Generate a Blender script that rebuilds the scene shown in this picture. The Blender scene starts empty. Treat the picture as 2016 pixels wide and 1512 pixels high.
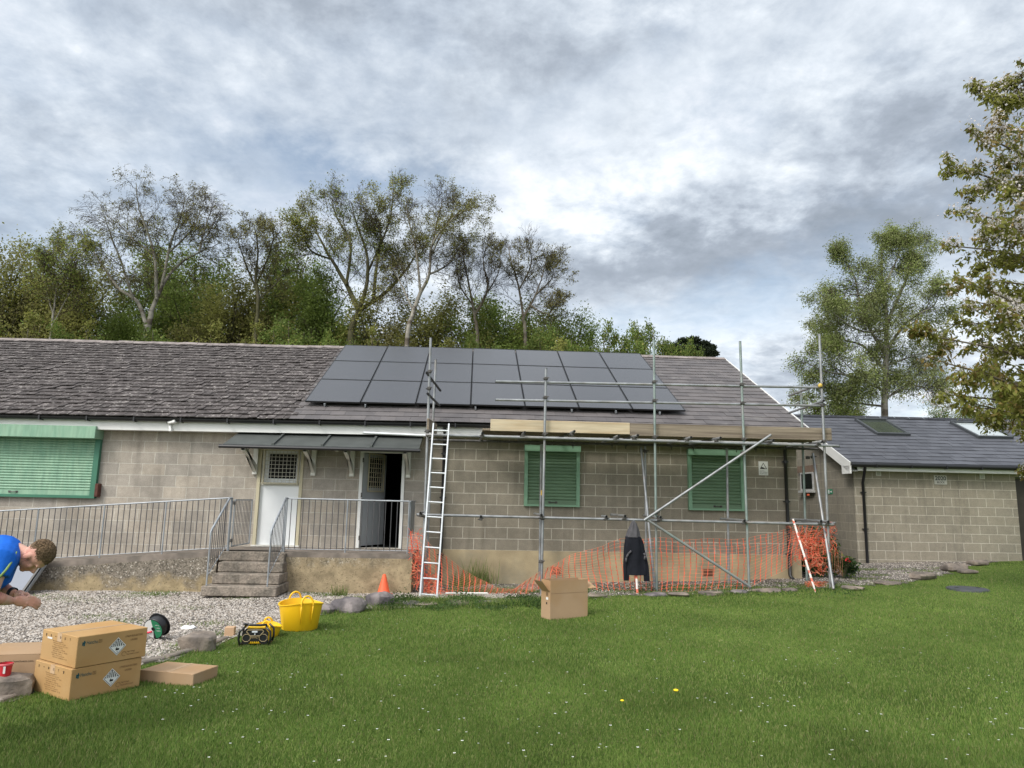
import bpy, math, random
import numpy as np
from mathutils import Vector, Matrix
sc = bpy.context.scene
C = sc.collection
# ------------------------------------------------------------------ camera
CAM = np.array([0.383, -14.691, 1.907]); F = 1400.0
YAW, PIT, ROL = math.radians(3.028), math.radians(9.257), math.radians(1.174)
_cy, _sy = math.cos(YAW), math.sin(YAW)
FW = np.array([_sy*math.cos(PIT), _cy*math.cos(PIT), math.sin(PIT)])
_rt = np.array([_cy, -_sy, 0.0]); _up = np.cross(_rt, FW)
RT = math.cos(ROL)*_rt + math.sin(ROL)*_up
UP = -math.sin(ROL)*_rt + math.cos(ROL)*_up
cd = bpy.data.cameras.new('camera'); cam = bpy.data.objects.new('camera', cd); C.objects.link(cam)
M = Matrix.Identity(4)
for i in range(3):
    M[i][0] = RT[i]; M[i][1] = UP[i]; M[i][2] = -FW[i]; M[i][3] = CAM[i]
cam.matrix_world = M
cd.sensor_width = 36.0; cd.lens = F/2016*36; cd.clip_start = 0.1; cd.clip_end = 3000
sc.camera = cam
# ------------------------------------------------------------------ light
sc.view_settings.view_transform = 'Standard'; sc.view_settings.look = 'None'
sc.view_settings.exposure = 0.42; sc.view_settings.gamma = 1.0
SUN_EL, SUN_AZ = math.radians(44), math.radians(-138)   # azimuth from +Y towards +X: light from the left, a little from the front
sd = bpy.data.lights.new('sun', 'SUN'); sd.energy = 1.5; sd.angle = math.radians(14); sd.color = (1.0, 0.95, 0.88)
so = bpy.data.objects.new('sun', sd); C.objects.link(so)
_sv = Vector((math.sin(SUN_AZ)*math.cos(SUN_EL), math.cos(SUN_AZ)*math.cos(SUN_EL), math.sin(SUN_EL)))
so.rotation_euler = _sv.to_track_quat('Z', 'Y').to_euler()

def ray(px, py): return RT*((px-1008)/F) + UP*((756-py)/F) + FW
def aY(px, py, Y): d = ray(px, py); return CAM + d*(Y-CAM[1])/d[1]
def aX(px, py, X): d = ray(px, py); return CAM + d*(X-CAM[0])/d[0]
def aZ(px, py, Z): d = ray(px, py); return CAM + d*(Z-CAM[2])/d[2]
def G(x, y):
    x = np.clip(np.asarray(x, float), -14, 17); y = np.asarray(y, float)
    base = 0.2 + np.where(x > 0, 0.031*x, 0.006*x)
    t = np.clip((-3-y)/7, 0, 1)
    return base*(1-t) + (0.29+0.008*x)*t
def aG(px, py):
    z = 0.25
    for _ in range(12):
        P = aZ(px, py, z); z = float(G(P[0], P[1]))
    P[2] = z; return P
# ------------------------------------------------------------------ sky: nishita + procedural cloud cover
w = bpy.data.worlds.new('World'); sc.world = w; w.use_nodes = True
NT = w.node_tree; NT.nodes.clear()
def nd(t, **k):
    n = NT.nodes.new(t)
    for a, b in k.items(): setattr(n, a, b)
    return n
def lk(a, b): NT.links.new(a, b)
def mth(op, a, b=None, c=None, clamp=False):
    n = nd('ShaderNodeMath', operation=op); n.use_clamp = clamp
    for i, v in enumerate((a, b, c)):
        if v is None: continue
        if isinstance(v, (int, float)): n.inputs[i].default_value = v
        else: lk(v, n.inputs[i])
    return n.outputs[0]
tc = nd('ShaderNodeTexCoord')
sep = nd('ShaderNodeSeparateXYZ'); lk(tc.outputs['Generated'], sep.inputs[0])
az = mth('ARCTAN2', sep.outputs[0], sep.outputs[1])           # radians, 0 = +Y, + to the right
el = mth('ARCSINE', sep.outputs[2])
zc = mth('ADD', mth('MAXIMUM', sep.outputs[2], 0.0), 0.24)
pu = mth('DIVIDE', sep.outputs[0], zc); pv = mth('DIVIDE', sep.outputs[1], zc)
cmb = nd('ShaderNodeCombineXYZ'); lk(pu, cmb.inputs[0]); lk(pv, cmb.inputs[1])
def noise(vec, scale, detail, rough, dist=0.0, off=(0, 0, 0)):
    mp = nd('ShaderNodeMapping'); mp.inputs['Location'].default_value = off; lk(vec, mp.inputs[0])
    n = nd('ShaderNodeTexNoise'); n.inputs['Scale'].default_value = scale; n.inputs['Detail'].default_value = detail
    n.inputs['Roughness'].default_value = rough; n.inputs['Distortion'].default_value = dist
    lk(mp.outputs[0], n.inputs['Vector']); return n.outputs['Fac']
n1 = noise(cmb.outputs[0], 2.1, 10, 0.58, 0.1, (3, 1, 0))
n2 = noise(cmb.outputs[0], 5.5, 10, 0.62, 0.12, (0, 7, 2))
n3 = noise(cmb.outputs[0], 13.0, 8, 0.6, 0.3, (5, 2, 1))
# warp azimuth / elevation so that the cloud masses get ragged outlines
azw = mth('ADD', az, mth('MULTIPLY', mth('SUBTRACT', n1, 0.5), 0.30))
elw = mth('ADD', el, mth('MULTIPLY', mth('SUBTRACT', n2, 0.5), 0.16))
def dirof(px, py):
    d = ray(px, py); d = d/np.linalg.norm(d); return math.atan2(d[0], d[1]), math.asin(d[2])
def blob(px, py, rx, ry, amp):
    a0, e0 = dirof(px, py)
    u = mth('DIVIDE', mth('SUBTRACT', azw, a0), rx/F); v = mth('DIVIDE', mth('SUBTRACT', elw, e0), ry/F)
    q = mth('ADD', mth('MULTIPLY', u, u), mth('MULTIPLY', v, v))
    return mth('MULTIPLY', mth('EXPONENT', mth('MULTIPLY', q, -1.0)), amp)
def total(lst, base):
    s = base
    for b in lst: s = mth('ADD', s, b)
    return s
SHADE = [blob(760, 130, 520, 150, -.20), blob(1120, 170, 300, 90, -.12), blob(1900, 330, 380, 150, -.36), blob(1350, 500, 420, 70, -.26), blob(1650, 430, 350, 60, -.14),
         blob(1230, 330, 330, 110, .26), blob(1000, 430, 240, 80, .16), blob(500, 340, 300, 60, .10), blob(1500, 150, 380, 80, .10), blob(1620, 640, 420, 70, .20),
         blob(100, 90, 350, 110, .06), blob(1500, 20, 500, 60, -.05), blob(200, 480, 400, 70, .02), blob(1240, 560, 220, 50, -.12)]
shade = total(SHADE, 0.62)
shade = mth('ADD', shade, mth('MULTIPLY', mth('SUBTRACT', n1, 0.5), 1.15))
shade = mth('ADD', shade, mth('MULTIPLY', mth('SUBTRACT', n2, 0.5), 1.35))
shade = mth('ADD', shade, mth('MULTIPLY', mth('SUBTRACT', n3, 0.5), 0.5), clamp=True)
BLUE = [blob(300, 300, 380, 190, .40), blob(720, 350, 260, 50, .55), blob(880, 390, 120, 40, .35), blob(1480, 620, 300, 60, .30), blob(60, 470, 300, 110, .22), blob(1290, 40, 70, 60, .3), blob(1560, 560, 200, 60, .2)]
blue = mth('ADD', total(BLUE, 0.06), mth('MULTIPLY', mth('SUBTRACT', n1, 0.5), 2.2), clamp=True)
cr = nd('ShaderNodeValToRGB'); lk(shade, cr.inputs[0])
els = cr.color_ramp.elements
els[0].position = 0.0; els[0].color = (.26, .30, .355, 1)
els[1].position = 1.0; els[1].color = (.90, .915, .94, 1)
for p_, c_ in ((.25, (.33, .375, .44, 1)), (.5, (.47, .525, .595, 1)), (.75, (.66, .71, .765, 1))):
    e_ = els.new(p_); e_.color = c_
sky = nd('ShaderNodeTexSky'); sky.sky_type = 'NISHITA'; sky.sun_disc = False
sky.sun_elevation = SUN_EL; sky.sun_rotation = SUN_AZ; sky.air_density = 1.0; sky.dust_density = 1.5
SKYS = 0.1
cl10 = nd('ShaderNodeMix', data_type='RGBA', blend_type='MULTIPLY'); cl10.inputs[0].default_value = 1
lk(cr.outputs[0], cl10.inputs[6]); cl10.inputs[7].default_value = (1/SKYS, 1/SKYS, 1/SKYS, 1)
mx = nd('ShaderNodeMix', data_type='RGBA'); lk(mth('MULTIPLY', blue, 0.72), mx.inputs[0]); lk(cl10.outputs[2], mx.inputs[6])
skm = nd('ShaderNodeMix', data_type='RGBA', blend_type='MULTIPLY'); skm.inputs[0].default_value = 1
lk(sky.outputs[0], skm.inputs[6]); skm.inputs[7].default_value = (1.0, 1.12, 1.12, 1)
lk(skm.outputs[2], mx.inputs[7])
# added glow round the sun direction, behind the camera, to light the front wall
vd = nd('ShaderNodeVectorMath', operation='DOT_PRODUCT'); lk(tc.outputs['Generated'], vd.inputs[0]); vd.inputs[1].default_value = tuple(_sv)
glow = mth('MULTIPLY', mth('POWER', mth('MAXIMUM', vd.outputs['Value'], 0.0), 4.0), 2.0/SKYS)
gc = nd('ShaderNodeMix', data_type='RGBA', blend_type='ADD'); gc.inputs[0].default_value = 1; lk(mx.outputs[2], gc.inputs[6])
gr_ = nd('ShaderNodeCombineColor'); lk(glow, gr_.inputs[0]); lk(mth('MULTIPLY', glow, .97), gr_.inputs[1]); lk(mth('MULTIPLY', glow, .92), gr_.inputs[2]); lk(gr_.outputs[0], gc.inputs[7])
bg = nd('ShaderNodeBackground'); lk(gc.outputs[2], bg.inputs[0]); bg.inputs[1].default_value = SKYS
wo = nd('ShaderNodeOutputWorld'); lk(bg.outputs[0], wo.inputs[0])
# ------------------------------------------------------------------ helpers
ORG = {}
class MB:
    def __init__(s): s.v = []; s.f = []; s.m = []; s.n = 0; s.cur = 0
    def add(s, vs, fs):
        b = s.n; s.v.extend([tuple(float(c) for c in q) for q in vs]); s.n += len(vs)
        s.f.extend([tuple(b+i for i in f) for f in fs]); s.m.extend([s.cur]*len(fs)); return s
    def quad(s, a, b, c, d): return s.add([a, b, c, d], [(0, 1, 2, 3)])
    def obox(s, o, ax, ay, az, bev=0.0):
        """box spanned from corner o by three edge vectors"""
        o, ax, ay, az = [np.array(t, float) for t in (o, ax, ay, az)]
        if bev > 0:
            L = [np.linalg.norm(t) for t in (ax, ay, az)]; U = [t/l for t, l in zip((ax, ay, az), L)]
            b = min(bev, min(L)*.45); vs = []; idx = {}
            for i in (0, 1):
                for j in (0, 1):
                    for k in (0, 1):
                        c = o+ax*i+ay*j+az*k; sg = [(1 if t == 0 else -1) for t in (i, j, k)]
                        for m_ in range(3):
                            q = c.copy()
                            for n_ in range(3):
                                if n_ != m_: q = q + U[n_]*sg[n_]*b
                            idx[(i, j, k, m_)] = len(vs); vs.append(q)
            fs = []
            for m_ in range(3):
                a, c = [t for t in range(3) if t != m_]
                for s_ in (0, 1):
                    def K(p, q_):
                        t = [0, 0, 0]; t[m_] = s_; t[a] = p; t[c] = q_; return idx[(*t, m_)]
                    f = [K(0, 0), K(1, 0), K(1, 1), K(0, 1)]
                    fs.append(f)
            for m_ in range(3):       # edges along m_
                a, c = [t for t in range(3) if t != m_]
                for p in (0, 1):
                    for q_ in (0, 1):
                        def K(e, w_):
                            t = [0, 0, 0]; t[m_] = e; t[a] = p; t[c] = q_; return idx[(*t, w_)]
                        fs.append([K(0, a), K(1, a), K(1, c), K(0, c)])
            for i in (0, 1):
                for j in (0, 1):
                    for k in (0, 1): fs.append([idx[(i, j, k, m_)] for m_ in range(3)])
            cen = o+(ax+ay+az)/2; out = []
            for f in fs:
                P = [vs[i] for i in f]; n_ = np.cross(P[1]-P[0], P[2]-P[0])
                if n_@(sum(P)/len(P)-cen) < 0: f = f[::-1]
                out.append(tuple(f))
            return s.add(vs, out)
        vs = [o, o+ax, o+ax+ay, o+ay, o+az, o+ax+az, o+ax+ay+az, o+ay+az]
        fs = [(3, 2, 1, 0), (4, 5, 6, 7), (0, 1, 5, 4), (1, 2, 6, 5), (2, 3, 7, 6), (3, 0, 4, 7)]
        if np.cross(ax, ay)@az < 0: fs = [f[::-1] for f in fs]
        return s.add(vs, fs)
    def box(s, x0, y0, z0, x1, y1, z1, bev=0.0): return s.obox((x0, y0, z0), (x1-x0, 0, 0), (0, y1-y0, 0), (0, 0, z1-z0), bev)
    def tube(s, pts, r, n=8, cap=True, closed=False):
        pts = [np.array(p, float) for p in pts]; m = len(pts)
        rs = r if hasattr(r, '__len__') else [r]*m
        prev = None; vs = []
        for i, p in enumerate(pts):
            if closed: d = pts[(i+1) % m]-pts[i-1]
            else: d = pts[min(i+1, m-1)]-pts[max(i-1, 0)]
            d = d/(np.linalg.norm(d)+1e-12)
            if prev is None:
                a = np.array([0, 0, 1.]) if abs(d[2]) < .9 else np.array([1., 0, 0]); u = np.cross(d, a)
            else: u = prev - d*(prev@d)
            u /= np.linalg.norm(u)+1e-12; prev = u; v = np.cross(d, u)
            for k in range(n):
                t = 2*math.pi*k/n; vs.append(p+(u*math.cos(t)+v*math.sin(t))*rs[i])
        fs = []
        for i in range(m if closed else m-1):
            j = (i+1) % m
            for k in range(n): fs.append((i*n+k, i*n+(k+1) % n, j*n+(k+1) % n, j*n+k))
        if cap and not closed:
            fs.append(tuple(range(n))[::-1]); fs.append(tuple((m-1)*n+k for k in range(n)))
        return s.add(vs, fs)
    def lathe(s, c, prof, n=24, ax=(0, 0, 1), ex=(1, 0, 0), sq=(1, 1)):
        """prof = [(r, h)...] around axis ax from centre c"""
        c = np.array(c, float); ax = np.array(ax, float); ax /= np.linalg.norm(ax)
        ex = np.array(ex, float); ex = ex-ax*(ex@ax); ex /= np.linalg.norm(ex); ey = np.cross(ax, ex); vs = []; fs = []
        for r, h in prof:
            for k in range(n):
                t = 2*math.pi*k/n; vs.append(c+ax*h+(ex*math.cos(t)*sq[0]+ey*math.sin(t)*sq[1])*r)
        for i in range(len(prof)-1):
            for k in range(n): fs.append((i*n+k, i*n+(k+1) % n, (i+1)*n+(k+1) % n, (i+1)*n+k))
        return s.add(vs, fs)
    def ball(s, c, r, n=12, m=8, ax=(0, 0, 1), ex=(1, 0, 0)):
        """ellipsoid with radii r=(a,b,c) on axes ex, ax x ex, ax"""
        if not hasattr(r, '__len__'): r = (r, r, r)
        c = np.array(c, float); ax = np.array(ax, float); ax /= np.linalg.norm(ax)
        ex = np.array(ex, float); ex = ex-ax*(ex@ax); ex /= np.linalg.norm(ex); ey = np.cross(ax, ex)
        vs = [c-ax*r[2]]; fs = []
        for i in range(1, m):
            p = math.pi*i/m
            for k in range(n):
                t = 2*math.pi*k/n; vs.append(c-ax*math.cos(p)*r[2]+(ex*math.cos(t)*r[0]+ey*math.sin(t)*r[1])*math.sin(p))
        vs.append(c+ax*r[2]); N = len(vs)-1
        for k in range(n):
            fs.append((0, 1+(k+1) % n, 1+k)); b = 1+(m-2)*n; fs.append((b+k, b+(k+1) % n, N))
        for i in range(m-2):
            for k in range(n): fs.append((1+i*n+k, 1+i*n+(k+1) % n, 1+(i+1)*n+(k+1) % n, 1+(i+1)*n+k))
        return s.add(vs, fs)
    def prism(s, poly, d):
        """extrude polygon (list of 3d pts) by vector d"""
        poly = [np.array(p, float) for p in poly]; d = np.array(d, float); n = len(poly)
        vs = poly+[p+d for p in poly]
        fs = [tuple(range(n)), tuple(range(2*n-1, n-1, -1))]+[(i, n+i, n+(i+1) % n, (i+1) % n) for i in range(n)]
        nn = np.zeros(3)
        for i in range(n): nn += np.cross(poly[i], poly[(i+1) % n])
        if nn@d > 0: fs = [f[::-1] for f in fs]
        return s.add(vs, fs)
    def build(s, name, mats, parent=None, smooth=False, origin=None):
        v = np.array(s.v, float).reshape(-1, 3)
        if parent is not None: o = np.array(ORG[parent])
        elif origin is not None: o = np.array(origin, float)
        elif len(v): o = np.array([(v[:, 0].min()+v[:, 0].max())/2, (v[:, 1].min()+v[:, 1].max())/2, v[:, 2].min()])
        else: o = np.zeros(3)
        me = bpy.data.meshes.new(name); me.from_pydata([tuple(q) for q in v-o], [], s.f)
        if not isinstance(mats, (list, tuple)): mats = [mats]
        for m_ in mats: me.materials.append(m_)
        if len(mats) > 1: me.polygons.foreach_set('material_index', s.m)
        if smooth is not False:
            me.polygons.foreach_set('use_smooth', [True]*len(me.polygons))
            if smooth is not True: me.set_sharp_from_angle(angle=math.radians(smooth))
        ob = bpy.data.objects.new(name, me); C.objects.link(ob)
        if parent is not None: ob.parent = parent; ORG[ob] = ORG[parent]
        else: ob.location = o; ORG[ob] = tuple(o)
        return ob
def npmesh(name, V, Fq, mats, parent=None, midx=None, smooth=False, origin=(0, 0, 0)):
    """fast mesh from numpy arrays: V (n,3), Fq (m,k)"""
    V = np.asarray(V, np.float32); Fq = np.asarray(Fq, np.int32)
    o = np.array(ORG[parent] if parent is not None else origin, np.float32)
    me = bpy.data.meshes.new(name); me.vertices.add(len(V)); me.vertices.foreach_set('co', (V-o).ravel())
    k = Fq.shape[1]; me.loops.add(Fq.size); me.loops.foreach_set('vertex_index', Fq.ravel())
    me.polygons.add(len(Fq)); me.polygons.foreach_set('loop_start', np.arange(0, Fq.size, k, dtype=np.int32))
    try: me.polygons.foreach_set('loop_total', np.full(len(Fq), k, np.int32))
    except Exception: pass
    if not isinstance(mats, (list, tuple)): mats = [mats]
    for m_ in mats: me.materials.append(m_)
    if midx is not None: me.polygons.foreach_set('material_index', np.asarray(midx, np.int32))
    me.update(calc_edges=True)
    if smooth: me.polygons.foreach_set('use_smooth', np.ones(len(Fq), bool))
    ob = bpy.data.objects.new(name, me); C.objects.link(ob)
    if parent is not None: ob.parent = parent; ORG[ob] = ORG[parent]
    else: ob.location = tuple(float(t) for t in o); ORG[ob] = tuple(o)
    return ob
def tag(o, label=None, cat=None, group=None, kind=None):
    if label: o['label'] = label
    if cat: o['category'] = cat
    if group: o['group'] = group
    if kind: o['kind'] = kind
    return o
def empty(name, loc, label, cat, group=None):
    o = bpy.data.objects.new(name, None); C.objects.link(o); o.location = tuple(float(t) for t in loc); o.empty_display_size = .2
    ORG[o] = tuple(float(t) for t in loc); return tag(o, label, cat, group)
def copy_tree(o, loc, rz=None, label=None, scale=None):
    r = o.copy(); C.objects.link(r); r.location = tuple(float(t) for t in loc)
    if rz is not None: r.rotation_euler = (0, 0, rz)
    if label: r['label'] = label
    if scale: r.scale = scale
    for ch in list(o.children):
        c = ch.copy(); C.objects.link(c); c.parent = r
        for g in list(ch.children):
            d = g.copy(); C.objects.link(d); d.parent = c
    return r
# ------------------------------------------------------------------ materials
def pm(name, col, rough=.7, metal=0.0, spec=.5, var=.15, vscale=6.0, col2=None, c2at=(.45, .6), c2scale=3.0, bump=0.0, bscale=40.0, coat=0.0, transl=0.0, stretch=None, alpha=None, det=5):
    m = bpy.data.materials.new(name); m.use_nodes = True; t = m.node_tree; N = t.nodes; L = t.links
    b = N['Principled BSDF']; b.inputs['Roughness'].default_value = rough; b.inputs['Metallic'].default_value = metal
    b.inputs['Specular IOR Level'].default_value = spec
    if coat: b.inputs['Coat Weight'].default_value = coat; b.inputs['Coat Roughness'].default_value = .1
    g = N.new('ShaderNodeNewGeometry'); mp = N.new('ShaderNodeMapping'); L.new(g.outputs['Position'], mp.inputs[0])
    if stretch: mp.inputs['Scale'].default_value = stretch
    def nz(sc_, de=det, off=0.0):
        n = N.new('ShaderNodeTexNoise'); n.inputs['Scale'].default_value = sc_; n.inputs['Detail'].default_value = de
        L.new(mp.outputs[0], n.inputs['Vector']); return n.outputs['Fac']
    hsv = N.new('ShaderNodeHueSaturation'); hsv.inputs['Color'].default_value = (*col, 1)
    if col2:
        r = N.new('ShaderNodeMapRange'); r.inputs[1].default_value = c2at[0]; r.inputs[2].default_value = c2at[1]; L.new(nz(c2scale), r.inputs[0])
        x = N.new('ShaderNodeMix'); x.data_type = 'RGBA'; L.new(r.outputs[0], x.inputs[0]); x.inputs[6].default_value = (*col, 1); x.inputs[7].default_value = (*col2, 1)
        L.new(x.outputs[2], hsv.inputs['Color'])
    r = N.new('ShaderNodeMapRange'); r.inputs[1].default_value = .3; r.inputs[2].default_value = .7
    r.inputs[3].default_value = 1-var; r.inputs[4].default_value = 1+var; L.new(nz(vscale), r.inputs[0]); L.new(r.outputs[0], hsv.inputs['Value'])
    L.new(hsv.outputs[0], b.inputs['Base Color'])
    if bump:
        bp = N.new('ShaderNodeBump'); bp.inputs['Strength'].default_value = bump; bp.inputs['Distance'].default_value = .02
        L.new(nz(bscale), bp.inputs['Height']); L.new(bp.outputs[0], b.inputs['Normal'])
    if transl:
        tr = N.new('ShaderNodeBsdfTranslucent'); L.new(hsv.outputs[0], tr.inputs[0]); ms = N.new('ShaderNodeMixShader'); ms.inputs[0].default_value = transl
        L.new(b.outputs[0], ms.inputs[1]); L.new(tr.outputs[0], ms.inputs[2]); L.new(ms.outputs[0], N['Material Output'].inputs[0])
    m['p'] = 1
    return m
def blockmat(name, c1, c2, mortar, msize=.012, shift=0.0, tint=(1, 1, 1), axis='X', rot=0.0, grime=.25, z0=.9):
    """concrete blockwork 450 x 225"""
    m = bpy.data.materials.new(name); m.use_nodes = True; t = m.node_tree; N = t.nodes; L = t.links; b = N['Principled BSDF']
    b.inputs['Roughness'].default_value = .9; b.inputs['Specular IOR Level'].default_value = .2
    g = N.new('ShaderNodeNewGeometry'); s = N.new('ShaderNodeSeparateXYZ'); L.new(g.outputs['Position'], s.inputs[0])
    def mt(op, a, b_):
        n = N.new('ShaderNodeMath'); n.operation = op
        for i, v in enumerate((a, b_)):
            if isinstance(v, (int, float)): n.inputs[i].default_value = v
            else: L.new(v, n.inputs[i])
        return n.outputs[0]
    if axis == 'X': u = mt('ADD', mt('MULTIPLY', s.outputs[0], math.cos(rot)), mt('MULTIPLY', s.outputs[1], math.sin(rot)))
    else: u = s.outputs[1]
    u = mt('ADD', u, 45.225-shift); v = mt('ADD', s.outputs[2], 4.5-z0)
    nzw = N.new('ShaderNodeTexNoise'); nzw.inputs['Scale'].default_value = 14; L.new(g.outputs['Position'], nzw.inputs['Vector'])
    wob = mt('MULTIPLY', mt('SUBTRACT', nzw.outputs['Fac'], .5), .008)
    cmb = N.new('ShaderNodeCombineXYZ'); L.new(mt('ADD', u, wob), cmb.inputs[0]); L.new(mt('ADD', v, wob), cmb.inputs[1])
    br = N.new('ShaderNodeTexBrick'); L.new(cmb.outputs[0], br.inputs['Vector']); br.inputs['Scale'].default_value = 1
    br.inputs['Brick Width'].default_value = .45; br.inputs['Row Height'].default_value = .225; br.inputs['Mortar Size'].default_value = msize/2
    br.inputs['Mortar Smooth'].default_value = .05
    br.inputs['Color1'].default_value = (*c1, 1); br.inputs['Color2'].default_value = (*c2, 1); br.inputs['Mortar'].default_value = (*mortar, 1)
    br.inputs['Bias'].default_value = 0
    def nz(sc_, de=6):
        n = N.new('ShaderNodeTexNoise'); n.inputs['Scale'].default_value = sc_; n.inputs['Detail'].default_value = de; n.inputs['Roughness'].default_value = .65; L.new(g.outputs['Position'], n.inputs['Vector']); return n.outputs['Fac']
    def rng(x, a, b_, c, d):
        r = N.new('ShaderNodeMapRange'); L.new(x, r.inputs[0]); r.inputs[1].default_value = a; r.inputs[2].default_value = b_; r.inputs[3].default_value = c; r.inputs[4].default_value = d; return r.outputs[0]
    val = mt('MULTIPLY', rng(nz(1.3), .3, .7, 1-grime, 1+grime*.6), rng(nz(60, 3), .3, .7, .82, 1.15))
    val = mt('MULTIPLY', val, rng(nz(9), .3, .7, .9, 1.08))
    mpp = N.new('ShaderNodeMapping'); mpp.inputs['Scale'].default_value = (5, 5, .45); L.new(g.outputs['Position'], mpp.inputs[0]); ns = N.new('ShaderNodeTexNoise'); ns.inputs['Scale'].default_value = 1; ns.inputs['Detail'].default_value = 5; L.new(mpp.outputs[0], ns.inputs['Vector'])
    val = mt('MULTIPLY', val, rng(ns.outputs['Fac'], .54, .74, 1.0, .76))
    hs = N.new('ShaderNodeHueSaturation'); L.new(br.outputs['Color'], hs.inputs['Color']); L.new(val, hs.inputs['Value'])
    L.new(hs.outputs[0], b.inputs['Base Color'])
    bp = N.new('ShaderNodeBump'); bp.inputs['Strength'].default_value = .5; bp.inputs['Distance'].default_value = .006
    L.new(mt('ADD', mt('MULTIPLY', br.outputs['Fac'], -1.0), mt('MULTIPLY', nz(90, 3), .6)), bp.inputs['Height']); L.new(bp.outputs[0], b.inputs['Normal'])
    return m
def text(s, o, ex, ey, h, mat, parent, name='lettering', width=None, bold=0.0, align='LEFT'):
    """flat lettering: cap height h, origin at the baseline start"""
    cu = bpy.data.curves.new('t', 'FONT'); cu.body = s; cu.size = 1.0; cu.offset = bold; cu.align_x = align
    ob = bpy.data.objects.new('t', cu); me = bpy.data.meshes.new_from_object(ob)
    n = len(me.vertices); co = np.empty(n*3); me.vertices.foreach_get('co', co); co = co.reshape(-1, 3)
    k = h/.7; kx = k
    if width: kx = width/max(co[:, 0].max()-co[:, 0].min(), 1e-6)
    o, ex, ey = [np.array(t, float) for t in (o, ex, ey)]
    W = o+np.outer(co[:, 0]*kx, ex)+np.outer(co[:, 1]*k, ey)
    mb = MB(); mb.add(W, [tuple(p.vertices) for p in me.polygons])
    bpy.data.objects.remove(ob); bpy.data.curves.remove(cu); bpy.data.meshes.remove(me)
    return mb.build(name, mat, parent)
R_ = random.Random(5); RN = np.random.RandomState(7)
# ------------------------------------------------------------------ material palette
M_old = blockmat('old_blocks', (.41, .36, .30), (.33, .30, .262), (.50, .47, .41), .012, .096, grime=.3)
M_new = blockmat('new_blocks', (.275, .243, .19), (.245, .218, .172), (.50, .465, .39), .014, 0.0, grime=.2)
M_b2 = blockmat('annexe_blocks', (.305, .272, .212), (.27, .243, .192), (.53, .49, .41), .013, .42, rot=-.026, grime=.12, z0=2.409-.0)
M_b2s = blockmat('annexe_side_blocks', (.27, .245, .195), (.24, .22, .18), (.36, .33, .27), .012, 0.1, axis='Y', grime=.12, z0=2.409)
M_plinth = pm('render_plinth', (.40, .325, .205), .95, spec=.1, var=.18, vscale=2.5, col2=(.30, .26, .18), c2at=(.45, .65), c2scale=1.6, bump=.3, bscale=60)
M_rampwall0 = pm('rough_cast_concrete', (.27, .20, .115), .95, spec=.1, var=.3, vscale=22, col2=(.15, .135, .105), c2at=(.44, .56), c2scale=1.8, bump=.9, bscale=28)
M_concrete = pm('weathered_concrete', (.27, .23, .19), .95, spec=.1, var=.32, vscale=30, col2=(.17, .15, .125), c2at=(.42, .6), c2scale=5, bump=.8, bscale=45)
M_slab = pm('concrete_slab', (.23, .195, .165), .9, spec=.15, var=.15, vscale=9, col2=(.16, .14, .12), c2at=(.45, .6), bump=.25)
M_tile = pm('old_roof_tile', (.080, .070, .068), .85, spec=.2, var=.35, vscale=5, col2=(.27, .25, .24), c2at=(.60, .66), c2scale=16, bump=.5, bscale=50)
M_tile2 = pm('old_roof_tile_pale', (.105, .092, .090), .85, spec=.2, var=.35, vscale=7, col2=(.30, .28, .26), c2at=(.57, .64), c2scale=18, bump=.5, bscale=50)
M_slate = pm('roof_slate', (.125, .113, .112), .62, spec=.35, var=.14, vscale=3, bump=.15, bscale=30)
M_slateb = pm('roof_slate_dull', (.105, .096, .097), .66, spec=.35, var=.14, vscale=3, col2=(.19, .18, .17), c2at=(.62, .75), c2scale=2, bump=.15, bscale=30)
M_slate2 = pm('blue_grey_slate', (.085, .088, .102), .5, spec=.4, var=.14, vscale=3, bump=.12, bscale=30)
M_slate2b = pm('blue_grey_slate_dark', (.072, .075, .088), .55, spec=.4, var=.14, vscale=3, bump=.12, bscale=30)
M_ridge = pm('ridge_mortar', (.24, .21, .20), .9, spec=.1, var=.4, vscale=6, bump=.5)
M_gutter = pm('black_plastic', (.012, .012, .014), .35, spec=.5, var=.1)
M_white = pm('white_upvc', (.72, .72, .70), .45, spec=.4, var=.06, vscale=2, col2=(.55, .55, .52), c2at=(.6, .75), c2scale=2)
M_paint = pm('white_painted_timber', (.66, .65, .60), .6, spec=.3, var=.08, vscale=3)
M_cream = pm('cream_painted_frame', (.52, .47, .33), .6, spec=.3, var=.08, vscale=4)
M_door = pm('white_door', (.75, .77, .78), .5, spec=.4, var=.03, vscale=2)
M_doorg = pm('grey_white_door', (.42, .44, .46), .5, spec=.4, var=.05, vscale=2)
M_grille = pm('pale_steel_grille', (.55, .53, .45), .5, var=.1)
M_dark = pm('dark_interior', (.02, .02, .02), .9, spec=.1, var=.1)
M_glass = pm('dark_window_glass', (.015, .016, .018), .12, spec=.6, var=.05)
M_felt = pm('green_grey_felt', (.075, .082, .078), .8, spec=.2, var=.15, vscale=3, bump=.2, bscale=80)
M_green = pm('green_painted_steel', (.175, .31, .205), .5, spec=.35, var=.08, vscale=2.0, col2=(.20, .335, .23), c2at=(.5, .7), c2scale=1.5, stretch=(1, 1, 4))
M_greenl = pm('faded_green_steel', (.25, .40, .285), .55, spec=.35, var=.12, vscale=3, col2=(.19, .34, .24), c2at=(.4, .7), c2scale=2, stretch=(6, 1, 1))
M_greend = pm('dark_green_steel', (.05, .17, .11), .5, spec=.35, var=.08, vscale=2)
M_greens = pm('green_shutter_slat', (.12, .195, .12), .5, spec=.35, var=.12, vscale=2.0, stretch=(1, 1, 3))
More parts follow.
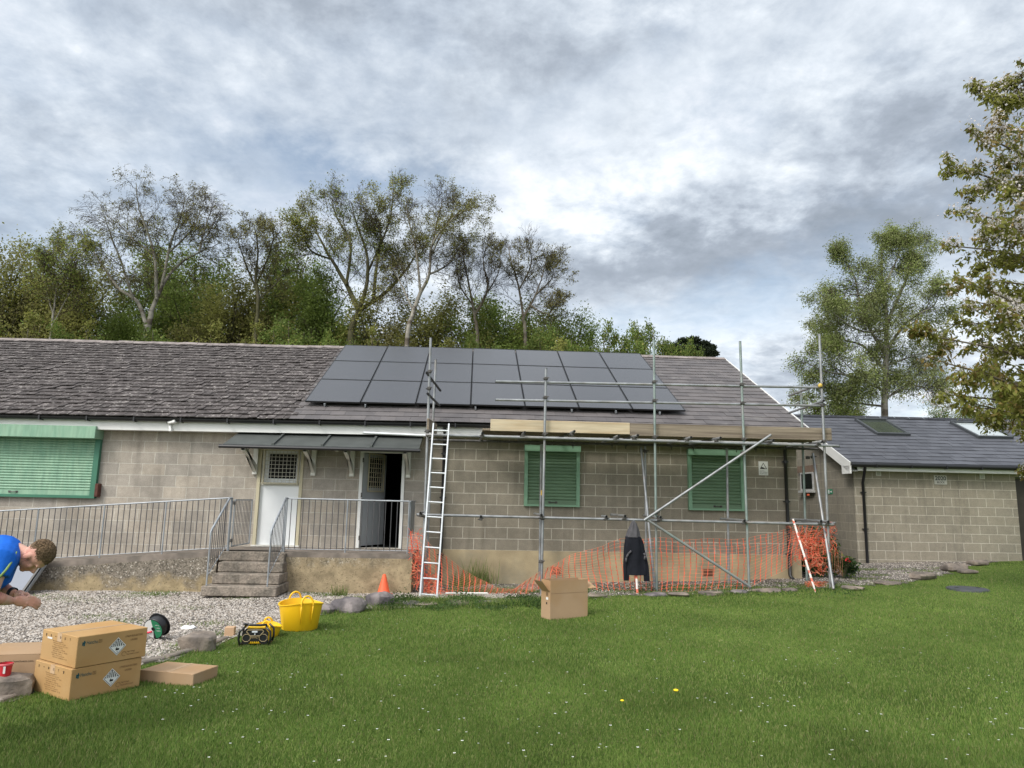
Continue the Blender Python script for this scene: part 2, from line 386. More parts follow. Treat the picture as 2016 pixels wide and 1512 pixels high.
M_galv = pm('galvanised_tube', (.28, .29, .30), .48, metal=.5, spec=.5, var=.28, vscale=5, col2=(.26, .25, .24), c2at=(.5, .66), c2scale=3)
M_galvr = pm('galvanised_rail', (.30, .32, .34), .5, metal=.4, spec=.5, var=.2, vscale=6)
M_thin = pm('grey_steel_bar', (.085, .085, .09), .6, metal=.3, spec=.4, var=.2, vscale=6)
M_alu = pm('bright_aluminium', (.66, .68, .70), .35, metal=.45, spec=.5, var=.08)
M_coupler = pm('dark_steel_coupler', (.09, .085, .08), .6, metal=.5, var=.3, vscale=20)
M_board = pm('fresh_scaffold_board', (.50, .42, .295), .85, spec=.15, var=.16, vscale=4, col2=(.45, .35, .225), c2at=(.5, .66), c2scale=3, stretch=(.4, 1, 5), bump=.2)
M_boardo = pm('weathered_scaffold_board', (.27, .225, .17), .9, spec=.1, var=.28, vscale=5, col2=(.16, .13, .10), c2at=(.45, .62), c2scale=2.5, stretch=(.35, 1, 9), bump=.4)
M_pv = pm('solar_glass', (.045, .044, .048), .22, spec=1.0, var=.05, coat=0.0)
M_pvf = pm('black_anodised_frame', (.012, .012, .013), .4, spec=.5, var=.05)
M_card = pm('brown_cardboard', (.38, .26, .16), .85, spec=.12, var=.06, vscale=2.5, col2=(.36, .23, .125), c2at=(.45, .62), c2scale=1.7)
M_cardo = pm('orange_cardboard', (.44, .28, .13), .85, spec=.12, var=.07, vscale=2.5, col2=(.42, .25, .105), c2at=(.45, .62), c2scale=2)
M_cardd = pm('cardboard_inside', (.25, .165, .10), .9, spec=.1, var=.06)
M_ink = pm('black_ink', (.03, .025, .022), .8, spec=.1, var=.1)
M_inkb = pm('faded_brown_ink', (.15, .09, .045), .8, spec=.1, var=.1)
M_inkg = pm('dark_teal_ink', (.02, .09, .10), .8, spec=.1, var=.1)
M_signw = pm('white_sign_face', (.70, .70, .68), .5, var=.04)
M_rock = pm('field_stone', (.24, .20, .165), .9, spec=.15, var=.3, vscale=7, col2=(.15, .13, .115), c2at=(.42, .6), c2scale=4, bump=.9, bscale=14)
M_rockg = pm('purple_grey_stone', (.21, .185, .18), .9, spec=.15, var=.25, vscale=9, col2=(.11, .10, .105), c2at=(.45, .6), c2scale=3, bump=.9, bscale=14)
M_yel = pm('yellow_plastic', (.78, .47, .012), .42, spec=.4, var=.04, vscale=2)
M_orange = pm('orange_cone_plastic', (.72, .115, .045), .55, spec=.3, var=.08)
M_net = pm('orange_net_plastic', (.74, .135, .075), .55, spec=.3, var=.2, vscale=4, transl=.25)
M_netp = pm('pale_orange_net_strand', (.78, .34, .20), .55, spec=.3, var=.2, vscale=4, transl=.25)
M_bark = pm('grey_brown_bark', (.115, .095, .07), .9, spec=.1, var=.35, vscale=2.5, col2=(.20, .18, .15), c2at=(.52, .66), c2scale=1.2)
M_barkg = pm('mossy_bark', (.085, .08, .045), .9, spec=.1, var=.35, vscale=2.5, col2=(.15, .135, .10), c2at=(.52, .66), c2scale=1.2)
M_birch = pm('silver_birch_bark', (.27, .25, .215), .85, spec=.15, var=.25, vscale=3, col2=(.12, .10, .08), c2at=(.55, .6), c2scale=1.4, stretch=(1, 1, 1.6))
M_twig = pm('dark_twigs', (.062, .048, .040), .9, spec=.1, var=.3, vscale=1)
def leafm(n, c, v=.35, sc=.6, tr=.45): return pm(n, c, .6, spec=.25, var=v, vscale=sc, transl=tr, det=3)
M_lfo = leafm('olive_spring_leaves', (.25, .25, .07))
M_lfb = leafm('brown_olive_buds', (.205, .19, .075))
M_lfg = leafm('deep_green_leaves', (.145, .20, .045))
M_lfm = leafm('mid_green_leaves', (.19, .25, .055))
M_lfy = leafm('bright_birch_leaves', (.25, .28, .11))
M_lfd = leafm('dark_pine_needles', (.030, .042, .022), .3)
M_lfc = leafm('bronze_cherry_leaves', (.21, .215, .048), .35, 3)
M_lfr = leafm('copper_cherry_leaves', (.22, .165, .05), .4, 3)
M_blossom = leafm('cherry_blossom_petals', (.74, .68, .66), .1, 3, .45)
M_shrub = leafm('shrub_leaves', (.035, .075, .022), .35, 6)

def roughcast(name, low, up_, zsplit, soft):
    m = bpy.data.materials.new(name); m.use_nodes = True; t = m.node_tree; N = t.nodes; L = t.links; b = N['Principled BSDF']; b.inputs['Roughness'].default_value = .95; b.inputs['Specular IOR Level'].default_value = .1
    g = N.new('ShaderNodeNewGeometry')
    def nz(s, d=6, r=.6):
        n = N.new('ShaderNodeTexNoise'); n.inputs['Scale'].default_value = s; n.inputs['Detail'].default_value = d; n.inputs['Roughness'].default_value = r; L.new(g.outputs['Position'], n.inputs['Vector']); return n.outputs['Fac']
    def mr(x, a, b_, c=0, d=1):
        n = N.new('ShaderNodeMapRange'); L.new(x, n.inputs[0]); [n.inputs.__getitem__(i+1).__setattr__('default_value', v) for i, v in enumerate((a, b_, c, d))]; return n.outputs[0]
    def mix(f, a, b_):
        n = N.new('ShaderNodeMix'); n.data_type = 'RGBA'; L.new(f, n.inputs[0])
        for i, v in ((6, a), (7, b_)):
            if isinstance(v, tuple): n.inputs[i].default_value = (*v, 1)
            else: L.new(v, n.inputs[i])
        return n.outputs[2]
    sp = N.new('ShaderNodeSeparateXYZ'); L.new(g.outputs['Position'], sp.inputs[0])
    a = N.new('ShaderNodeMath'); a.operation = 'ADD'; L.new(sp.outputs[2], a.inputs[0]); q = mr(nz(2.2), .3, .7, -.28, .28); L.new(q, a.inputs[1])
    f = mr(a.outputs[0], zsplit-soft, zsplit+soft)
    v = N.new('ShaderNodeTexVoronoi'); v.inputs['Scale'].default_value = 48; L.new(g.outputs['Position'], v.inputs['Vector']); sc_ = N.new('ShaderNodeSeparateColor'); L.new(v.outputs['Color'], sc_.inputs[0])
    peb = mix(mr(sc_.outputs[0], .92, .95), mix(mr(sc_.outputs[1], .55, .7), up_, tuple(c*.55 for c in up_)), (.46, .42, .36))
    lo = mix(mr(nz(26, 5), .58, .66), mix(mr(nz(3.3), .42, .62), low, tuple(c*.72 for c in low)), tuple(c*.5 for c in low))
    c = mix(f, lo, peb); h = N.new('ShaderNodeHueSaturation'); L.new(c, h.inputs['Color']); L.new(mr(nz(9), .3, .7, .78, 1.2), h.inputs['Value']); L.new(h.outputs[0], b.inputs['Base Color'])
    bp = N.new('ShaderNodeBump'); bp.inputs['Strength'].default_value = .9; bp.inputs['Distance'].default_value = .015; L.new(nz(55, 4), bp.inputs['Height']); L.new(bp.outputs[0], b.inputs['Normal']); return m
M_rampwall = roughcast('pebbly_ramp_wall', (.38, .30, .18), (.235, .205, .165), .38, .12)
M_landwall = roughcast('tan_landing_wall', (.37, .295, .185), (.30, .255, .18), .86, .12)
# ------------------------------------------------------------------ ground
BPX = [(-260, 1470), (-120, 1420), (0, 1386), (60, 1362), (150, 1335), (230, 1322), (330, 1299), (450, 1262), (520, 1243), (590, 1222), (650, 1206), (740, 1199), (870, 1194), (960, 1190), (1060, 1184), (1180, 1177), (1300, 1172), (1480, 1166), (1600, 1158), (1700, 1152), (1790, 1146), (1850, 1135), (1890, 1118), (1950, 1106), (2030, 1101)]
BORD = np.array([aG(*p)[:2] for p in BPX])
POLY = np.vstack([BORD, [[17, 2.2], [17, 9], [-16, 9], [-16, -10]]])
def inside(P, poly):
    x, y = P[:, 0], P[:, 1]; c = np.zeros(len(P), bool); n = len(poly)
    for i in range(n):
        x0, y0 = poly[i]; x1, y1 = poly[(i+1) % n]
        if y0 == y1: continue
        t = ((y0 > y) != (y1 > y)) & (x < (x1-x0)*(y-y0)/(y1-y0)+x0); c ^= t
    return c
def grid_mesh(name, xs, ys, zf, mat, keep=None):
    X, Y = np.meshgrid(xs, ys); Z = zf(X, Y); V = np.stack([X, Y, Z], -1).reshape(-1, 3); nx = len(xs)
    i, j = np.meshgrid(np.arange(nx-1), np.arange(len(ys)-1)); a = (j*nx+i).ravel(); Fq = np.stack([a, a+1, a+nx+1, a+nx], 1)
    if keep is not None: Fq = Fq[keep(V[Fq].mean(1))]
    return npmesh(name, V, Fq, mat, smooth=True)
def bump2(X, Y): return .012*np.sin(X*2.1+.7*Y)*np.cos(Y*1.7)+.008*np.sin(X*5.3+1)*np.sin(Y*4.1)
M_soil = bpy.data.materials.new('lawn_turf'); M_soil.use_nodes = True
def _soil():
    t = M_soil.node_tree; N = t.nodes; L = t.links; b = N['Principled BSDF']; b.inputs['Roughness'].default_value = .9; b.inputs['Specular IOR Level'].default_value = .1
    g = N.new('ShaderNodeNewGeometry')
    def nz(s, d=5):
        n = N.new('ShaderNodeTexNoise'); n.inputs['Scale'].default_value = s; n.inputs['Detail'].default_value = d; L.new(g.outputs['Position'], n.inputs['Vector']); return n.outputs['Fac']
    r = N.new('ShaderNodeValToRGB'); L.new(nz(.9), r.inputs[0]); e = r.color_ramp.elements
    e[0].position = .3; e[0].color = (.085, .135, .028, 1); e[1].position = .72; e[1].color = (.14, .19, .045, 1)
    m = N.new('ShaderNodeMapRange'); m.inputs[1].default_value = .3; m.inputs[2].default_value = .7; m.inputs[3].default_value = .6; m.inputs[4].default_value = 1.3; L.new(nz(45, 3), m.inputs[0])
    h = N.new('ShaderNodeHueSaturation'); L.new(r.outputs[0], h.inputs['Color']); L.new(m.outputs[0], h.inputs['Value']); L.new(h.outputs[0], b.inputs['Base Color'])
    bp = N.new('ShaderNodeBump'); bp.inputs['Distance'].default_value = .03; bp.inputs['Strength'].default_value = .8; L.new(nz(60, 3), bp.inputs['Height']); L.new(bp.outputs[0], b.inputs['Normal'])
_soil()
xs = np.concatenate([[-900, -300, -120, -60, -35, -24], np.arange(-18, 20.01, .25), [26, 40, 70, 150, 400, 900]])
ys = np.concatenate([[-600, -200, -80, -40, -25], np.arange(-17, 12.01, .25), [16, 25, 40, 70, 120, 250, 600, 1500]])
tag(grid_mesh('ground', xs, ys, lambda X, Y: G(X, Y)+bump2(X, Y)*(np.abs(X) < 20)*(np.abs(Y) < 18)-.004, M_soil), kind='structure')
# gravel sheet
M_grav = bpy.data.materials.new('limestone_gravel'); M_grav.use_nodes = True
def _grav():
    t = M_grav.node_tree; N = t.nodes; L = t.links; b = N['Principled BSDF']; b.inputs['Roughness'].default_value = .9; b.inputs['Specular IOR Level'].default_value = .15
    g = N.new('ShaderNodeNewGeometry')
    v = N.new('ShaderNodeTexVoronoi'); v.inputs['Scale'].default_value = 42; L.new(g.outputs['Position'], v.inputs['Vector'])
    s = N.new('ShaderNodeSeparateColor'); L.new(v.outputs['Color'], s.inputs[0])
    r = N.new('ShaderNodeValToRGB'); L.new(s.outputs[0], r.inputs[0]); e = r.color_ramp.elements
    e[0].position = .0; e[0].color = (.18, .15, .125, 1); e[1].position = 1; e[1].color = (.50, .455, .41, 1); q = e.new(.45); q.color = (.36, .32, .285, 1)
    d = N.new('ShaderNodeMapRange'); d.inputs[1].default_value = .0; d.inputs[2].default_value = .55; d.inputs[3].default_value = 1.0; d.inputs[4].default_value = .35; L.new(v.outputs['Distance'], d.inputs[0])
    n = N.new('ShaderNodeTexNoise'); n.inputs['Scale'].default_value = 1.2; n.inputs['Detail'].default_value = 6; L.new(g.outputs['Position'], n.inputs['Vector'])
    m2 = N.new('ShaderNodeMapRange'); m2.inputs[1].default_value = .3; m2.inputs[2].default_value = .7; m2.inputs[3].default_value = .75; m2.inputs[4].default_value = 1.2; L.new(n.outputs[0], m2.inputs[0])
    mm = N.new('ShaderNodeMath'); mm.operation = 'MULTIPLY'; L.new(d.outputs[0], mm.inputs[0]); L.new(m2.outputs[0], mm.inputs[1])
    h = N.new('ShaderNodeHueSaturation'); L.new(r.outputs[0], h.inputs['Color']); L.new(mm.outputs[0], h.inputs['Value']); L.new(h.outputs[0], b.inputs['Base Color'])
    bp = N.new('ShaderNodeBump'); bp.inputs['Distance'].default_value = .02; bp.inputs['Strength'].default_value = 1; bp.invert = True; L.new(v.outputs['Distance'], bp.inputs['Height']); L.new(bp.outputs[0], b.inputs['Normal'])
_grav()
def keepg(P):
    j = P[:, :2]+np.stack([.10*np.sin(P[:, 0]*9+P[:, 1]*5)+.05*np.sin(P[:, 0]*31), .08*np.sin(P[:, 0]*7+2)+.05*np.sin(P[:, 1]*23+P[:, 0]*17)], 1)
    return inside(j, POLY)
tag(grid_mesh('gravel_path', np.arange(-16, 17, .08), np.arange(-11, 9, .08), lambda X, Y: G(X, Y)+bump2(X, Y)+.004, M_grav, keepg), kind='structure')
# loose pebbles on it
M_pebs = [pm('pale_pebble', (.50, .455, .41), .85, spec=.2, var=.1), pm('grey_pebble', (.36, .32, .28), .85, spec=.2, var=.15), pm('brown_pebble', (.25, .21, .17), .85, spec=.2, var=.15)]
def scatter_tris(P, size, mats, name, kind, flat=.6, parent=None):
    n = len(P); base = np.array([[1, 0, 0], [-.5, .87, 0], [-.5, -.87, 0], [0, 0, 1.0], [0, 0, -.4]])
    fs = np.array([[0, 1, 3], [1, 2, 3], [2, 0, 3]])
    V = np.repeat(base[None, :4], n, 0)*size[:, None, None]*(.7+.6*RN.rand(n, 4, 1)); V[:, :, 2] *= flat
    a = RN.rand(n)*6.28; c, s = np.cos(a), np.sin(a); x = V[:, :, 0]*c[:, None]-V[:, :, 1]*s[:, None]; y = V[:, :, 0]*s[:, None]+V[:, :, 1]*c[:, None]
    V[:, :, 0] = x*(.7+.6*RN.rand(n, 1)); V[:, :, 1] = y; tilt = (RN.rand(n, 2)-.5)*.8
    V[:, :, 2] += V[:, :, 0]*tilt[:, :1]+V[:, :, 1]*tilt[:, 1:]
    V += P[:, None]; Fq = (fs[None]+4*np.arange(n)[:, None, None]).reshape(-1, 3)
    mi = np.repeat(RN.choice(len(mats), n, p=[.42, .36, .22] if len(mats) == 3 else None), 3)
    return tag(npmesh(name, V.reshape(-1, 3), Fq, mats, midx=mi), kind=kind)
N_ = 90000; P = np.stack([RN.uniform(-9, 1.0, N_), RN.uniform(-9, -1.2, N_)], 1); P2 = np.stack([RN.uniform(-1, 14, 26000), RN.uniform(-3.2, 3.2, 26000)], 1)
P = np.vstack([P, P2]); P = P[inside(P, POLY)]
P = np.column_stack([P, G(P[:, 0], P[:, 1])+bump2(P[:, 0], P[:, 1])+.006])
scatter_tris(P, RN.uniform(.009, .022, len(P)), M_pebs, 'loose_gravel', 'stuff')
# grass blades
M_gr = [leafm('grass_blade_green', (.13, .215, .042), .3, .9, .4), leafm('grass_blade_light', (.205, .275, .07), .3, .7, .4), leafm('grass_blade_straw', (.26, .25, .11), .3, 2, .3), leafm('grass_blade_dark', (.078, .145, .028), .3, 2, .35)]
def blades(P, h, wd, mats, name, kind='stuff', probs=None, parent=None, lean=.45):
    n = len(P); a = RN.rand(n)*6.283; d = np.stack([np.cos(a), np.sin(a), np.zeros(n)], 1); b = RN.rand(n)*6.283
    ln = np.stack([np.cos(b), np.sin(b), np.zeros(n)], 1)*(h*lean*(.3+RN.rand(n)))[:, None]; up = np.zeros((n, 3)); up[:, 2] = h
    V = np.empty((n, 3, 3)); V[:, 0] = P-d*wd[:, None]/2; V[:, 1] = P+d*wd[:, None]/2; V[:, 2] = P+up+ln
    Fq = np.arange(3*n).reshape(n, 3)
    o = npmesh(name, V.reshape(-1, 3), Fq, mats, parent=parent, midx=RN.choice(len(mats), n, p=probs))
    return tag(o, kind=kind) if kind else o
N_ = 700000
u = RN.rand(N_); d_ = 1/((1/4.3)*(1-u)+(1/17.5)*u); ang = RN.uniform(-.70, .76, N_)+YAW
P = np.stack([CAM[0]+d_*np.tan(ang), CAM[1]+d_], 1)
jj = P+RN.normal(0, .05, P.shape)
ok = ~inside(jj, POLY); P = P[ok]; d_ = d_[ok]
patch = np.sin(P[:, 0]*.9+1)*np.sin(P[:, 1]*.8)+.5*np.sin(P[:, 0]*2.7+P[:, 1]*1.9)
P = np.column_stack([P, G(P[:, 0], P[:, 1])+bump2(P[:, 0], P[:, 1])-.004]); n = len(P)
blades(P, RN.uniform(.014, .036, n)*(1+.2*patch), .0026+.0007*d_, M_gr, 'lawn_grass', probs=[.38, .32, .09, .21])
# long grass along the stones and weeds in the gravel
def clump(px, py, w, h, n, probs=(.35, .25, .15, .25)):
    c = aG(px, py); Q = np.column_stack([c[0]+RN.normal(0, w/2, n), c[1]+RN.normal(0, w*.35, n)]); Q = np.column_stack([Q, G(Q[:, 0], Q[:, 1])]); return Q, RN.uniform(.35, 1, n)*h
WE = []
for px in range(640, 1680, 9):
    by = np.interp(px, [p[0] for p in BPX], [p[1] for p in BPX]); WE.append(clump(px+R_.uniform(-6, 6), by+R_.uniform(-8, 3), .22, R_.uniform(.05, .13) if px < 1080 else R_.uniform(.03, .08), 110))
for px in range(740, 1070, 7): WE.append(clump(px, 1190+R_.uniform(-6, 4), .25, R_.uniform(.08, .17), 140))
for px in range(330, 640, 16):
    by = np.interp(px, [p[0] for p in BPX], [p[1] for p in BPX]); WE.append(clump(px, by-2, .12, R_.uniform(.03, .06), 60))
for px, py in ((90, 1175), (130, 1180), (160, 1185), (240, 1176), (270, 1170), (300, 1172), (350, 1200), (250, 1225), (200, 1215), (480, 1180), (600, 1168), (640, 1172), (700, 1178), (1700, 1140), (1730, 1133), (1760, 1145), (1800, 1130), (1740, 1150), (1690, 1160), (1820, 1125), (1780, 1122), (1850, 1120), (1660, 1165), (1710, 1122), (1550, 1150), (1400, 1155), (1340, 1155), (1440, 1152), (1230, 1165), (1150, 1160), (330, 1165), (420, 1230), (370, 1275), (350, 1290), (440, 1250)):
    WE.append(clump(px, py, .35, .05, 260))
for px in range(885, 1150, 12): WE.append(clump(px, 1166, .2, R_.uniform(.08, .2), 60))
for px in range(1290, 1540, 14): WE.append(clump(px, 1160, .2, R_.uniform(.03, .12), 50))
Q = np.vstack([a for a, b in WE]); hh = np.concatenate([b for a, b in WE])
blades(Q, hh, np.full(len(Q), .009), M_gr, 'edge_weeds', probs=[.36, .24, .14, .26], lean=.6)
n = 9000; cpx = RN.uniform(745, 1065, n); cy_ = 1190+RN.normal(0, 4.5, n)+3*np.sin(cpx*.06); base_ = np.array([aG(a, b) for a, b in zip(cpx, cy_)]); hgt = np.abs(RN.normal(0, .045, n))*(1+.6*np.sin(cpx*.05)); base_[:, 2] += hgt
base_ = np.vstack([base_, np.array([aG(a, b) for a, b in zip(RN.uniform(1150, 1700, 2200), 1163+RN.normal(0, 7, 2200))])+np.array([0, 0, .02])]); n = len(base_)
a_ = RN.normal(0, 1, (n, 3)); a_ /= np.linalg.norm(a_, axis=1)[:, None]; b_ = np.cross(a_, RN.normal(0, 1, (n, 3))); b_ /= np.linalg.norm(b_, axis=1)[:, None]; s_ = RN.uniform(.018, .042, n)[:, None]
Vq = np.stack([base_, base_+a_*s_*.5+b_*s_*.3, base_+a_*s_, base_+a_*s_*.5-b_*s_*.3], 1)
tag(npmesh('ground_cover', Vq.reshape(-1, 3), np.arange(4*n).reshape(-1, 4), [leafm('weed_leaf_dark', (.055, .105, .03)), leafm('weed_leaf_mid', (.10, .16, .045))], midx=RN.choice(2, n, p=[.65, .35])), kind='stuff')
def tuft(px, py, w, h, n, label, wd=.014):
    Q, hh = clump(px, py, w, h, n); o = blades(Q, hh, np.full(len(Q), wd), M_gr, 'grass_tuft', kind=None, probs=[.4, .2, .25, .15], lean=.35)
    return tag(o, label, 'plant', 'weeds growing at the wall foot')
tuft(945, 1152, .35, .62, 260, 'tall wispy grass tuft against the tan plinth between ladder and open box')
tuft(915, 1155, .30, .38, 160, 'shorter grass tuft at the plinth just right of the ladder')
tuft(668, 1172, .14, .22, 70, 'leafy weed in the gravel left of the orange cone')
# daisies and dandelions
n = 330; PX = np.stack([RN.uniform(250, 2016, n), 1190+(1512-1190)*RN.rand(n)**1.25], 1); V = []; Fq = []; mi = []
DC = []
for px, py in PX:
    p = aG(px, py)
    if inside(p[None, :2], POLY)[0]: continue
    DC.append(p)
DC = np.array(DC); mb = MB()
for p in DC:
    r = R_.uniform(.006, .011); z = p[2]+R_.uniform(.035, .055); mb.cur = 0
    mb.add([(p[0]+r*math.cos(t)*(1 if k % 2 else .7), p[1]+r*math.sin(t)*(1 if k % 2 else .7), z+.002) for k, t in enumerate(np.arange(8)*math.pi/4)], [tuple(range(8))])
    mb.cur = 1; mb.tube([(p[0], p[1], z-.04), (p[0], p[1], z+.004)], .0022, 4)
tag(mb.build('daisies', [pm('daisy_petal', (.8, .8, .78), .7, var=.03), M_gr[1]]), kind='stuff')
M_dand = pm('dandelion_yellow', (.85, .60, .01), .7, var=.05)
for px, py, r, lab in ((1331, 1367, .022, 'larger yellow dandelion flower alone in the open lawn'), (1225, 1388, .016, 'smaller yellow dandelion flower left of the larger one in the lawn')):
    p = aG(px, py+4); e = empty('dandelion', p, lab, 'flower', 'dandelions in the lawn')
    m = MB(); m.ball((p[0], p[1], p[2]+.05), (r, r, r*.45), 10, 6); m.build('flower_head', M_dand, e)
    m = MB(); m.tube([(p[0], p[1], p[2]-.01), (p[0]+.004, p[1], p[2]+.045)], .002, 5); m.build('stem', M_gr[1], e)
# ------------------------------------------------------------------ main building
TA = math.atan(.507); CT, ST = math.cos(TA), math.sin(TA)
EY, EZ = -.36, 3.43; RY = 4.6
def zo(x): return .0065*min(x, 0)
def RP(x, s, h=0.0): return np.array([x, EY+s*CT-h*ST, EZ+zo(x)+s*ST+h*CT])
SL = (RY-EY)/CT
XL, XR = -15.0, 7.2
BL = empty('workshop_building', (0, 4, .2), 'long low concrete block building with pitched roof, green shutters and solar panels on top', 'building')
def wallgrid(x0, x1, z0, z1, holes, y0, y1, mat, name):
    xs = sorted({x0, x1, *[h[0] for h in holes], *[h[1] for h in holes]}); zs = sorted({z0, z1, *[h[2] for h in holes], *[h[3] for h in holes]})
    m = MB()
    for i in range(len(xs)-1):
        for j in range(len(zs)-1):
            cx, cz = (xs[i]+xs[i+1])/2, (zs[j]+zs[j+1])/2
            if any(h[0] < cx < h[1] and h[2] < cz < h[3] for h in holes): continue
            a, b, c, d = xs[i], xs[i+1], zs[j], zs[j+1]
            m.quad((a, y0, c), (b, y0, c), (b, y0, d), (a, y0, d)); m.quad((b, y1, c), (a, y1, c), (a, y1, d), (b, y1, d))
    for a, b, c, d in holes+[(x0, x1, z0, z1)]:
        m.quad((a, y0, c), (a, y1, c), (a, y1, d), (a, y0, d)); m.quad((b, y1, c), (b, y0, c), (b, y0, d), (b, y1, d))
        m.quad((a, y0, c), (b, y0, c), (b, y1, c), (a, y1, c)); m.quad((a, y1, d), (b, y1, d), (b, y0, d), (a, y0, d))
    return m.build(name, mat, BL)
D1 = (-3.93, -3.03, .9, 2.86); D2 = (-1.90, -.99, .9, 2.86)
wallgrid(XL, -.45, .0, 3.34, [D1, D2], 0, .22, M_old, 'wall')
wallgrid(-.45, XR, .9, 3.34, [], 0, .22, M_new, 'wall')
m = MB(); m.box(-.45, -.004, -.2, XR+.004, .2, .9); m.build('plinth', M_plinth, BL)
# gable ends and back
m = MB(); hx = XR
m.add([(hx-.01, .2, .0), (hx-.01, 9.0, .0), (hx-.01, 9.0, 3.34), (hx-.01, RY, 3.34+(RY)*.507), (hx-.01, .2, 3.40), (hx-.2, .2, .0), (hx-.2, 9.0, .0), (hx-.2, 9.0, 3.34), (hx-.2, RY, 3.34+RY*.507), (hx-.2, .2, 3.40)],
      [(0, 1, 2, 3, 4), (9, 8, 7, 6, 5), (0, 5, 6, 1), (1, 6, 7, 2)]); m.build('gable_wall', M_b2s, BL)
m = MB(); m.box(XL, 9.0, 0, XR, 9.2, 3.34); m.box(XL, .22, 0, XL+.2, 9, 3.34); m.build('rear_wall', M_old, BL)
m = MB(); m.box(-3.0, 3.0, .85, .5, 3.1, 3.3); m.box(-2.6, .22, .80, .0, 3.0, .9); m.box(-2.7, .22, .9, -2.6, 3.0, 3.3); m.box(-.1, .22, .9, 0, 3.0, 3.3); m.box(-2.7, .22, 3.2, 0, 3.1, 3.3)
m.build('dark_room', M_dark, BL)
# roof substrate
m = MB()
P0, P1 = RP(XL-.1, 0, -.03), RP(XL-.1, SL, -.03); Q0, Q1 = RP(XR+.17, 0, -.03), RP(XR+.17, SL, -.03)
bk0 = np.array([XL-.1, 2*RY-EY, P0[2]]); bk1 = np.array([XR+.17, 2*RY-EY, Q0[2]])
m.add([P0, Q0, Q1, P1, bk1, bk0], [(0, 1, 2, 3), (3, 2, 4, 5), (0, 5, 4, 1)]); m.build('roof_deck', M_slateb, BL)
# old tiles
m = MB(); XT = -3.3; g = .222; tw = .172; nr = int(SL/g)+1
for r in range(nr):
    s0 = r*g-.02; x = XL-.1+(r % 2)*tw/2
    if s0+g > SL+.02: ln = SL-s0
    else: ln = g+.04
    lift = R_.uniform(-.002, .004)
    while x < XT:
        ww = min(tw-.006, XT-x+(r % 2)*.12)
        if ww > .06:
            a = R_.gauss(0, .0032) if R_.random() > .03 else .010; b = R_.gauss(0, .003); so_ = R_.gauss(0, .0035)
            o = RP(x, s0+so_, .024+lift+a); ax = RP(x+ww, s0+so_+R_.gauss(0, .003), .026+lift+a+b*2)-o; ay = RP(x, s0+ln, .0)-RP(x, s0, .026); az = RP(x, s0, .016)-RP(x, s0, 0)
            m.cur = 1 if R_.random() < .28 else 0; m.obox(o-az, ax, ay, az)
        x += tw
m.build('tiled_roof', [M_tile, M_tile2], BL)
# slates
def slates(m, x0, x1, fn, SLn, g, tw, th=.007):
    nr = int(SLn/g)+1
    for r in range(nr):
        s0 = r*g-.01; x = x0-(r % 2)*tw/2
        ln = min(g+.04, SLn-s0)
        if ln < .04: continue
        while x < x1:
            a_, b_ = max(x, x0), min(x+tw-.003, x1)
            if b_-a_ > .03:
                e = R_.gauss(0, .0014); o = fn(a_, s0+R_.gauss(0, .002), .010+e); ax = fn(b_, s0, .010+e+R_.gauss(0, .001))-o; ay = fn(a_, s0+ln, -.003)-fn(a_, s0, .010); az = fn(a_, s0, th)-fn(a_, s0, 0)
                m.cur = R_.random() < .4; m.obox(o, ax, ay, az)
            x += tw
m = MB(); slates(m, XT, XR+.18, RP, SL, .262, .3); m.build('slate_roof', [M_slate, M_slateb], BL)
m = MB()
x = XL-.1
while x < XR+.15:
    w_ = min(.42, XR+.18-x); h = R_.gauss(0, .004); zz = EZ+zo(x)+SL*ST
    for sgn in (0,): m.prism([(x, RY-.16, zz-.045+h), (x, RY, zz+.045+h), (x, RY+.16, zz-.045+h), (x, RY+.12, zz-.08), (x, RY-.12, zz-.08)], (w_-.008, 0, 0))
    x += .42
m.build('ridge_tiles', M_ridge, BL)
# fascia, gutter, barge board
m = MB()
for x0, x1 in ((XL, XR+.15),):
    n = 12
    for i in range(n):
        a, b = x0+(x1-x0)*i/n, x0+(x1-x0)*(i+1)/n
        za, zb = EZ+zo(a), EZ+zo(b)
        m.obox((a, -.27, za-.27), (b-a, 0, zb-za), (0, .03, 0), (0, 0, .20)); m.obox((a, -.24, za-.268), (b-a, 0, zb-za), (0, .25, 0), (0, 0, .012))
m.build('fascia', M_white, BL)
m = MB(); prof = [(math.cos(t)*.062, math.sin(t)*.062) for t in np.linspace(math.pi, 2*math.pi, 9)]; prof2 = [(a*.9, b*.9) for a, b in prof][::-1]
for i in range(12):
    a, b = XL+(XR+.1-XL)*i/12, XL+(XR+.1-XL)*(i+1)/12; za, zb = EZ+zo(a)-.035, EZ+zo(b)-.035
    ring = prof+prof2; m.add([(a, -.34+p, za+q) for p, q in ring]+[(b, -.34+p, zb+q) for p, q in ring], [tuple(range(18))[::-1], tuple(range(18, 36))]+[(k, (k+1) % 18, 18+(k+1) % 18, 18+k) for k in range(18)])
gt = m.build('gutter', M_gutter, BL)
for x in np.arange(-9.9, 7.2, .9): m = MB(); m.box(x, -.41, EZ+zo(x)-.11, x+.03, -.27, EZ+zo(x)-.02); m.build('gutter_bracket', M_gutter, gt)
m = MB()
o = RP(XR+.17, -.02, -.17); m.obox(o, (.022, 0, 0), RP(0, SL, 0)-RP(0, 0, 0), RP(0, 0, .20)-RP(0, 0, 0)); m.build('barge_board', M_white, BL)
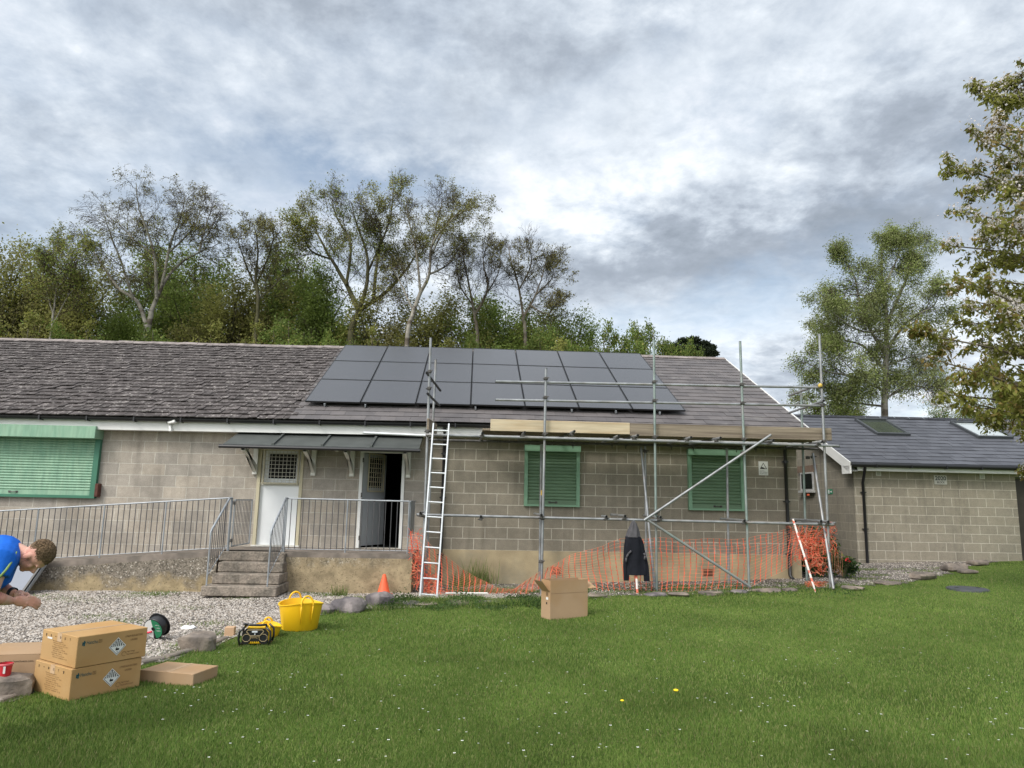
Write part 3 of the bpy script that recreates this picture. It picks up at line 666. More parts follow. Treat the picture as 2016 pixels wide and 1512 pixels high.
def downpipe(x, y, zt, zb, par, r=.034, swan=True, bend=0):
    m = MB()
    pts = [(x, -.34, zt), (x, -.34, zt-.06), (x, y, zt-.32), (x, y, zb+.08), (x+bend, y-.1, zb)] if swan else [(x, y, zt), (x, y, zb)]
    m.tube(pts, r, 12); o = m.build('downpipe', M_gutter, par, smooth=50)
    for z in (zt-.55, (zt+zb)/2+.1, zb+.5):
        m = MB(); m.box(x-r*1.9, y-r*.4, z-.012, x+r*1.9, y-y*.3+.02, z+.012); m.lathe((x, y, z-.03), [(r, 0), (r*1.22, 0), (r*1.22, .06), (r, .06)], 12); m.build('pipe_bracket', M_gutter, o)
    return o
downpipe(-.20, -.06, 3.36, .3, BL, bend=0); xr = aY(1550, 1000, -.06)[0]; downpipe(xr, -.06, 3.36, .42, BL, bend=.03)
# doors
def frame(x0, x1, z0, z1, wd, y0, y1, mat, name, par, sill=False):
    m = MB(); m.box(x0, y0, z0, x0+wd, y1, z1); m.box(x1-wd, y0, z0, x1, y1, z1); m.box(x0+wd, y0, z1-wd, x1-wd, y1, z1)
    if sill: m.box(x0+wd, y0, z0, x1-wd, y1, z0+wd)
    return m.build(name, mat, par)
def grille(m, P, ex, ez, w_, h_, nx, nz_, r=.005):
    P, ex, ez = [np.array(t, float) for t in (P, ex, ez)]
    for i in range(nx+1): m.tube([P+ex*w_*i/nx, P+ex*w_*i/nx+ez*h_], r, 5)
    for j in range(nz_+1): m.tube([P+ez*h_*j/nz_, P+ez*h_*j/nz_+ex*w_], r, 5)
d1 = MB(); d1.box(D1[0]+.06, .05, .93, D1[1]-.06, .09, 2.10); d1.box(D1[0]+.06, .05, 2.16, D1[1]-.06, .09, 2.80)
do = d1.build('door', M_door, BL)
frame(D1[0], D1[1], .9, 2.86, .06, -.02, .12, M_cream, 'door_frame', do)
m = MB(); m.box(D1[0]-.02, -.05, .9, D1[1]+.02, .1, .93); m.build('threshold', M_paint, do); m = MB(); m.box(D1[0]+.06, .02, 2.10, D1[1]-.06, .08, 2.16); m.build('door_rail', M_paint, do)
m = MB(); m.box(D1[0]+.21, .034, 2.24, D1[1]-.16, .05, 2.73); m.build('window_pane', M_dark, do)
frame(D1[0]+.10, D1[1]-.08, 2.12, 2.84, .035, -.035, -.005, M_cream, 'grille_frame', do, True)
m = MB(); grille(m, (D1[0]+.12, -.045, 2.13), (1, 0, 0), (0, 0, 1), .68, .69, 9, 9, .0048); m.build('grille', M_grille, do)
# open door
hx_, hy_ = D2[0]+.06, .12; th = math.radians(62); ex = np.array([math.cos(th), math.sin(th), 0]); ey = np.array([-math.sin(th), math.cos(th), 0])
m = MB(); m.obox((hx_, hy_, .93), ex*.80, ey*.045, (0, 0, 1.87)); do2 = m.build('door', M_doorg, BL); do2['label'] = 'grey white door standing open inwards'
frame(D2[0], D2[1], .9, 2.86, .06, -.02, .12, M_white, 'door_frame', do2)
q = np.array([hx_, hy_, 0])-ey*.012
m = MB(); m.obox(q+ex*.20+np.array([0, 0, 2.10]), ex*.42, ey*.01, (0, 0, .62)); m.build('window_pane', M_glass, do2)
m = MB(); q2 = q-ey*.02; grille(m, q2+ex*.15+np.array([0, 0, 2.03]), ex, (0, 0, 1), .54, .76, 7, 8, .0055)
for a in (0, 1): m.obox(q2+ex*(.13+a*.54)+np.array([0, 0, 2.01]), ex*.03, ey*.015, (0, 0, .8)); m.obox(q2+ex*.13+np.array([0, 0, 2.01+a*.77]), ex*.57, ey*.015, (0, 0, .03))
m.build('grille', M_cream, do2)
m = MB(); m.obox(q+ex*.70-ey*.04+np.array([0, 0, 1.85]), ex*.10, ey*.03, (0, 0, .02)); m.tube([q+ex*.72-ey*.045+np.array([0, 0, 1.80]), q+ex*.72-ey*.045+np.array([0, 0, 1.92])], .012, 6); m.build('door_handle', M_coupler, do2)
for z in (1.05, 1.9, 2.6): m = MB(); m.box(D2[0]+.05, -.026, z, D2[0]+.075, .0, z+.09); m.build('hinge', M_coupler, do2)
# canopy over both doors
CYF = -.95; cb0, cb1 = aY(478, 853, -.01), aY(836, 857, -.01); cf0, cf1 = aY(433, 873, CYF), aY(822, 884, CYF)
zb_ = (cb0[2]+cb1[2])/2+.01; zf_ = (cf0[2]+cf1[2])/2; cx0, cx1 = (cb0[0]+cf0[0])/2, (cb1[0]+cf1[0])/2
m = MB(); m.obox((cx0, CYF, zf_-.03), (cx1-cx0, 0, 0), (0, -CYF-.005, zb_-zf_), (0, 0, .03)); cn = m.build('canopy', M_felt, BL); cn['label'] = 'dark felted lean-to canopy over the two doors'
m = MB()
for i in range(1, 4):
    x = cx0+(cx1-cx0)*i/4; m.obox((x-.02, CYF, zf_), (.045, 0, 0), (0, -CYF-.005, zb_-zf_), (0, 0, .04))
m.obox((cx0, CYF-.01, zf_-.07), (cx1-cx0, 0, 0), (0, .03, 0), (0, 0, .072)); m.build('batten', M_felt, cn)
m = MB(); m.tube([(cx0-.05, CYF-.05, zf_-.045), (cx1+.03, CYF-.05, zf_-.045)], .034, 10); m.build('canopy_gutter', M_gutter, cn)
for bx, wide in ((501, 1), (616, 0), (692, 0), (803, 0)):
    x = aY(bx, 935, -.05)[0]; m = MB()
    m.box(x-.045, -.075, 2.31, x+.045, -.002, zb_-.05); m.prism([(x-.035, -.075, 2.36), (x-.035, -.075, 2.50), (x-.035, CYF+.05, zf_-.10), (x-.035, CYF+.05, zf_-.03), (x-.035, CYF+.13, zf_-.03), (x-.035, -.075, 2.62)][:4]+[(x-.035, CYF+.22, zf_-.02)], (.07, 0, 0))
    m.prism([(x-.03, -.075, zb_-.16), (x-.03, -.075, zb_-.05), (x-.03, CYF+.05, zf_-.03), (x-.03, CYF+.05, zf_-.11)], (.06, 0, 0))
    m.build('bracket', M_paint, cn)
# shutters
def shutter(x0, x1, z0, z1, boxh, boxd, mf, ms, mbx, nsl, lab, wd=.07, par=BL):
    m = MB(); m.box(x0, -.085, z0, x0+wd, .0, z1-boxh); m.box(x1-wd, -.085, z0, x1, 0, z1-boxh); m.box(x0+wd, -.08, z0, x1-wd, 0, z0+wd*.55)
    w_ = m.build('window_shutter', mf, par); w_['label'] = lab
    m = MB(); m.box(x0-.01, -boxd, z1-boxh, x1+.01, 0, z1, .006); m.build('shutter_box', mbx, w_)
    za, zb2 = z0+wd*.55+.09, z1-boxh; m = MB(); xa, xb = x0+wd, x1-wd; n = nsl*4; vs = []; 
    for k in range(n+1):
        t = k/n; ph = (k % 4); y = [-.030, -.047, -.050, -.042][ph]
        z = za+(zb2-za)*t; vs += [(xa, y, z), (xb, y, z)]
    m.add(vs, [(2*k, 2*k+1, 2*k+3, 2*k+2) for k in range(n)]); m.box(xa, -.06, z0+wd*.55, xb, -.02, za)
    m.build('slats', ms, w_)
    m = MB(); xc = (xa+xb)/2+.02; m.tube([(xc-.07, -.062, z0+wd*.55+.045), (xc-.06, -.085, z0+wd*.55+.045), (xc+.06, -.085, z0+wd*.55+.045), (xc+.07, -.062, z0+wd*.55+.045)], .008, 6)
    m.box(xc-.09, -.068, z0+wd*.55+.028, xc-.05, -.06, z0+wd*.55+.066); m.box(xc+.05, -.068, z0+wd*.55+.028, xc+.09, -.06, z0+wd*.55+.066); m.build('shutter_handle', M_coupler, w_)
    return w_
shutter(1.45, 2.59, 1.79, 3.03, .13, .16, M_green, M_greens, M_green, 15, 'green roller shutter right of the ladder')
shutter(4.855, 6.03, 1.775, 3.03, .13, .16, M_green, M_greens, M_green, 15, 'green roller shutter behind the diagonal brace')
w3 = shutter(-10.2, -7.03, 1.77, 3.17, .24, .34, M_greend, M_greenl, M_greenl, 19, 'wide faded green roller shutter at the left edge', wd=.10)
m = MB(); m.box(-7.02, -.13, 1.80, -6.95, 0, 2.06, .01); m.build('rusty_bracket', pm('rusty_brown_steel', (.09, .03, .02), .8, var=.3, vscale=20), w3)
# small wall fittings
m = MB(); p = aY(664, 884, 0); m.lathe((p[0], 0, p[2]), [(.0, -.09), (.05, -.085), (.06, -.06), (.06, 0)], 14, ax=(0, 1, 0), ex=(1, 0, 0)); m.build('wall_lamp', M_paint, BL)
m = MB()
for z in (1.62,): m.box(-6.9, -.01, z, -6.9+.01, 0, z+.01)
# air bricks in the plinth
for px, py in ((1094, 1123), (1394, 1127)):
    p = aY(px, py, -.004); m = MB(); m.box(p[0]-.11, -.012, p[2]-.075, p[0]+.11, -.003, p[2]+.075)
    a = m.build('air_brick', pm('terracotta', (.32, .13, .07), .8, var=.15), BL); m = MB()
    for i in range(5): m.box(p[0]-.09, -.0145, p[2]-.062+i*.026, p[0]+.09, -.012, p[2]-.05+i*.026)
    m.build('slot', M_dark, a)
# ------------------------------------------------------------------ solar panels
W_ = 8.08; pw = W_/7; SX0, SS0 = -3.155, .735; PL = 4.66/3
for c in range(7):
    for r in range(3):
        x0 = SX0+c*pw+.008; s0 = SS0+r*PL+.008; a, b = pw-.016, PL-.016
        cen = RP(x0+a/2, s0+b/2, .13)
        wd_ = ['bottom', 'middle', 'top'][r]; cl = ['first', 'second', 'third', 'fourth', 'fifth', 'sixth', 'last'][c]
        e = empty('solar_panel', cen, f'black solar panel on the slate roof, {cl} from the left in the {wd_} row', 'solar panel', 'black solar panels on the roof')
        def q(x, s, h): return RP(x, s, h)
        ux = np.array([1., 0, 0]); us = (RP(0, 1, 0)-RP(0, 0, 0)); uh = (RP(0, 0, 1)-RP(0, 0, 0)); fw = .014
        m = MB()
        m.obox(q(x0, s0, .10), ux*a, us*fw, uh*.033); m.obox(q(x0, s0+b-fw, .10), ux*a, us*fw, uh*.033)
        m.obox(q(x0, s0+fw, .10), ux*fw, us*(b-2*fw), uh*.033); m.obox(q(x0+a-fw, s0+fw, .10), ux*fw, us*(b-2*fw), uh*.033); m.build('frame', M_pvf, e)
        j = R_.gauss(0, .0012); k_ = R_.gauss(0, .0012)
        m = MB(); m.obox(q(x0+fw, s0+fw, .118+j), ux*(a-2*fw)+uh*k_, us*(b-2*fw)-uh*j, uh*.010); m.build('glass', M_pv, e)
for x in (SX0+.40, SX0+1.24, SX0+3.55, SX0+5.6, SX0+6.55, SX0+7.5):
    m = MB(); m.obox(RP(x, SS0-.035, .03), (.03, 0, 0), RP(0, 3*PL+.06, 0)-RP(0, 0, 0), (RP(0, 0, 1)-RP(0, 0, 0))*.055); m.build('mounting_rail', M_galvr, BL)
# ------------------------------------------------------------------ CCTV camera, signs
p = aY(339, 834, -.30); e = empty('security_camera', p, 'white bullet security camera under the eaves left of the canopy', 'camera')
m = MB(); m.obox(p+np.array([-.09, -.05, -.02]), (.17, -.05, .03), (.03, .09, 0), (0, 0, .07), .012); m.build('housing', M_white, e)
m = MB(); m.tube([p+np.array([-.05, .02, -.02]), p+np.array([-.02, -.02, -.10]), p+np.array([.0, -.05, -.16])], .028, 10); m.build('lower_head', M_white, e, smooth=40)
m = MB(); m.lathe(p+np.array([-.078, -.055, .012]), [(0, 0), (.024, 0), (.024, .006), (0, .006)], 12, ax=(-.96, -.28, 0)); m.build('lens', M_gutter, e)
p = aY(1503, 922, -.012); e = empty('warning_sign', p, 'white camera warning sign with black triangle on the block wall beside the downpipe', 'sign')
m = MB(); m.box(p[0]-.10, -.012, p[2]-.145, p[0]+.10, -.001, p[2]+.145, .003); m.build('sign_plate', M_signw, e)
m = MB(); y = -.0135
def tri(cx, cz, r): return [(cx-r*.87, y, cz-r*.5), (cx+r*.87, y, cz-r*.5), (cx, y, cz+r)]
A, B = tri(p[0], p[2]+.03, .088), tri(p[0], p[2]+.03, .066)
for i in range(3): m.quad(A[i], A[(i+1) % 3], B[(i+1) % 3], B[i])
for i in range(8): t0, t1 = p[0]-.052+i*.013, p[0]-.052+(i+1)*.013; m.quad((t0, y, p[2]-.005), (t1, y, p[2]-.005), (t1, y, p[2]-.005+.012+.018*math.sin(1+i*.5)), (t0, y, p[2]-.005+.012+.018*math.sin(.5+i*.5)))
m.build('symbol', M_ink, e)
for i, s_ in enumerate(('WARNING', 'CCTV CAMERAS', 'IN OPERATION')): text(s_, (p[0]-.08, -.0135, p[2]-.065-i*.028), (1, 0, 0), (0, 0, 1), .016, M_ink, e, width=[.10, .16, .15][i])
# ------------------------------------------------------------------ annexe (2020 block)
A0 = np.array([10.571, 3.154, 0]); TH = -.0264; T2 = np.array([math.cos(TH), math.sin(TH), 0]); N2 = np.array([math.sin(TH), -math.cos(TH), 0])   # N2 points to the camera
cor = aY(1683, 1000, 3.18); XC = (np.array([cor[0], cor[1], 0])-A0)@T2
def Q2(u, v, z): q_ = A0+T2*u-N2*v; return np.array([q_[0], q_[1], z])       # u along the wall, v into the building
AX = empty('annexe_building', Q2(3, 3, .3), 'low pale block annexe with blue grey slate roof and two roof windows on the right', 'building')
ZE = 3.42+.0; g0 = Q2(XC, -.34, 0)
zg = aY(1700, 913, g0[1])[2]; ZE = zg+.03
u1 = 12.0; m = MB(); ZW = ZE-.14
hd0 = aY(2001, 1000, 3.1); UD = (np.array([hd0[0], hd0[1], 0])-A0)@T2
def face(m, a, b, c, d): m.quad(a, b, c, d)
face(m, Q2(XC, 0, -.2), Q2(UD, 0, -.2), Q2(UD, 0, ZW), Q2(XC, 0, ZW)); face(m, Q2(UD+1.0, 0, -.2), Q2(u1, 0, -.2), Q2(u1, 0, ZW), Q2(UD+1.0, 0, ZW))
face(m, Q2(UD, 0, 2.75), Q2(UD+1, 0, 2.75), Q2(UD+1, 0, ZW), Q2(UD, 0, ZW)); face(m, Q2(UD, .15, -.2), Q2(UD, 0, -.2), Q2(UD, 0, 2.75), Q2(UD, .15, 2.75)) 
face(m, Q2(UD, 0, -.2), Q2(UD, .15, -.2), Q2(UD, .15, 2.75), Q2(UD, 0, 2.75))
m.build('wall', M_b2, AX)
m = MB(); m.obox(Q2(UD+.03, .10, .3), T2*.94, -N2*.05, (0, 0, 2.42)); m.build('door', pm('dark_brown_door', (.035, .028, .02), .6, var=.2), AX)
RV = 3.1; rs = .46; SL2 = math.hypot(RV+.34, (RV+.34)*rs); c2, s2 = 1/math.hypot(1, rs), rs/math.hypot(1, rs)
def RP2(u, s, h=0.0): q_ = Q2(u, -.34+s*c2-h*s2, 0); q_[2] = ZE+s*s2+h*c2; return q_
m = MB(); zt = ZE+(RV+.34)*rs
m.add([Q2(XC, .0, -.2), Q2(XC, 2*RV, -.2), Q2(XC, 2*RV, ZW), Q2(XC, RV, zt-.12), Q2(XC, 0, ZW)], [(4, 3, 2, 1, 0)])
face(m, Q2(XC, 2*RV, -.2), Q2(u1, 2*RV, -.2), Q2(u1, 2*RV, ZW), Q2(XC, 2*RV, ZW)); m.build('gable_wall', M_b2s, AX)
UL = XC-.22
m = MB(); m.add([RP2(UL, 0, -.02), RP2(u1, 0, -.02), RP2(u1, SL2, -.02), RP2(UL, SL2, -.02), Q2(u1, 2*RV+.34, ZE), Q2(UL, 2*RV+.34, ZE)], [(0, 1, 2, 3), (3, 2, 4, 5)]); m.build('roof_deck', M_slate2b, AX)
m = MB(); slates(m, UL, u1, RP2, SL2, .262, .3); m.build('slate_roof', [M_slate2, M_slate2b], AX)
m = MB(); u = UL
while u < u1:
    o = Q2(u, RV, zt); m.prism([o-N2*-.14+np.array([0, 0, -.03]), o+np.array([0, 0, .05]), o+N2*.14*-1*-1+np.array([0, 0, -.03])], T2*.44); u += .45
m.build('ridge_tiles', M_slate2b, AX)
m = MB(); m.obox(Q2(XC-.02, -.27, ZE-.20), T2*(u1-XC), -N2*.03, (0, 0, .14)); m.obox(Q2(XC-.02, -.24, ZE-.198), T2*(u1-XC), -N2*.26, (0, 0, .012)); m.build('fascia', M_white, AX)
m = MB(); a_, b_ = Q2(UL, -.335, ZE-.055), Q2(u1, -.335, ZE-.055)
m.tube([a_, b_], .06, 12); gt2 = m.build('gutter', M_gutter, AX, smooth=40)
for uu in np.arange(XC+.4, u1, .9): m = MB(); m.obox(Q2(uu, -.41, ZE-.12), T2*.03, -N2*.14, (0, 0, .09)); m.build('gutter_bracket', M_gutter, gt2)
m = MB(); m.obox(RP2(UL-.03, -.02, -.24), T2*.025, RP2(0, SL2, 0)-RP2(0, 0, 0), RP2(0, 0, .25)-RP2(0, 0, 0)); m.obox(RP2(UL-.005, -.0, -.24), T2*.22, RP2(0, SL2, 0)-RP2(0, 0, 0), (RP2(0, 0, .012)-RP2(0, 0, 0)))
m.obox(Q2(UL-.03, -.36, ZE-.28), T2*.025, -N2*.45, (0, 0, .2)); m.build('barge_board', M_white, AX)
dp = Q2((np.array([*aY(1702, 1000, 3.1)[:2], 0])-A0)@T2, -.05, 0)
m = MB(); m.tube([dp-T2*.06+N2*.28+np.array([0, 0, ZE-.1]), dp-T2*.05+N2*.2+np.array([0, 0, ZE-.25]), dp+np.array([0, 0, ZE-.5]), dp+np.array([0, 0, .45])], .035, 12); dpo = m.build('downpipe', M_gutter, AX, smooth=50)
for z in (ZE-.75, 1.35): m = MB(); m.obox(dp+np.array([0, 0, z])-T2*.07+N2*.02, T2*.14, -N2*.06, (0, 0, .025)); m.build('pipe_bracket', M_gutter, dpo)
def on2(px, py, out=0.0):
    d = ray(px, py); o = A0+N2*out; s_ = ((o-CAM)@N2)/(d@N2); return CAM+d*s_
for i, (px, py) in enumerate(((1729, 932), (1933, 938))):
    p = on2(px, py); m = MB(); m.obox(p-T2*.065+N2*.022-np.array([0, 0, .065]), T2*.13, -N2*.022, (0, 0, .13), .004); v = m.build('wall_vent', M_paint, AX)
    m = MB()
    for k in range(4): m.obox(p-T2*.045+N2*.024+np.array([0, 0, -.045+k*.025]), T2*.09, -N2*.002, (0, 0, .012))
    m.build('louvre', pm('vent_shadow_grey', (.25, .24, .2), .8), v)
p = on2(1851, 945); e = empty('building_sign', p, 'small pale sign reading 2020 BLOCK on the annexe wall under the gutter', 'sign')
m = MB(); m.obox(p-T2*.165+N2*.018-np.array([0, 0, .115]), T2*.33, -N2*.017, (0, 0, .23), .004); m.build('sign_plate', pm('pale_grey_plate', (.56, .54, .49), .6, var=.05), e)
q = p+N2*.0195; M_ch = pm('charcoal_letters', (.05, .05, .055), .6)
text('2020', q-T2*.145+np.array([0, 0, -.005]), T2, (0, 0, 1), .10, M_ch, e, width=.29, bold=.03); text('BLOCK', q-T2*.10+np.array([0, 0, -.085]), T2, (0, 0, 1), .05, M_ch, e, width=.2, bold=.02)
# roof windows
def roofwin(px0, px1, py0, py1, lab, gm):
    # find u,s from pixels
    def us(px, py):
        d = ray(px, py); o = RP2(0, 0, .06); nrm = RP2(0, 0, 1)-RP2(0, 0, 0); s_ = ((o-CAM)@nrm)/(d@nrm); P_ = CAM+d*s_-RP2(0, 0, .06); return P_@T2, P_@(RP2(0, 1, 0)-RP2(0, 0, 0))
    uu0, ss0 = us(px0, py1); uu1, _ = us(px1, py1); _, ss1 = us(px0, py0)
    ww = uu1-uu0; us_ = RP2(0, 1, 0)-RP2(0, 0, 0); uh = RP2(0, 0, 1)-RP2(0, 0, 0); hh_ = ss1-ss0; f = .07
    m = MB(); o = RP2(uu0, ss0, 0)
    m.obox(o, T2*ww, us_*f, uh*.09, .008); m.obox(o+us_*(hh_-f), T2*ww, us_*f, uh*.11, .008); m.obox(o+us_*f, T2*f, us_*(hh_-2*f), uh*.09, .008); m.obox(o+T2*(ww-f)+us_*f, T2*f, us_*(hh_-2*f), uh*.09, .008)
    r = m.build('roof_window', pm('dark_grey_aluminium', (.05, .055, .06), .45, var=.06), AX); r['label'] = lab
    m = MB(); m.obox(o+T2*f+us_*f, T2*(ww-2*f), us_*(hh_-2*f), uh*.055); m.build('pane', gm, r)
    return us(px0, py1)
M_pane1 = pm('roof_glass_dark', (.05, .06, .05), .06, spec=.9, var=.1); M_pane2 = pm('roof_glass_milky', (.42, .46, .46), .08, spec=.9, var=.05)
roofwin(1727, 1791, 826, 854, 'roof window with dark green glass', M_pane1); roofwin(1926, 1993, 832, 860, 'roof window with milky pale glass', M_pane2)
# side wall details: small window with lintel, exit sign
XS = Q2(XC, 2, 0)[0]-.015
w0 = aX(1578, 963, XS); w1 = aX(1603, 963, XS); wt = aX(1590, 930, XS)
m = MB(); ya, yb = sorted((w0[1], w1[1])); zb3, zt3 = min(w0[2], 2.35), wt[2]
m.box(XS-.03, ya, zb3, XS+.01, ya+.05, zt3); m.box(XS-.03, yb-.05, zb3, XS+.01, yb, zt3); m.box(XS-.03, ya+.05, zb3, XS+.01, yb-.05, zb3+.04); m.box(XS-.03, ya+.05, zt3-.04, XS+.01, yb-.05, zt3); m.box(XS-.10, ya-.05, zb3-.06, XS+.01, yb+.05, zb3)
sw = m.build('side_window', pm('grey_frame', (.42, .42, .41), .5), AX); m = MB(); m.box(XS-.02, ya+.06, zb3+.06, XS, yb-.06, zt3-.06); m.build('pane', M_glass, sw)
m = MB(); m.box(XS-.012, ya-.2, zt3, XS+.01, yb+.2, zt3+.2); m.build('lintel', pm('brown_stone_lintel', (.16, .11, .08), .9, var=.2), sw)
p = aX(1635, 968, XS); e = empty('exit_sign', p, 'small green emergency exit sign on the side wall of the annexe', 'sign')
m = MB(); m.box(XS-.012, p[1]-.13, p[2]-.065, XS, p[1]+.13, p[2]+.065); m.build('sign_plate', pm('exit_green', (.01, .20, .10), .5, var=.03), e)
m = MB(); y0, z0 = p[1], p[2]; xx = XS-.0135
m.quad((xx, y0+.10, z0-.05), (xx, y0+.03, z0-.05), (xx, y0+.03, z0+.05), (xx, y0+.10, z0+.05))
m.add([(xx, y0-.10, z0), (xx, y0-.05, z0+.04), (xx, y0-.05, z0-.04)], [(0, 1, 2)]); m.quad((xx, y0-.05, z0-.012), (xx, y0+.01, z0-.012), (xx, y0+.01, z0+.012), (xx, y0-.05, z0+.012))
m.build('symbol', M_signw, e)
# ------------------------------------------------------------------ concrete deck, ramp and steps
A = np.array
FY = -1.3; XD0, XD1 = aY(566, 1090, FY)[0], aY(812, 1090, FY)[0]      # deck front wall right of the steps
XS0, XS1 = aY(428, 1090, FY)[0], aY(562, 1090, FY)[0]
ZD = .895
RE = empty('entrance_ramp', (-4, -.6, .2), 'weathered concrete ramp and landing with four steps below the two doors', 'ramp')
m = MB(); m.box(XS1+.02, FY, -.05, XD1, -.008, ZD-.09); m.build('landing_wall', M_landwall, RE)
m = MB(); m.box(XS0, FY+.02, ZD-.09, XD1+.0, -.006, ZD); m.build('landing_slab', M_slab, RE)
# ramp falling to the left
XR0 = -8.6; zr0 = .55
m = MB(); m.prism([(XR0, FY, -.1), (XS0, FY, -.1), (XS0, FY, ZD-.09), (XR0, FY, zr0-.12)], (0, -FY-.008, 0)); m.build('ramp_wall', M_rampwall, RE)
m = MB(); m.prism([(XR0, FY+.015, zr0-.12), (XS0, FY+.015, ZD-.09), (XS0, FY+.015, ZD), (XR0, FY+.015, zr0)], (0, -FY-.02, 0)); m.build('ramp_slab', M_slab, RE)
st = []
TR, RI = .275, .17
nx0 = [aY(418, 1128, FY-TR)[0], aY(416, 1128, FY-2*TR)[0], aY(396, 1151, FY-3*TR)[0]]
for i in range(4):
    z = ZD-RI*i; m = MB()
    if i == 0: x0, x1, y0 = XS0+.03, XS1-.01, FY-.01
    else:
        y0 = FY-TR*i; q0_, q1_ = [0, ((430, 1106), (558, 1106)), ((418, 1128), (551, 1128)), ((396, 1151), (545, 1151))][i]; x0, x1 = aY(*q0_, y0)[0], aY(*q1_, y0)[0]
    m.box(x0, y0, max(z-RI, .05), x1, FY+.3 if i else FY+.3, z-.002*i, .014); o = m.build('step', M_concrete, RE)
m = MB(); m.box(XS1-.06, FY-.12, .1, XS1+.02, FY+.2, ZD-.02, .01); m.build('step_cheek', M_concrete, RE)
# ------------------------------------------------------------------ railings
def railing(name, label, pts_top, zbot, nb, posts, rr=.014, br=.006, group=None, plate=None, hand=None):
    pts_top = [A(p, float) for p in pts_top]; e = empty(name, (*pts_top[0][:2], zbot(pts_top[0][0]) if callable(zbot) else zbot[0]), label, 'railing', group)
    L = [0]
    for a, b in zip(pts_top, pts_top[1:]): L.append(L[-1]+np.linalg.norm((b-a)[:2]))
    def at(t):
        d = t*L[-1]; i = min(np.searchsorted(L, d, side='right')-1, len(L)-2); f = (d-L[i])/(L[i+1]-L[i]); return pts_top[i]*(1-f)+pts_top[i+1]*f
    def bot(t): q = at(t).copy(); q[2] = zbot(q[0]) if callable(zbot) else np.interp(t, np.linspace(0, 1, len(zbot)), zbot); return q
    m = MB(); m.tube(pts_top, hand or rr, 8); m.build('top_rail', M_galvr, e)
    m = MB(); m.tube([bot(t)+A([0, 0, .05]) for t in np.linspace(0, 1, 12)], br*1.2, 6); m.build('bottom_rail', M_galvr, e)
    for t in posts:
        m = MB(); m.tube([bot(t)-A([0, 0, .03]), at(t)], rr*.95, 8); m.build('post', M_galvr, e)
    for k in range(1, nb):
        t = k/nb; m = MB(); m.tube([bot(t)+A([0, 0, .05]), at(t)], br*1.25, 5); m.build('bar', M_thin, e)
    return e
def tp(px, py, Y): return aY(px, py, Y)
yr = FY+.06
a = tp(563, 981, yr); b = tp(806, 987, yr)
c_ = A([b[0]+.0, -.12, b[2]])
railing('railing', 'straight grey steel railing along the landing in front of the open door', [a, b], [ZD, ZD], 21, [0, .5, 1.0])
e = empty('end_panel', (b[0], -.7, ZD), 'grey steel end panel closing the landing beside the scaffold', 'railing')
m = MB(); m.box(b[0]+.01, yr+.03, b[2]-.62, b[0]+.03, -.35, b[2]-.01); m.build('plate', M_galvr, e)
m = MB(); m.tube([(b[0]+.02, yr, b[2]), (b[0]+.02, -.05, b[2])], .014, 8); m.build('top_rail', M_galvr, e)
m = MB(); m.tube([(b[0]+.02, -.3, ZD), (b[0]+.02, -.3, b[2])], .014, 8); m.build('post', M_galvr, e)
a2 = tp(420, 982, yr); b2 = tp(0, 1006, yr); c2_ = A([-8.4, yr, b2[2]-.05]); t0 = tp(458, 980, yr)
zr = lambda x: zr0+(ZD-zr0)*(x-XR0)/(XS0-XR0)
railing('railing', 'long sloping grey railing with thin bars beside the ramp on the left', [c2_, b2, a2, t0], lambda x: min(zr(x), ZD), 44, [0, .23, .49, .735, 1.0])
# stair rails
def stair_rail(top, yb, ztop, zend, foot, lab, n=9):
    e = empty('stair_rail', (top[0], yb, foot), lab, 'railing', 'handrails of the entrance steps')
    B = A([top[0]-.02, yb, zend]); T = A([top[0], FY+.05, ztop])
    m = MB(); m.tube([T, T+A([0, -.10, 0]), B+A([0, .03, .04]), B, B-A([0, 0, .06])], .019, 10); m.build('handrail', M_galvr, e, smooth=50)
    m = MB(); m.tube([B, (B[0], B[1], foot)], .014, 8); m.build('post', M_galvr, e)
    m = MB(); m.tube([T, (T[0], T[1], ZD)], .014, 8); m.build('post', M_galvr, e)
    m = MB(); m.tube([(T[0], T[1]-.08, ZD+.10), (B[0], B[1], foot+.16)], .008, 6); m.build('bottom_rail', M_galvr, e)
    for k in range(1, n):
        f = k/n; p0 = A([T[0], T[1]-.08, ZD+.10])*(1-f)+A([B[0], B[1], foot+.16])*f; p1 = (T+A([0, -.10, 0]))*(1-f)+B*f
        m = MB(); m.tube([p0, p1], .006, 5); m.build('bar', M_thin, e)
YB = FY-.80
tl = tp(456, 981, FY+.05); zl = aY(430, 1048, YB)[2]; stair_rail(tl, YB, tl[2], zl, .385, 'left handrail of the concrete steps with grey bars, next to the gate')
tr_ = tp(566, 981, FY+.05); zr_ = aY(538, 1047, YB)[2]; stair_rail(tr_, YB, tr_[2], zr_, .385, 'right handrail of the concrete steps in front of the white door')
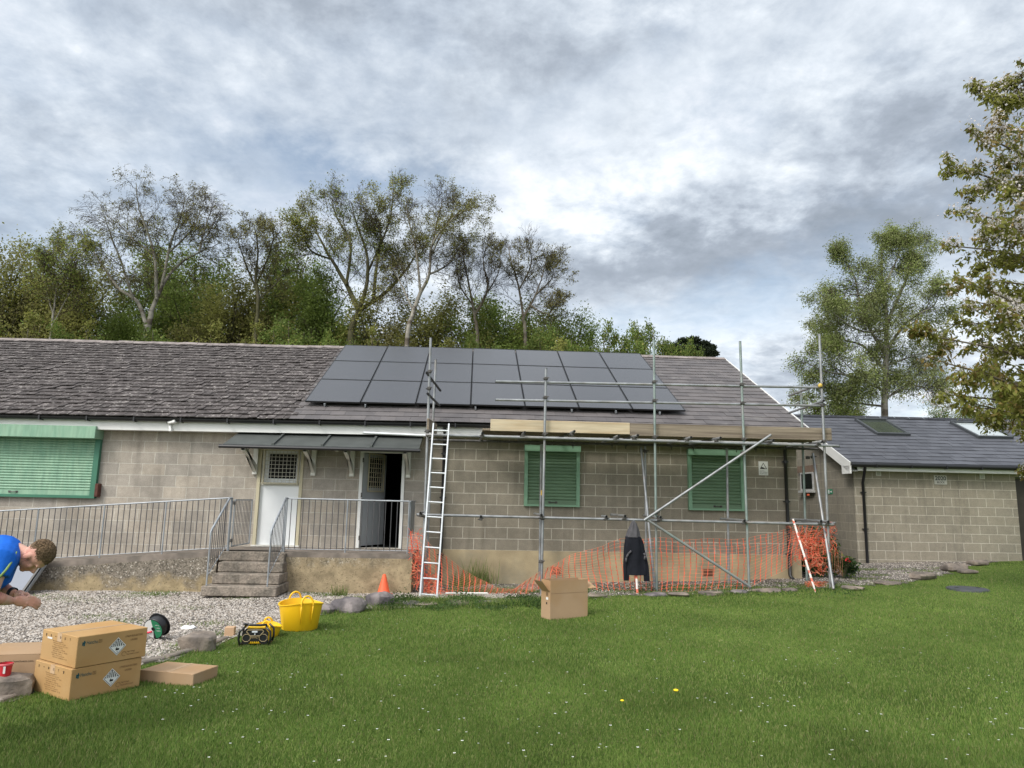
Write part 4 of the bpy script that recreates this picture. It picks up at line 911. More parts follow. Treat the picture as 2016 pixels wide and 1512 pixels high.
# gate, folded back towards the wall
gx = tp(463, 983, FY+.08); gb = tp(497, 984, -.30)
e = empty('steel_gate', (gx[0], gx[1], ZD), 'narrow grey barred gate standing open at the top of the steps', 'gate'); gt_ = gx.copy(); gbt = gb.copy(); gbt[2] = gt_[2]
dg = gbt-gt_; n = 12
m = MB(); z0, z1 = ZD+.08, gt_[2]-.01
for p_, q_ in (((0, z0), (0, z1)), ((1, z0), (1, z1)), ((0, z0), (1, z0)), ((0, z1), (1, z1))):
    P_ = A([gt_[0], gt_[1], 0])+A([dg[0], dg[1], 0])*p_[0]; Q_ = A([gt_[0], gt_[1], 0])+A([dg[0], dg[1], 0])*q_[0]; P_[2] = p_[1]; Q_[2] = q_[1]; m.tube([P_, Q_], .013, 6)
m.build('gate_frame', M_galvr, e)
for k in range(1, n):
    P_ = A([gt_[0], gt_[1], 0])+A([dg[0], dg[1], 0])*k/n; m = MB(); m.tube([(P_[0], P_[1], z0), (P_[0], P_[1], z1)], .0065, 5); m.build('bar', M_thin, e)
for z in (1.05, 1.72):
    m = MB(); m.lathe((gt_[0], gt_[1]-.03, z), [(0, 0), (.026, 0), (.026, .06), (0, .06)], 10); m.build('gate_hinge', M_coupler, e)
# ------------------------------------------------------------------ scaffold
SF = empty('tube_scaffold', (3.5, -1.0, .3), 'galvanised tube scaffold with timber toe boards in front of the right half of the building', 'scaffold')
OY, IY = -1.5, -.5; TRD = .0242
def tubeo(p, q, mat=None, name='tube', par=None, r=TRD, mk=None):
    m = MB(); p, q = A(p, float), A(q, float); d = (q-p)/np.linalg.norm(q-p)
    m.cur = 0; m.tube([p, q], r, 12, cap=False); m.cur = 1
    for e_, s_ in ((p, 1), (q, -1)):     # open ends with a dark bore
        m.tube([e_+d*s_*.004, e_+d*s_*.006], r*.86, 10)
    m.cur = 0
    for e_, s_ in ((p, 1), (q, -1)):
        m.tube([e_, e_+d*s_*.012], [r, r], 12, cap=False)
    return m.build(name, [mat or M_galv, M_dark], par or SF, smooth=50)
def coupler(p, par=None, mat=None, ax=(0, 0, 1), R=.04):
    m = MB(); p = A(p, float); m.lathe(p-A(ax)*.028, [(.027, 0), (R, .004), (R, .052), (.027, .056)], 10, ax=ax)
    m.tube([p+A([.0, -.03, .012]), p+A([.055, -.055, .012])], .011, 6); m.tube([p+A([-.02, -.03, -.014]), p+A([-.055, -.05, -.014])], .010, 6)
    m.box(p[0]-.03, p[1]-.045, p[2]-.03, p[0]+.03, p[1]+.02, p[2]+.03, .008)
    return m.build('coupler', mat or M_coupler, par or SF, smooth=40)
def stand(px0, py0, px1, py1, Y, Yb=None, mat=None):
    a_ = aY(px0, py0, Y); b_ = aY(px1, py1, Yb if Yb is not None else Y); 
    g_ = float(G(b_[0], b_[1]))-.02; f_ = (a_[2]-g_)/(a_[2]-b_[2]); b_ = a_+(b_-a_)*f_
    return a_, b_
OUT = [(848, 665, 831, 1165), (1075, 725, 1066, 1150), (1287, 668, 1293, 1168), (1457, 672, 1475, 1156), (1613, 657, 1635, 1157)]
outs = []
M_galvg = pm('green_tinged_steel', (.24, .29, .27), .48, metal=.45, spec=.5, var=.2, vscale=5, col2=(.27, .28, .27), c2at=(.5, .6), c2scale=2)
for i, o_ in enumerate(OUT):
    a_, b_ = stand(*o_, OY); outs.append((a_, b_)); tubeo(b_, a_, M_galvg if i in (2, 3) else M_galv, 'standard')
INN = [(858, 708, 842, 1062), (1066, 872, 1062, 1150), (1270, 876, 1273, 1160), (1431, 880, 1435, 1156), (1576, 740, 1589, 1150)]
inns = []
for i, o_ in enumerate(INN):
    a_, b_ = stand(*o_, IY); inns.append((a_, b_)); tubeo(b_, a_, M_galv if i != 4 else M_galvg, 'standard')
# leaning stays
for p_, q_, y0, y1 in (((1262, 880), (1290, 1165), -.7, -1.25), ((1600, 893), (1641, 1160), -.7, -1.9)):
    a_, b_ = aY(*p_, y0), aY(*q_, y1); tubeo(a_, b_, None, 'raking_tube')
def hz(px0, py0, px1, py1, Y, name='ledger', mat=None, Y1=None): a_, b_ = aY(px0, py0, Y), aY(px1, py1, Y if Y1 is None else Y1); tubeo(a_, b_, mat, name); return a_, b_
LY = OY-.05
hz(820, 1013, 1642, 1033, LY); hz(838, 856, 1652, 878, LY)
hz(975, 751, 1612, 763, OY+.05, 'guard_rail'); hz(975, 787, 1618, 799, OY+.05, 'guard_rail')
hz(845, 866, 1610, 884, IY-.05, mat=M_coupler); hz(1566, 1027, 1645, 1030, IY-.05); hz(1205, 1021, 1262, 1024, IY-.05)
# tube along the canopy on the left
hz(715, 852, 848, 858, -.9, 'ledger', M_alu)
# end guard rails
hz(1553, 779, 1622, 754, IY+.3, 'guard_rail', None, OY-.1); hz(1553, 813, 1622, 789, IY+.3, 'guard_rail', None, OY-.1)
hz(840, 734, 867, 769, OY-.13, 'guard_rail', M_thin, IY+.05); hz(842, 775, 865, 798, OY-.13, 'guard_rail', M_thin, IY+.05)
# diagonal braces
hz(1267, 1025, 1518, 856, OY-.11, 'brace'); hz(1272, 1022, 1478, 1156, OY-.09, 'brace', M_galvg)
# transoms (short tubes carrying the boards), ends poke out towards the camera
zt_ = lambda x: 3.125
for px, py, px2, py2 in ((950, 853, 945, 868), (1033, 851, 1029, 868), (1131, 849, 1122, 869), (1218, 858, 1217, 870), (1256, 857, 1246, 869), (1361, 861, 1357, 872), (1419, 862, 1402, 874), (1523, 867, 1520, 876), (1619, 870, 1617, 880)):
    a_ = aY(px, py, OY-.22); b_ = A([a_[0]+(-.12 if px in (1131, 1256, 1419) else -.02), IY+.30, a_[2]-.005]); tubeo(a_, b_, None, 'transom'); coupler((a_[0]-.02, OY-.03, a_[2]-.045), ax=(1, 0, 0), R=.036)
# mid level stubs
for px, py in ((947, 1017), (1066, 1014), (1194, 1017), (1231, 1016), (1301, 1018), (1466, 1025), (1617, 1026), (1631, 1027), (828, 1010)):
    a_ = aY(px, py, OY-.12); tubeo(a_, A([a_[0]-.02, IY+.1 if px not in (947, 1194) else OY+.2, a_[2]+.0]), None, 'transom'); coupler(a_+A([0, .07, -.04]), ax=(1, 0, 0), R=.036)
for i, (a_, b_) in enumerate(outs):
    d = (b_-a_)
    def onp(z): return a_+d*((a_[2]-z)/(a_[2]-b_[2]))
    for z in ([4.18, 3.82] if i else [])+[3.13, 1.59]+([4.25, 3.93] if i == 0 else []): 
        zz = z; coupler(onp(zz)+A([0, -.0, 0]))
coupler(aY(1292, 1009, OY-.04)); coupler(aY(1296, 1025, OY-.04)); coupler(aY(1462, 892, OY-.04)); coupler(aY(1066, 1105, OY)); coupler(aY(1640, 1148, OY-.1))
for px, py in ((1264, 887), (1271, 889), (1600, 900), (1590, 901)): coupler(aY(px, py, IY-.1))
for px, py in ((1128, 876), (1205, 876), (1232, 877), (1322, 879), (1365, 880), (1450, 884), (1470, 884), (1488, 884)):
    p = aY(px, py, IY-.06); m = MB(); m.tube([p, p-A([0, 0, .07])], .009, 6); m.box(p[0]-.022, p[1]-.02, p[2]-.02, p[0]+.022, p[1]+.03, p[2]+.04, .006); m.build('coupler', M_coupler, SF)
p = aY(1615, 759, OY-.02); m = MB(); m.ball(p, .045, 10, 6); m.build('end_cap', pm('yellow_cap', (.6, .42, .08), .6), SF)
for px, py, h_ in ((1066, 970, .05),): p = aY(px, py, IY); m = MB(); m.lathe(p, [(.026, -h_), (.028, -h_), (.028, h_), (.026, h_)], 12); m.build('tape_band', pm('yellow_tape', (.62, .38, .06), .6), SF)
for px, py, Y_ in ((1268, 940, -.8), (1591, 974, IY)): p = aY(px, py, Y_); m = MB(); m.lathe(p, [(.0245, -.018), (.026, -.018), (.026, .018), (.0245, .018)], 12); m.build('tape_band', M_orange, SF)
# boards
TB = OY+.09
def toe(px0, px1, yt0, yt1, yb0, mat, lab=None):
    a_ = aY(px0, yt0, TB); b_ = aY(px1, yt1, TB); c0 = aY(px0, yb0, TB); h_ = a_[2]-c0[2]
    m = MB(); m.obox((a_[0], TB, c0[2]), (b_[0]-a_[0], 0, b_[2]-a_[2]), (0, .038, 0), (0, 0, h_), .005); o = m.build('toe_board', mat, SF)
    if lab: o['label'] = lab
    return a_, b_, h_
toe(966, 1240, 825, 832.5, 848, M_board, 'fresh pale toe board')
toe(1240.5, 1637, 833, 843, 857.5, M_boardo, 'weathered grey toe board')
za_, zb2_ = 3.155, 3.155
for k in range(4):
    y0 = OY+.16+k*.232; x0, x1 = (.55, 7.2)
    for s_ in range(2):
        xa, xb = x0+(x1-x0)*s_/2, x0+(x1-x0)*(s_+1)/2-.01
        m = MB(); m.box(xa, y0, za_+.03, xb, y0+.225, za_+.068, .004); m.build('scaffold_board', M_boardo, SF)
# end board at the ladder side
m = MB(); p0 = aY(843, 822, OY-.04); p1 = aY(862, 833, IY); m.obox((p0[0]-.02, OY-.04, p0[2]-.24), (.04, 0, 0), (.10, 1.0, 0), (0, 0, .225), .004); m.build('toe_board', M_boardo, SF)
# ------------------------------------------------------------------ ladder
La, Lb = aY(853.5, 833, OY-.12), aY(884, 834, OY-.12); Lc, Ld = aY(827, 1173, OY-.62), aY(860, 1176, OY-.62)
e = empty('ladder', (Lc+Ld)/2, 'long bright aluminium ladder leaning against the left end of the scaffold', 'ladder')
for a_, b_ in ((La, Lc), (Lb, Ld)):
    d = b_-a_; m = MB(); m.obox(a_+A([-.014, -.035, 0]), d, (.028, 0, 0), (0, .065, 0), .004); m.build('stile', M_alu, e)
n = 12
for k in range(n):
    f = (k+.35)/(n-.3) if k else .055
    f = .045+k*(.945/ (n-1)); a_, b_ = La+(Lc-La)*f, Lb+(Ld-Lb)*f; s_ = (b_-a_)
    md = (a_+b_)/2+A([0, 0, R_.choice([0, 0, .006])]); m = MB(); m.tube([a_+s_*.02, md, b_-s_*.02], .014, 8); m.build('rung', M_alu, e)
# ------------------------------------------------------------------ orange barrier netting
TOPP = [(808, 1046), (830, 1052), (850, 1078), (880, 1100), (905, 1118), (940, 1140), (975, 1158), (1010, 1158), (1040, 1140), (1075, 1118), (1120, 1095), (1170, 1080), (1230, 1060), (1300, 1060), (1380, 1062), (1470, 1060), (1530, 1045), (1575, 1030), (1640, 1032)]
BOTP = [(806, 1138), (822, 1168), (848, 1172), (880, 1176), (905, 1178), (940, 1180), (975, 1179), (1010, 1178), (1040, 1172), (1075, 1158), (1120, 1150), (1170, 1162), (1230, 1178), (1300, 1166), (1380, 1162), (1470, 1158), (1530, 1128), (1575, 1106), (1640, 1090)]
NX, NZ = 74, 15
def netpt(u, v):
    px = 808+(1640-808)*u; ty = np.interp(px, [p[0] for p in TOPP], [p[1] for p in TOPP]); by = np.interp(px, [p[0] for p in BOTP], [p[1] for p in BOTP])
    lean = 10*math.sin(u*17)*v+6*math.sin(u*9+v*3)
    Y = -1.38-.06*math.sin(u*23)-.10*v*v*(1+math.sin(u*11))-.03*math.sin(v*7+u*31)
    if px < 850: Y = -1.25+.05*math.sin(px*.4)
    return aY(px+lean*(.6 if px < 1540 else 1.4), ty+(by-ty)*v+1.5*math.sin(u*60+v*5), Y)
m = MB()
def ribbon(pts, w, cur):
    m.cur = cur; pts = [A(p) for p in pts]
    vs = []
    for i, p in enumerate(pts):
        d = pts[min(i+1, len(pts)-1)]-pts[max(i-1, 0)]; d /= np.linalg.norm(d)+1e-9; s_ = np.cross(d, A([0, -1, 0.])); s_ /= np.linalg.norm(s_)+1e-9
        ww = w[i] if hasattr(w, '__len__') else w; vs += [p-s_*ww/2, p+s_*ww/2]
    m.add(vs, [(2*i, 2*i+1, 2*i+3, 2*i+2) for i in range(len(pts)-1)])
GP = [[netpt(i/NX+R_.gauss(0, .0006), j/NZ+R_.gauss(0, .004)) for j in range(NZ+1)] for i in range(NX+1)]
for j in range(NZ+1): ribbon([GP[i][j] for i in range(NX+1)], .0042, 1)
for i in range(NX+1):
    pts = []; ws = []
    for j in range(NZ+1):
        pts.append(GP[i][j]); ws.append(.027)
        if j < NZ: pts.append(A(GP[i][j])*.78+A(GP[i][j+1])*.22); ws.append(.0115); pts.append(A(GP[i][j])*.22+A(GP[i][j+1])*.78); ws.append(.0115)
    ribbon(pts, ws, 0)
def tangle(cx, cy, rx, ry, n, Y, dy=.15, w=.0055):
    for _ in range(n):
        a0 = R_.uniform(0, 6.28); rr = R_.random()**.5; x, y = cx+rx*rr*math.cos(a0), cy+ry*rr*math.sin(a0); th_ = R_.uniform(0, 6.28); pts = []; yy = Y+R_.uniform(-dy, dy)
        for k in range(7):
            pts.append(aY(x, y, yy)); th_ += R_.gauss(0, .45); x += 6*math.cos(th_); y += 5*math.sin(th_); yy += R_.gauss(0, .02)
            if abs((x-cx)/rx) > 1.1 or abs((y-cy)/ry) > 1.1: break
        if len(pts) > 2: ribbon(pts, [w*(1.8 if k % 2 else .5) for k in range(len(pts))], R_.choice((0, 0, 1)))
tangle(1598, 1064, 40, 20, 120, -1.3); tangle(1570, 1055, 25, 18, 40, -1.35); tangle(1632, 1062, 16, 34, 50, -1.4); tangle(1612, 1108, 24, 24, 45, -1.25); tangle(1608, 1150, 22, 6, 90, -1.35, .1)
tangle(818, 1085, 14, 42, 60, -1.3, .08); tangle(828, 1125, 20, 34, 50, -1.3, .08); tangle(848, 1152, 18, 20, 110, -1.35, .08); tangle(1095, 1123, 11, 10, 22, -1.3, .05); tangle(1590, 1095, 30, 20, 60, -1.3); tangle(870, 1168, 30, 8, 40, -1.4, .05)
for i in range(9):      # hanging loop of net on the far right
    ribbon([aY(1633+i*3.2+R_.uniform(-1, 1), 1075+k*12+i*1.5, -1.55) for k in range(5)], .003, 1)
o = m.build('safety_netting', [M_net, M_netp]); tag(o, 'sagging orange plastic barrier netting strung along the foot of the scaffold', 'netting')
# stakes and posts
M_stake = pm('white_stake', (.70, .66, .62), .6, var=.08, col2=(.66, .16, .10), c2at=(.52, .56), c2scale=9)
def stake(px0, py0, px1, py1, Y0, Y1, lab, r=.019, mt=None):
    a_, b_ = aY(px0, py0, Y0), aY(px1, py1, Y1); m = MB(); d = (b_-a_)
    m.tube([a_, a_+d*.9, b_], [r, r, r*.3], 8); tag(m.build('stake', mt or M_stake, smooth=40), lab, 'stake', 'stakes holding the netting'); return a_, b_
stake(1561, 1022, 1606, 1167, -1.62, -2.05, 'white netting stake leaning to the left by the right downpipe')
stake(1252, 1124, 1256, 1183, -1.73, -1.85, 'pointed white stake under the hanging jacket', .021)
a_ = aY(877, 1168, -1.75); b_ = aY(960, 1168, -1.75); m = MB(); m.tube([a_, b_], .017, 8); tag(m.build('fallen_post', M_paint), 'white post lying on the ground inside the netting behind the lawn edge', 'post')
# ------------------------------------------------------------------ jacket
JY = -1.72
def Jp(px, py): return aY(px, py, JY)
M_jblk = pm('black_softshell', (.012, .013, .018), .85, spec=.15, var=.2, vscale=12, bump=.2, bscale=60); M_jgry = pm('dark_grey_fleece', (.085, .082, .088), .9, spec=.1, var=.15, vscale=12, bump=.3, bscale=80)
JK = empty('jacket', Jp(1250, 1140), 'black and grey hooded jacket hanging from the scaffold tube above the lawn edge', 'jacket')
def loft(rows, name, mat, parent, fold=.012, nf=5, n=28, dmul=.55, seed=0):
    """rows = (py, pxl, pxr) ; elliptical rings with folds"""
    vs = []; k_ = len(rows)
    for i, (py, xl, xr, *dd) in enumerate(rows):
        c = (Jp(xl, py)+Jp(xr, py))/2; w_ = np.linalg.norm(Jp(xr, py)-Jp(xl, py))/2; dpt = dd[0] if dd else w_*dmul
        for t in range(n):
            a0 = 2*math.pi*t/n; f_ = 1+fold/max(w_, .02)*math.sin(nf*a0+seed+i*.18)*min(1, i/2)
            vs.append(c+A([math.cos(a0)*w_*f_, math.sin(a0)*dpt*f_, 0]))
    fs = [(i*n+t, i*n+(t+1) % n, (i+1)*n+(t+1) % n, (i+1)*n+t)[::-1] for i in range(k_-1) for t in range(n)]+[tuple(range(n))]
    mb = MB(); mb.add(vs, fs); return mb.build(name, mat, parent, smooth=True)
def rowsi(R, n=14):
    ys = np.linspace(R[0][0], R[-1][0], n); cols = list(zip(*R)); return [(y, np.interp(y, cols[0], cols[1]), np.interp(y, cols[0], cols[2])) for y in ys]
loft(rowsi([(1025, 1244.5, 1249.5), (1032, 1242, 1253), (1044, 1237, 1257), (1057.5, 1232, 1260)]), 'hood', M_jgry, JK, .016, 6)
loft(rowsi([(1056, 1231, 1261), (1075, 1230, 1266), (1100, 1232, 1269), (1120, 1234, 1270), (1132, 1234, 1272)], 18), 'body', M_jblk, JK, .022, 5, dmul=.42, seed=1)
loft(rowsi([(1060, 1231, 1237), (1085, 1228.5, 1238), (1115, 1226.5, 1238), (1143, 1227.5, 1237)]), 'sleeve', M_jblk, JK, .012, 3, dmul=.8)
loft(rowsi([(1060, 1258, 1263), (1085, 1261, 1269), (1115, 1265, 1276), (1144, 1267, 1278)]), 'sleeve', M_jblk, JK, .012, 3, dmul=.8)
m = MB()
for pts in ([(1241, 1084), (1235, 1090), (1231, 1098), (1231, 1106)], [(1266, 1088), (1268, 1094), (1267, 1101)]):
    P_ = [Jp(*q_)+A([0, -.075, 0]) for q_ in pts]
    for k in range(len(P_)-1): m.tube([P_[k], P_[k+1]], [.018, .016], 8)
m.build('elbow_patch', M_jgry, JK, smooth=True)
# ------------------------------------------------------------------ cone, stones
cb = aG(755, 1172); ct = aY(754, 1130, cb[1]); h_ = ct[2]-cb[2]
e = empty('traffic_cone', cb, 'small faded orange cone behind the big stone at the landing wall', 'cone')
m = MB(); m.lathe(cb, [(.125, .02), (.115, .03), (.028, h_-.01), (.020, h_), (0, h_)], 20); m.build('cone_body', M_orange, e, smooth=50)
m = MB(); m.box(cb[0]-.15, cb[1]-.15, cb[2]-.01, cb[0]+.15, cb[1]+.15, cb[2]+.022, .01); m.build('base', M_orange, e)
def rock(px, py, w, h, lab, mat=None, d=None, seed=0, name='stone', grp='stones edging the lawn', sq=.75, Z=None):
    c = aG(px, py); rs_ = random.Random(seed+int(px*7)); d = d or w*.75; mb = MB(); n, k = 14, 9
    mb.ball((c[0], c[1], c[2]), (1, 1, 1), n, k); V = A(mb.v)-A([c[0], c[1], c[2]]); ph = [rs_.uniform(0, 6) for _ in range(6)]
    V = np.sign(V)*np.abs(V)**sq
    r_ = 1+.13*np.sin(V[:, 0]*3+ph[0])+.12*np.sin(V[:, 1]*4+ph[1])*np.cos(V[:, 2]*3+ph[2])+.07*np.sin(V[:, 0]*7+V[:, 1]*6+ph[3])
    V = V*r_[:, None]; V = V*A([w/2, d/2, h*.62]); V[:, 2] += h*.38
    ca, sa = math.cos(ph[4]*.15-.4), math.sin(ph[4]*.15-.4); V = np.stack([V[:, 0]*ca-V[:, 1]*sa, V[:, 0]*sa+V[:, 1]*ca, V[:, 2]], 1)
    mb.v = [tuple(q_) for q_ in V+c]; o = mb.build(name, mat or M_rock, smooth=35); return tag(o, lab, 'stone', grp)
rock(746, 1192, .50, .20, 'rounded grey stone in front of the orange cone', M_rockg, seed=3)
rock(684, 1204, .56, .20, 'pointed purple grey rock right of the yellow tub', M_rockg, seed=5)
rock(640, 1207, .34, .12, 'flat low stone touching the yellow tub on its right', M_rockg, seed=8)
rock(388, 1279, .40, .17, 'squared mossy block of stone beside the flat path edging', M_rock, d=.22, seed=2, sq=.45)
rock(6, 1370, .40, .17, 'large rough stone under the red cup at the left edge', M_rock, seed=11, sq=.6)
for k, (px, py, w, h) in enumerate(((800, 1192, .45, .10), (838, 1193, .4, .08), (905, 1191, .5, .10), (960, 1190, .42, .09), (1010, 1186, .4, .08), (1175, 1177, .36, .10), (1290, 1174, .38, .09), (1335, 1174, .34, .10), (1400, 1171, .42, .09), (1455, 1168, .36, .08), (1510, 1166, .44, .10), (1555, 1164, .30, .08))):
    lab = ['grey stone left of the ladder foot', 'low stone at the foot of the ladder', 'flat stone just right of the ladder foot', 'flat stone below the fallen white post', 'stone left of the open upright box', 'stone right of the open upright box', 'stone right of the stake under the jacket', 'stone between the jacket stake and the brace foot', 'stone left of the brace foot', 'small stone below the brace foot', 'broad pale stone right of the brace foot', 'small stone left of the leaning stake'][k]
    rock(px, py-1, w, h*.6, lab, M_rock if k % 3 else M_rockg, seed=k, sq=.7)
for k, (px, py, w, h, lab) in enumerate(((1818, 1140, .5, .14, 'brown stone at the lawn edge below the annexe wall'), (1880, 1124, .5, .16, 'rough stone at the top of the annexe bank'), (1925, 1112, .45, .12, 'stone half sunk in the grass near the annexe door'), (1750, 1150, .55, .06, 'long flat stone slab in the grass below the annexe'), (1680, 1160, .4, .06, 'pale flat stone right of the scaffold foot'), (1905, 1128, .35, .08, 'smaller stone below the rough stone of the annexe bank'))):
    rock(px, py, w, h, lab, M_rock, seed=20+k)
# kerb stones along the gravel
KP = [(0, 1386), (40, 1372), (90, 1352), (150, 1334), (230, 1320), (330, 1299), (385, 1283), (420, 1271), (455, 1258)]
for k in range(len(KP)-1):
    a_, b_ = aG(*KP[k]), aG(*KP[k+1]); d = b_-a_; L_ = np.linalg.norm(d); u_ = d/L_; nrm_ = A([-u_[1], u_[0], 0])
    m = MB(); m.obox(a_+u_*.02-A([0, 0, .05]), u_*(L_-.04), nrm_*.10, (0, 0, .085), .012)
    w_ = ['at the left edge below the large stone', 'just right of the large stone', 'behind the stacked boxes near the left end', 'behind the middle of the stacked boxes', 'behind the flat box', 'right of the flat box', 'in front of the squared mossy stone', 'next to the wooden block by the radio'][k]
    tag(m.build('kerb_stone', M_slab), f'thin grey edging slab {w_}', 'edging', 'grey edging slabs along the gravel')
p = aG(450, 1255); m = MB(); m.obox(p+A([-.055, 0, 0]), (.11, .01, 0), (-.01, .1, 0), (0, 0, .115), .004); tag(m.build('wood_block', pm('fresh_timber', (.50, .33, .20), .8, var=.1)), 'small brown wooden block on the edging left of the radio', 'block')
p = aG(372, 1238); rag = MB(); rag.ball((p[0], p[1], p[2]+.01), (.11, .06, .025), 12, 7); V = A(rag.v); V[:, 2] += .02*np.sin(V[:, 0]*60)*np.cos(V[:, 1]*70); rag.v = [tuple(q_) for q_ in V]
tag(rag.build('rag', pm('white_cloth', (.72, .72, .72), .9, var=.05), smooth=True), 'crumpled white scrap lying on the gravel behind the mossy stone', 'cloth')
# manhole cover
p = aG(1905, 1162); e = empty('manhole_cover', p, 'dark round drain cover set in the grass on the right', 'drain cover')
m = MB(); m.lathe(p, [(0, .045), (.30, .045), (.33, .03), (.34, 0), (.34, -.05)], 32); m.build('cover', pm('dark_cast_iron', (.05, .055, .06), .6, var=.2), e, smooth=40)
m = MB()
for a0 in (0, math.pi): m.box(p[0]+.2*math.cos(a0)-.03, p[1]-.02, p[2]+.046, p[0]+.2*math.cos(a0)+.03, p[1]+.02, p[2]+.049)
m.build('key_slot', M_dark, e)
# ------------------------------------------------------------------ cardboard boxes
def near_corner_box(pn, pl, pr, ptop, zb, top=None):
    """corner nearest the camera + left / right ground corners + pixel of the corner's top -> origin, ex, ey, height"""
    o = aZ(*pn, zb); L_ = aZ(*pl, zb); Rr = aZ(*pr, zb)
    ex = Rr-o; ey = L_-o; ey2 = A([-ex[1], ex[0], 0]); ey2 /= np.linalg.norm(ey2); ly = np.linalg.norm(ey); ey = ey2*ly if ey@ey2 > 0 else -ey2*ly
    d = ray(*ptop); s_ = math.hypot(o[0]-CAM[0], o[1]-CAM[1])/math.hypot(d[0], d[1]); return o, ex, ey, CAM[2]+d[2]*s_-zb
def seam(m, o, ex, ey, h):
    a_ = o+A([0, 0, h+.0015]); m.quad(a_+ey*.47, a_+ex+ey*.47, a_+ex+ey*.53, a_+ey*.53)
M_tape = pm('clear_brown_tape', (.52, .36, .22), .25, spec=.6, var=.05)
gz = float(G(-3.0, -8.3)); print('gz', gz)
gz = float(G(-2.75, -8.4)); th_ = math.radians(55.1); o = A([-2.718+(gz-.28)*1.9, -8.617-(gz-.28)*3.6, gz]); ex = A([math.cos(th_), math.sin(th_), 0])*.586; ey = A([-math.sin(th_), math.cos(th_), 0])*.579; h = .243
print('box', o, np.linalg.norm(ex), np.linalg.norm(ey), h)
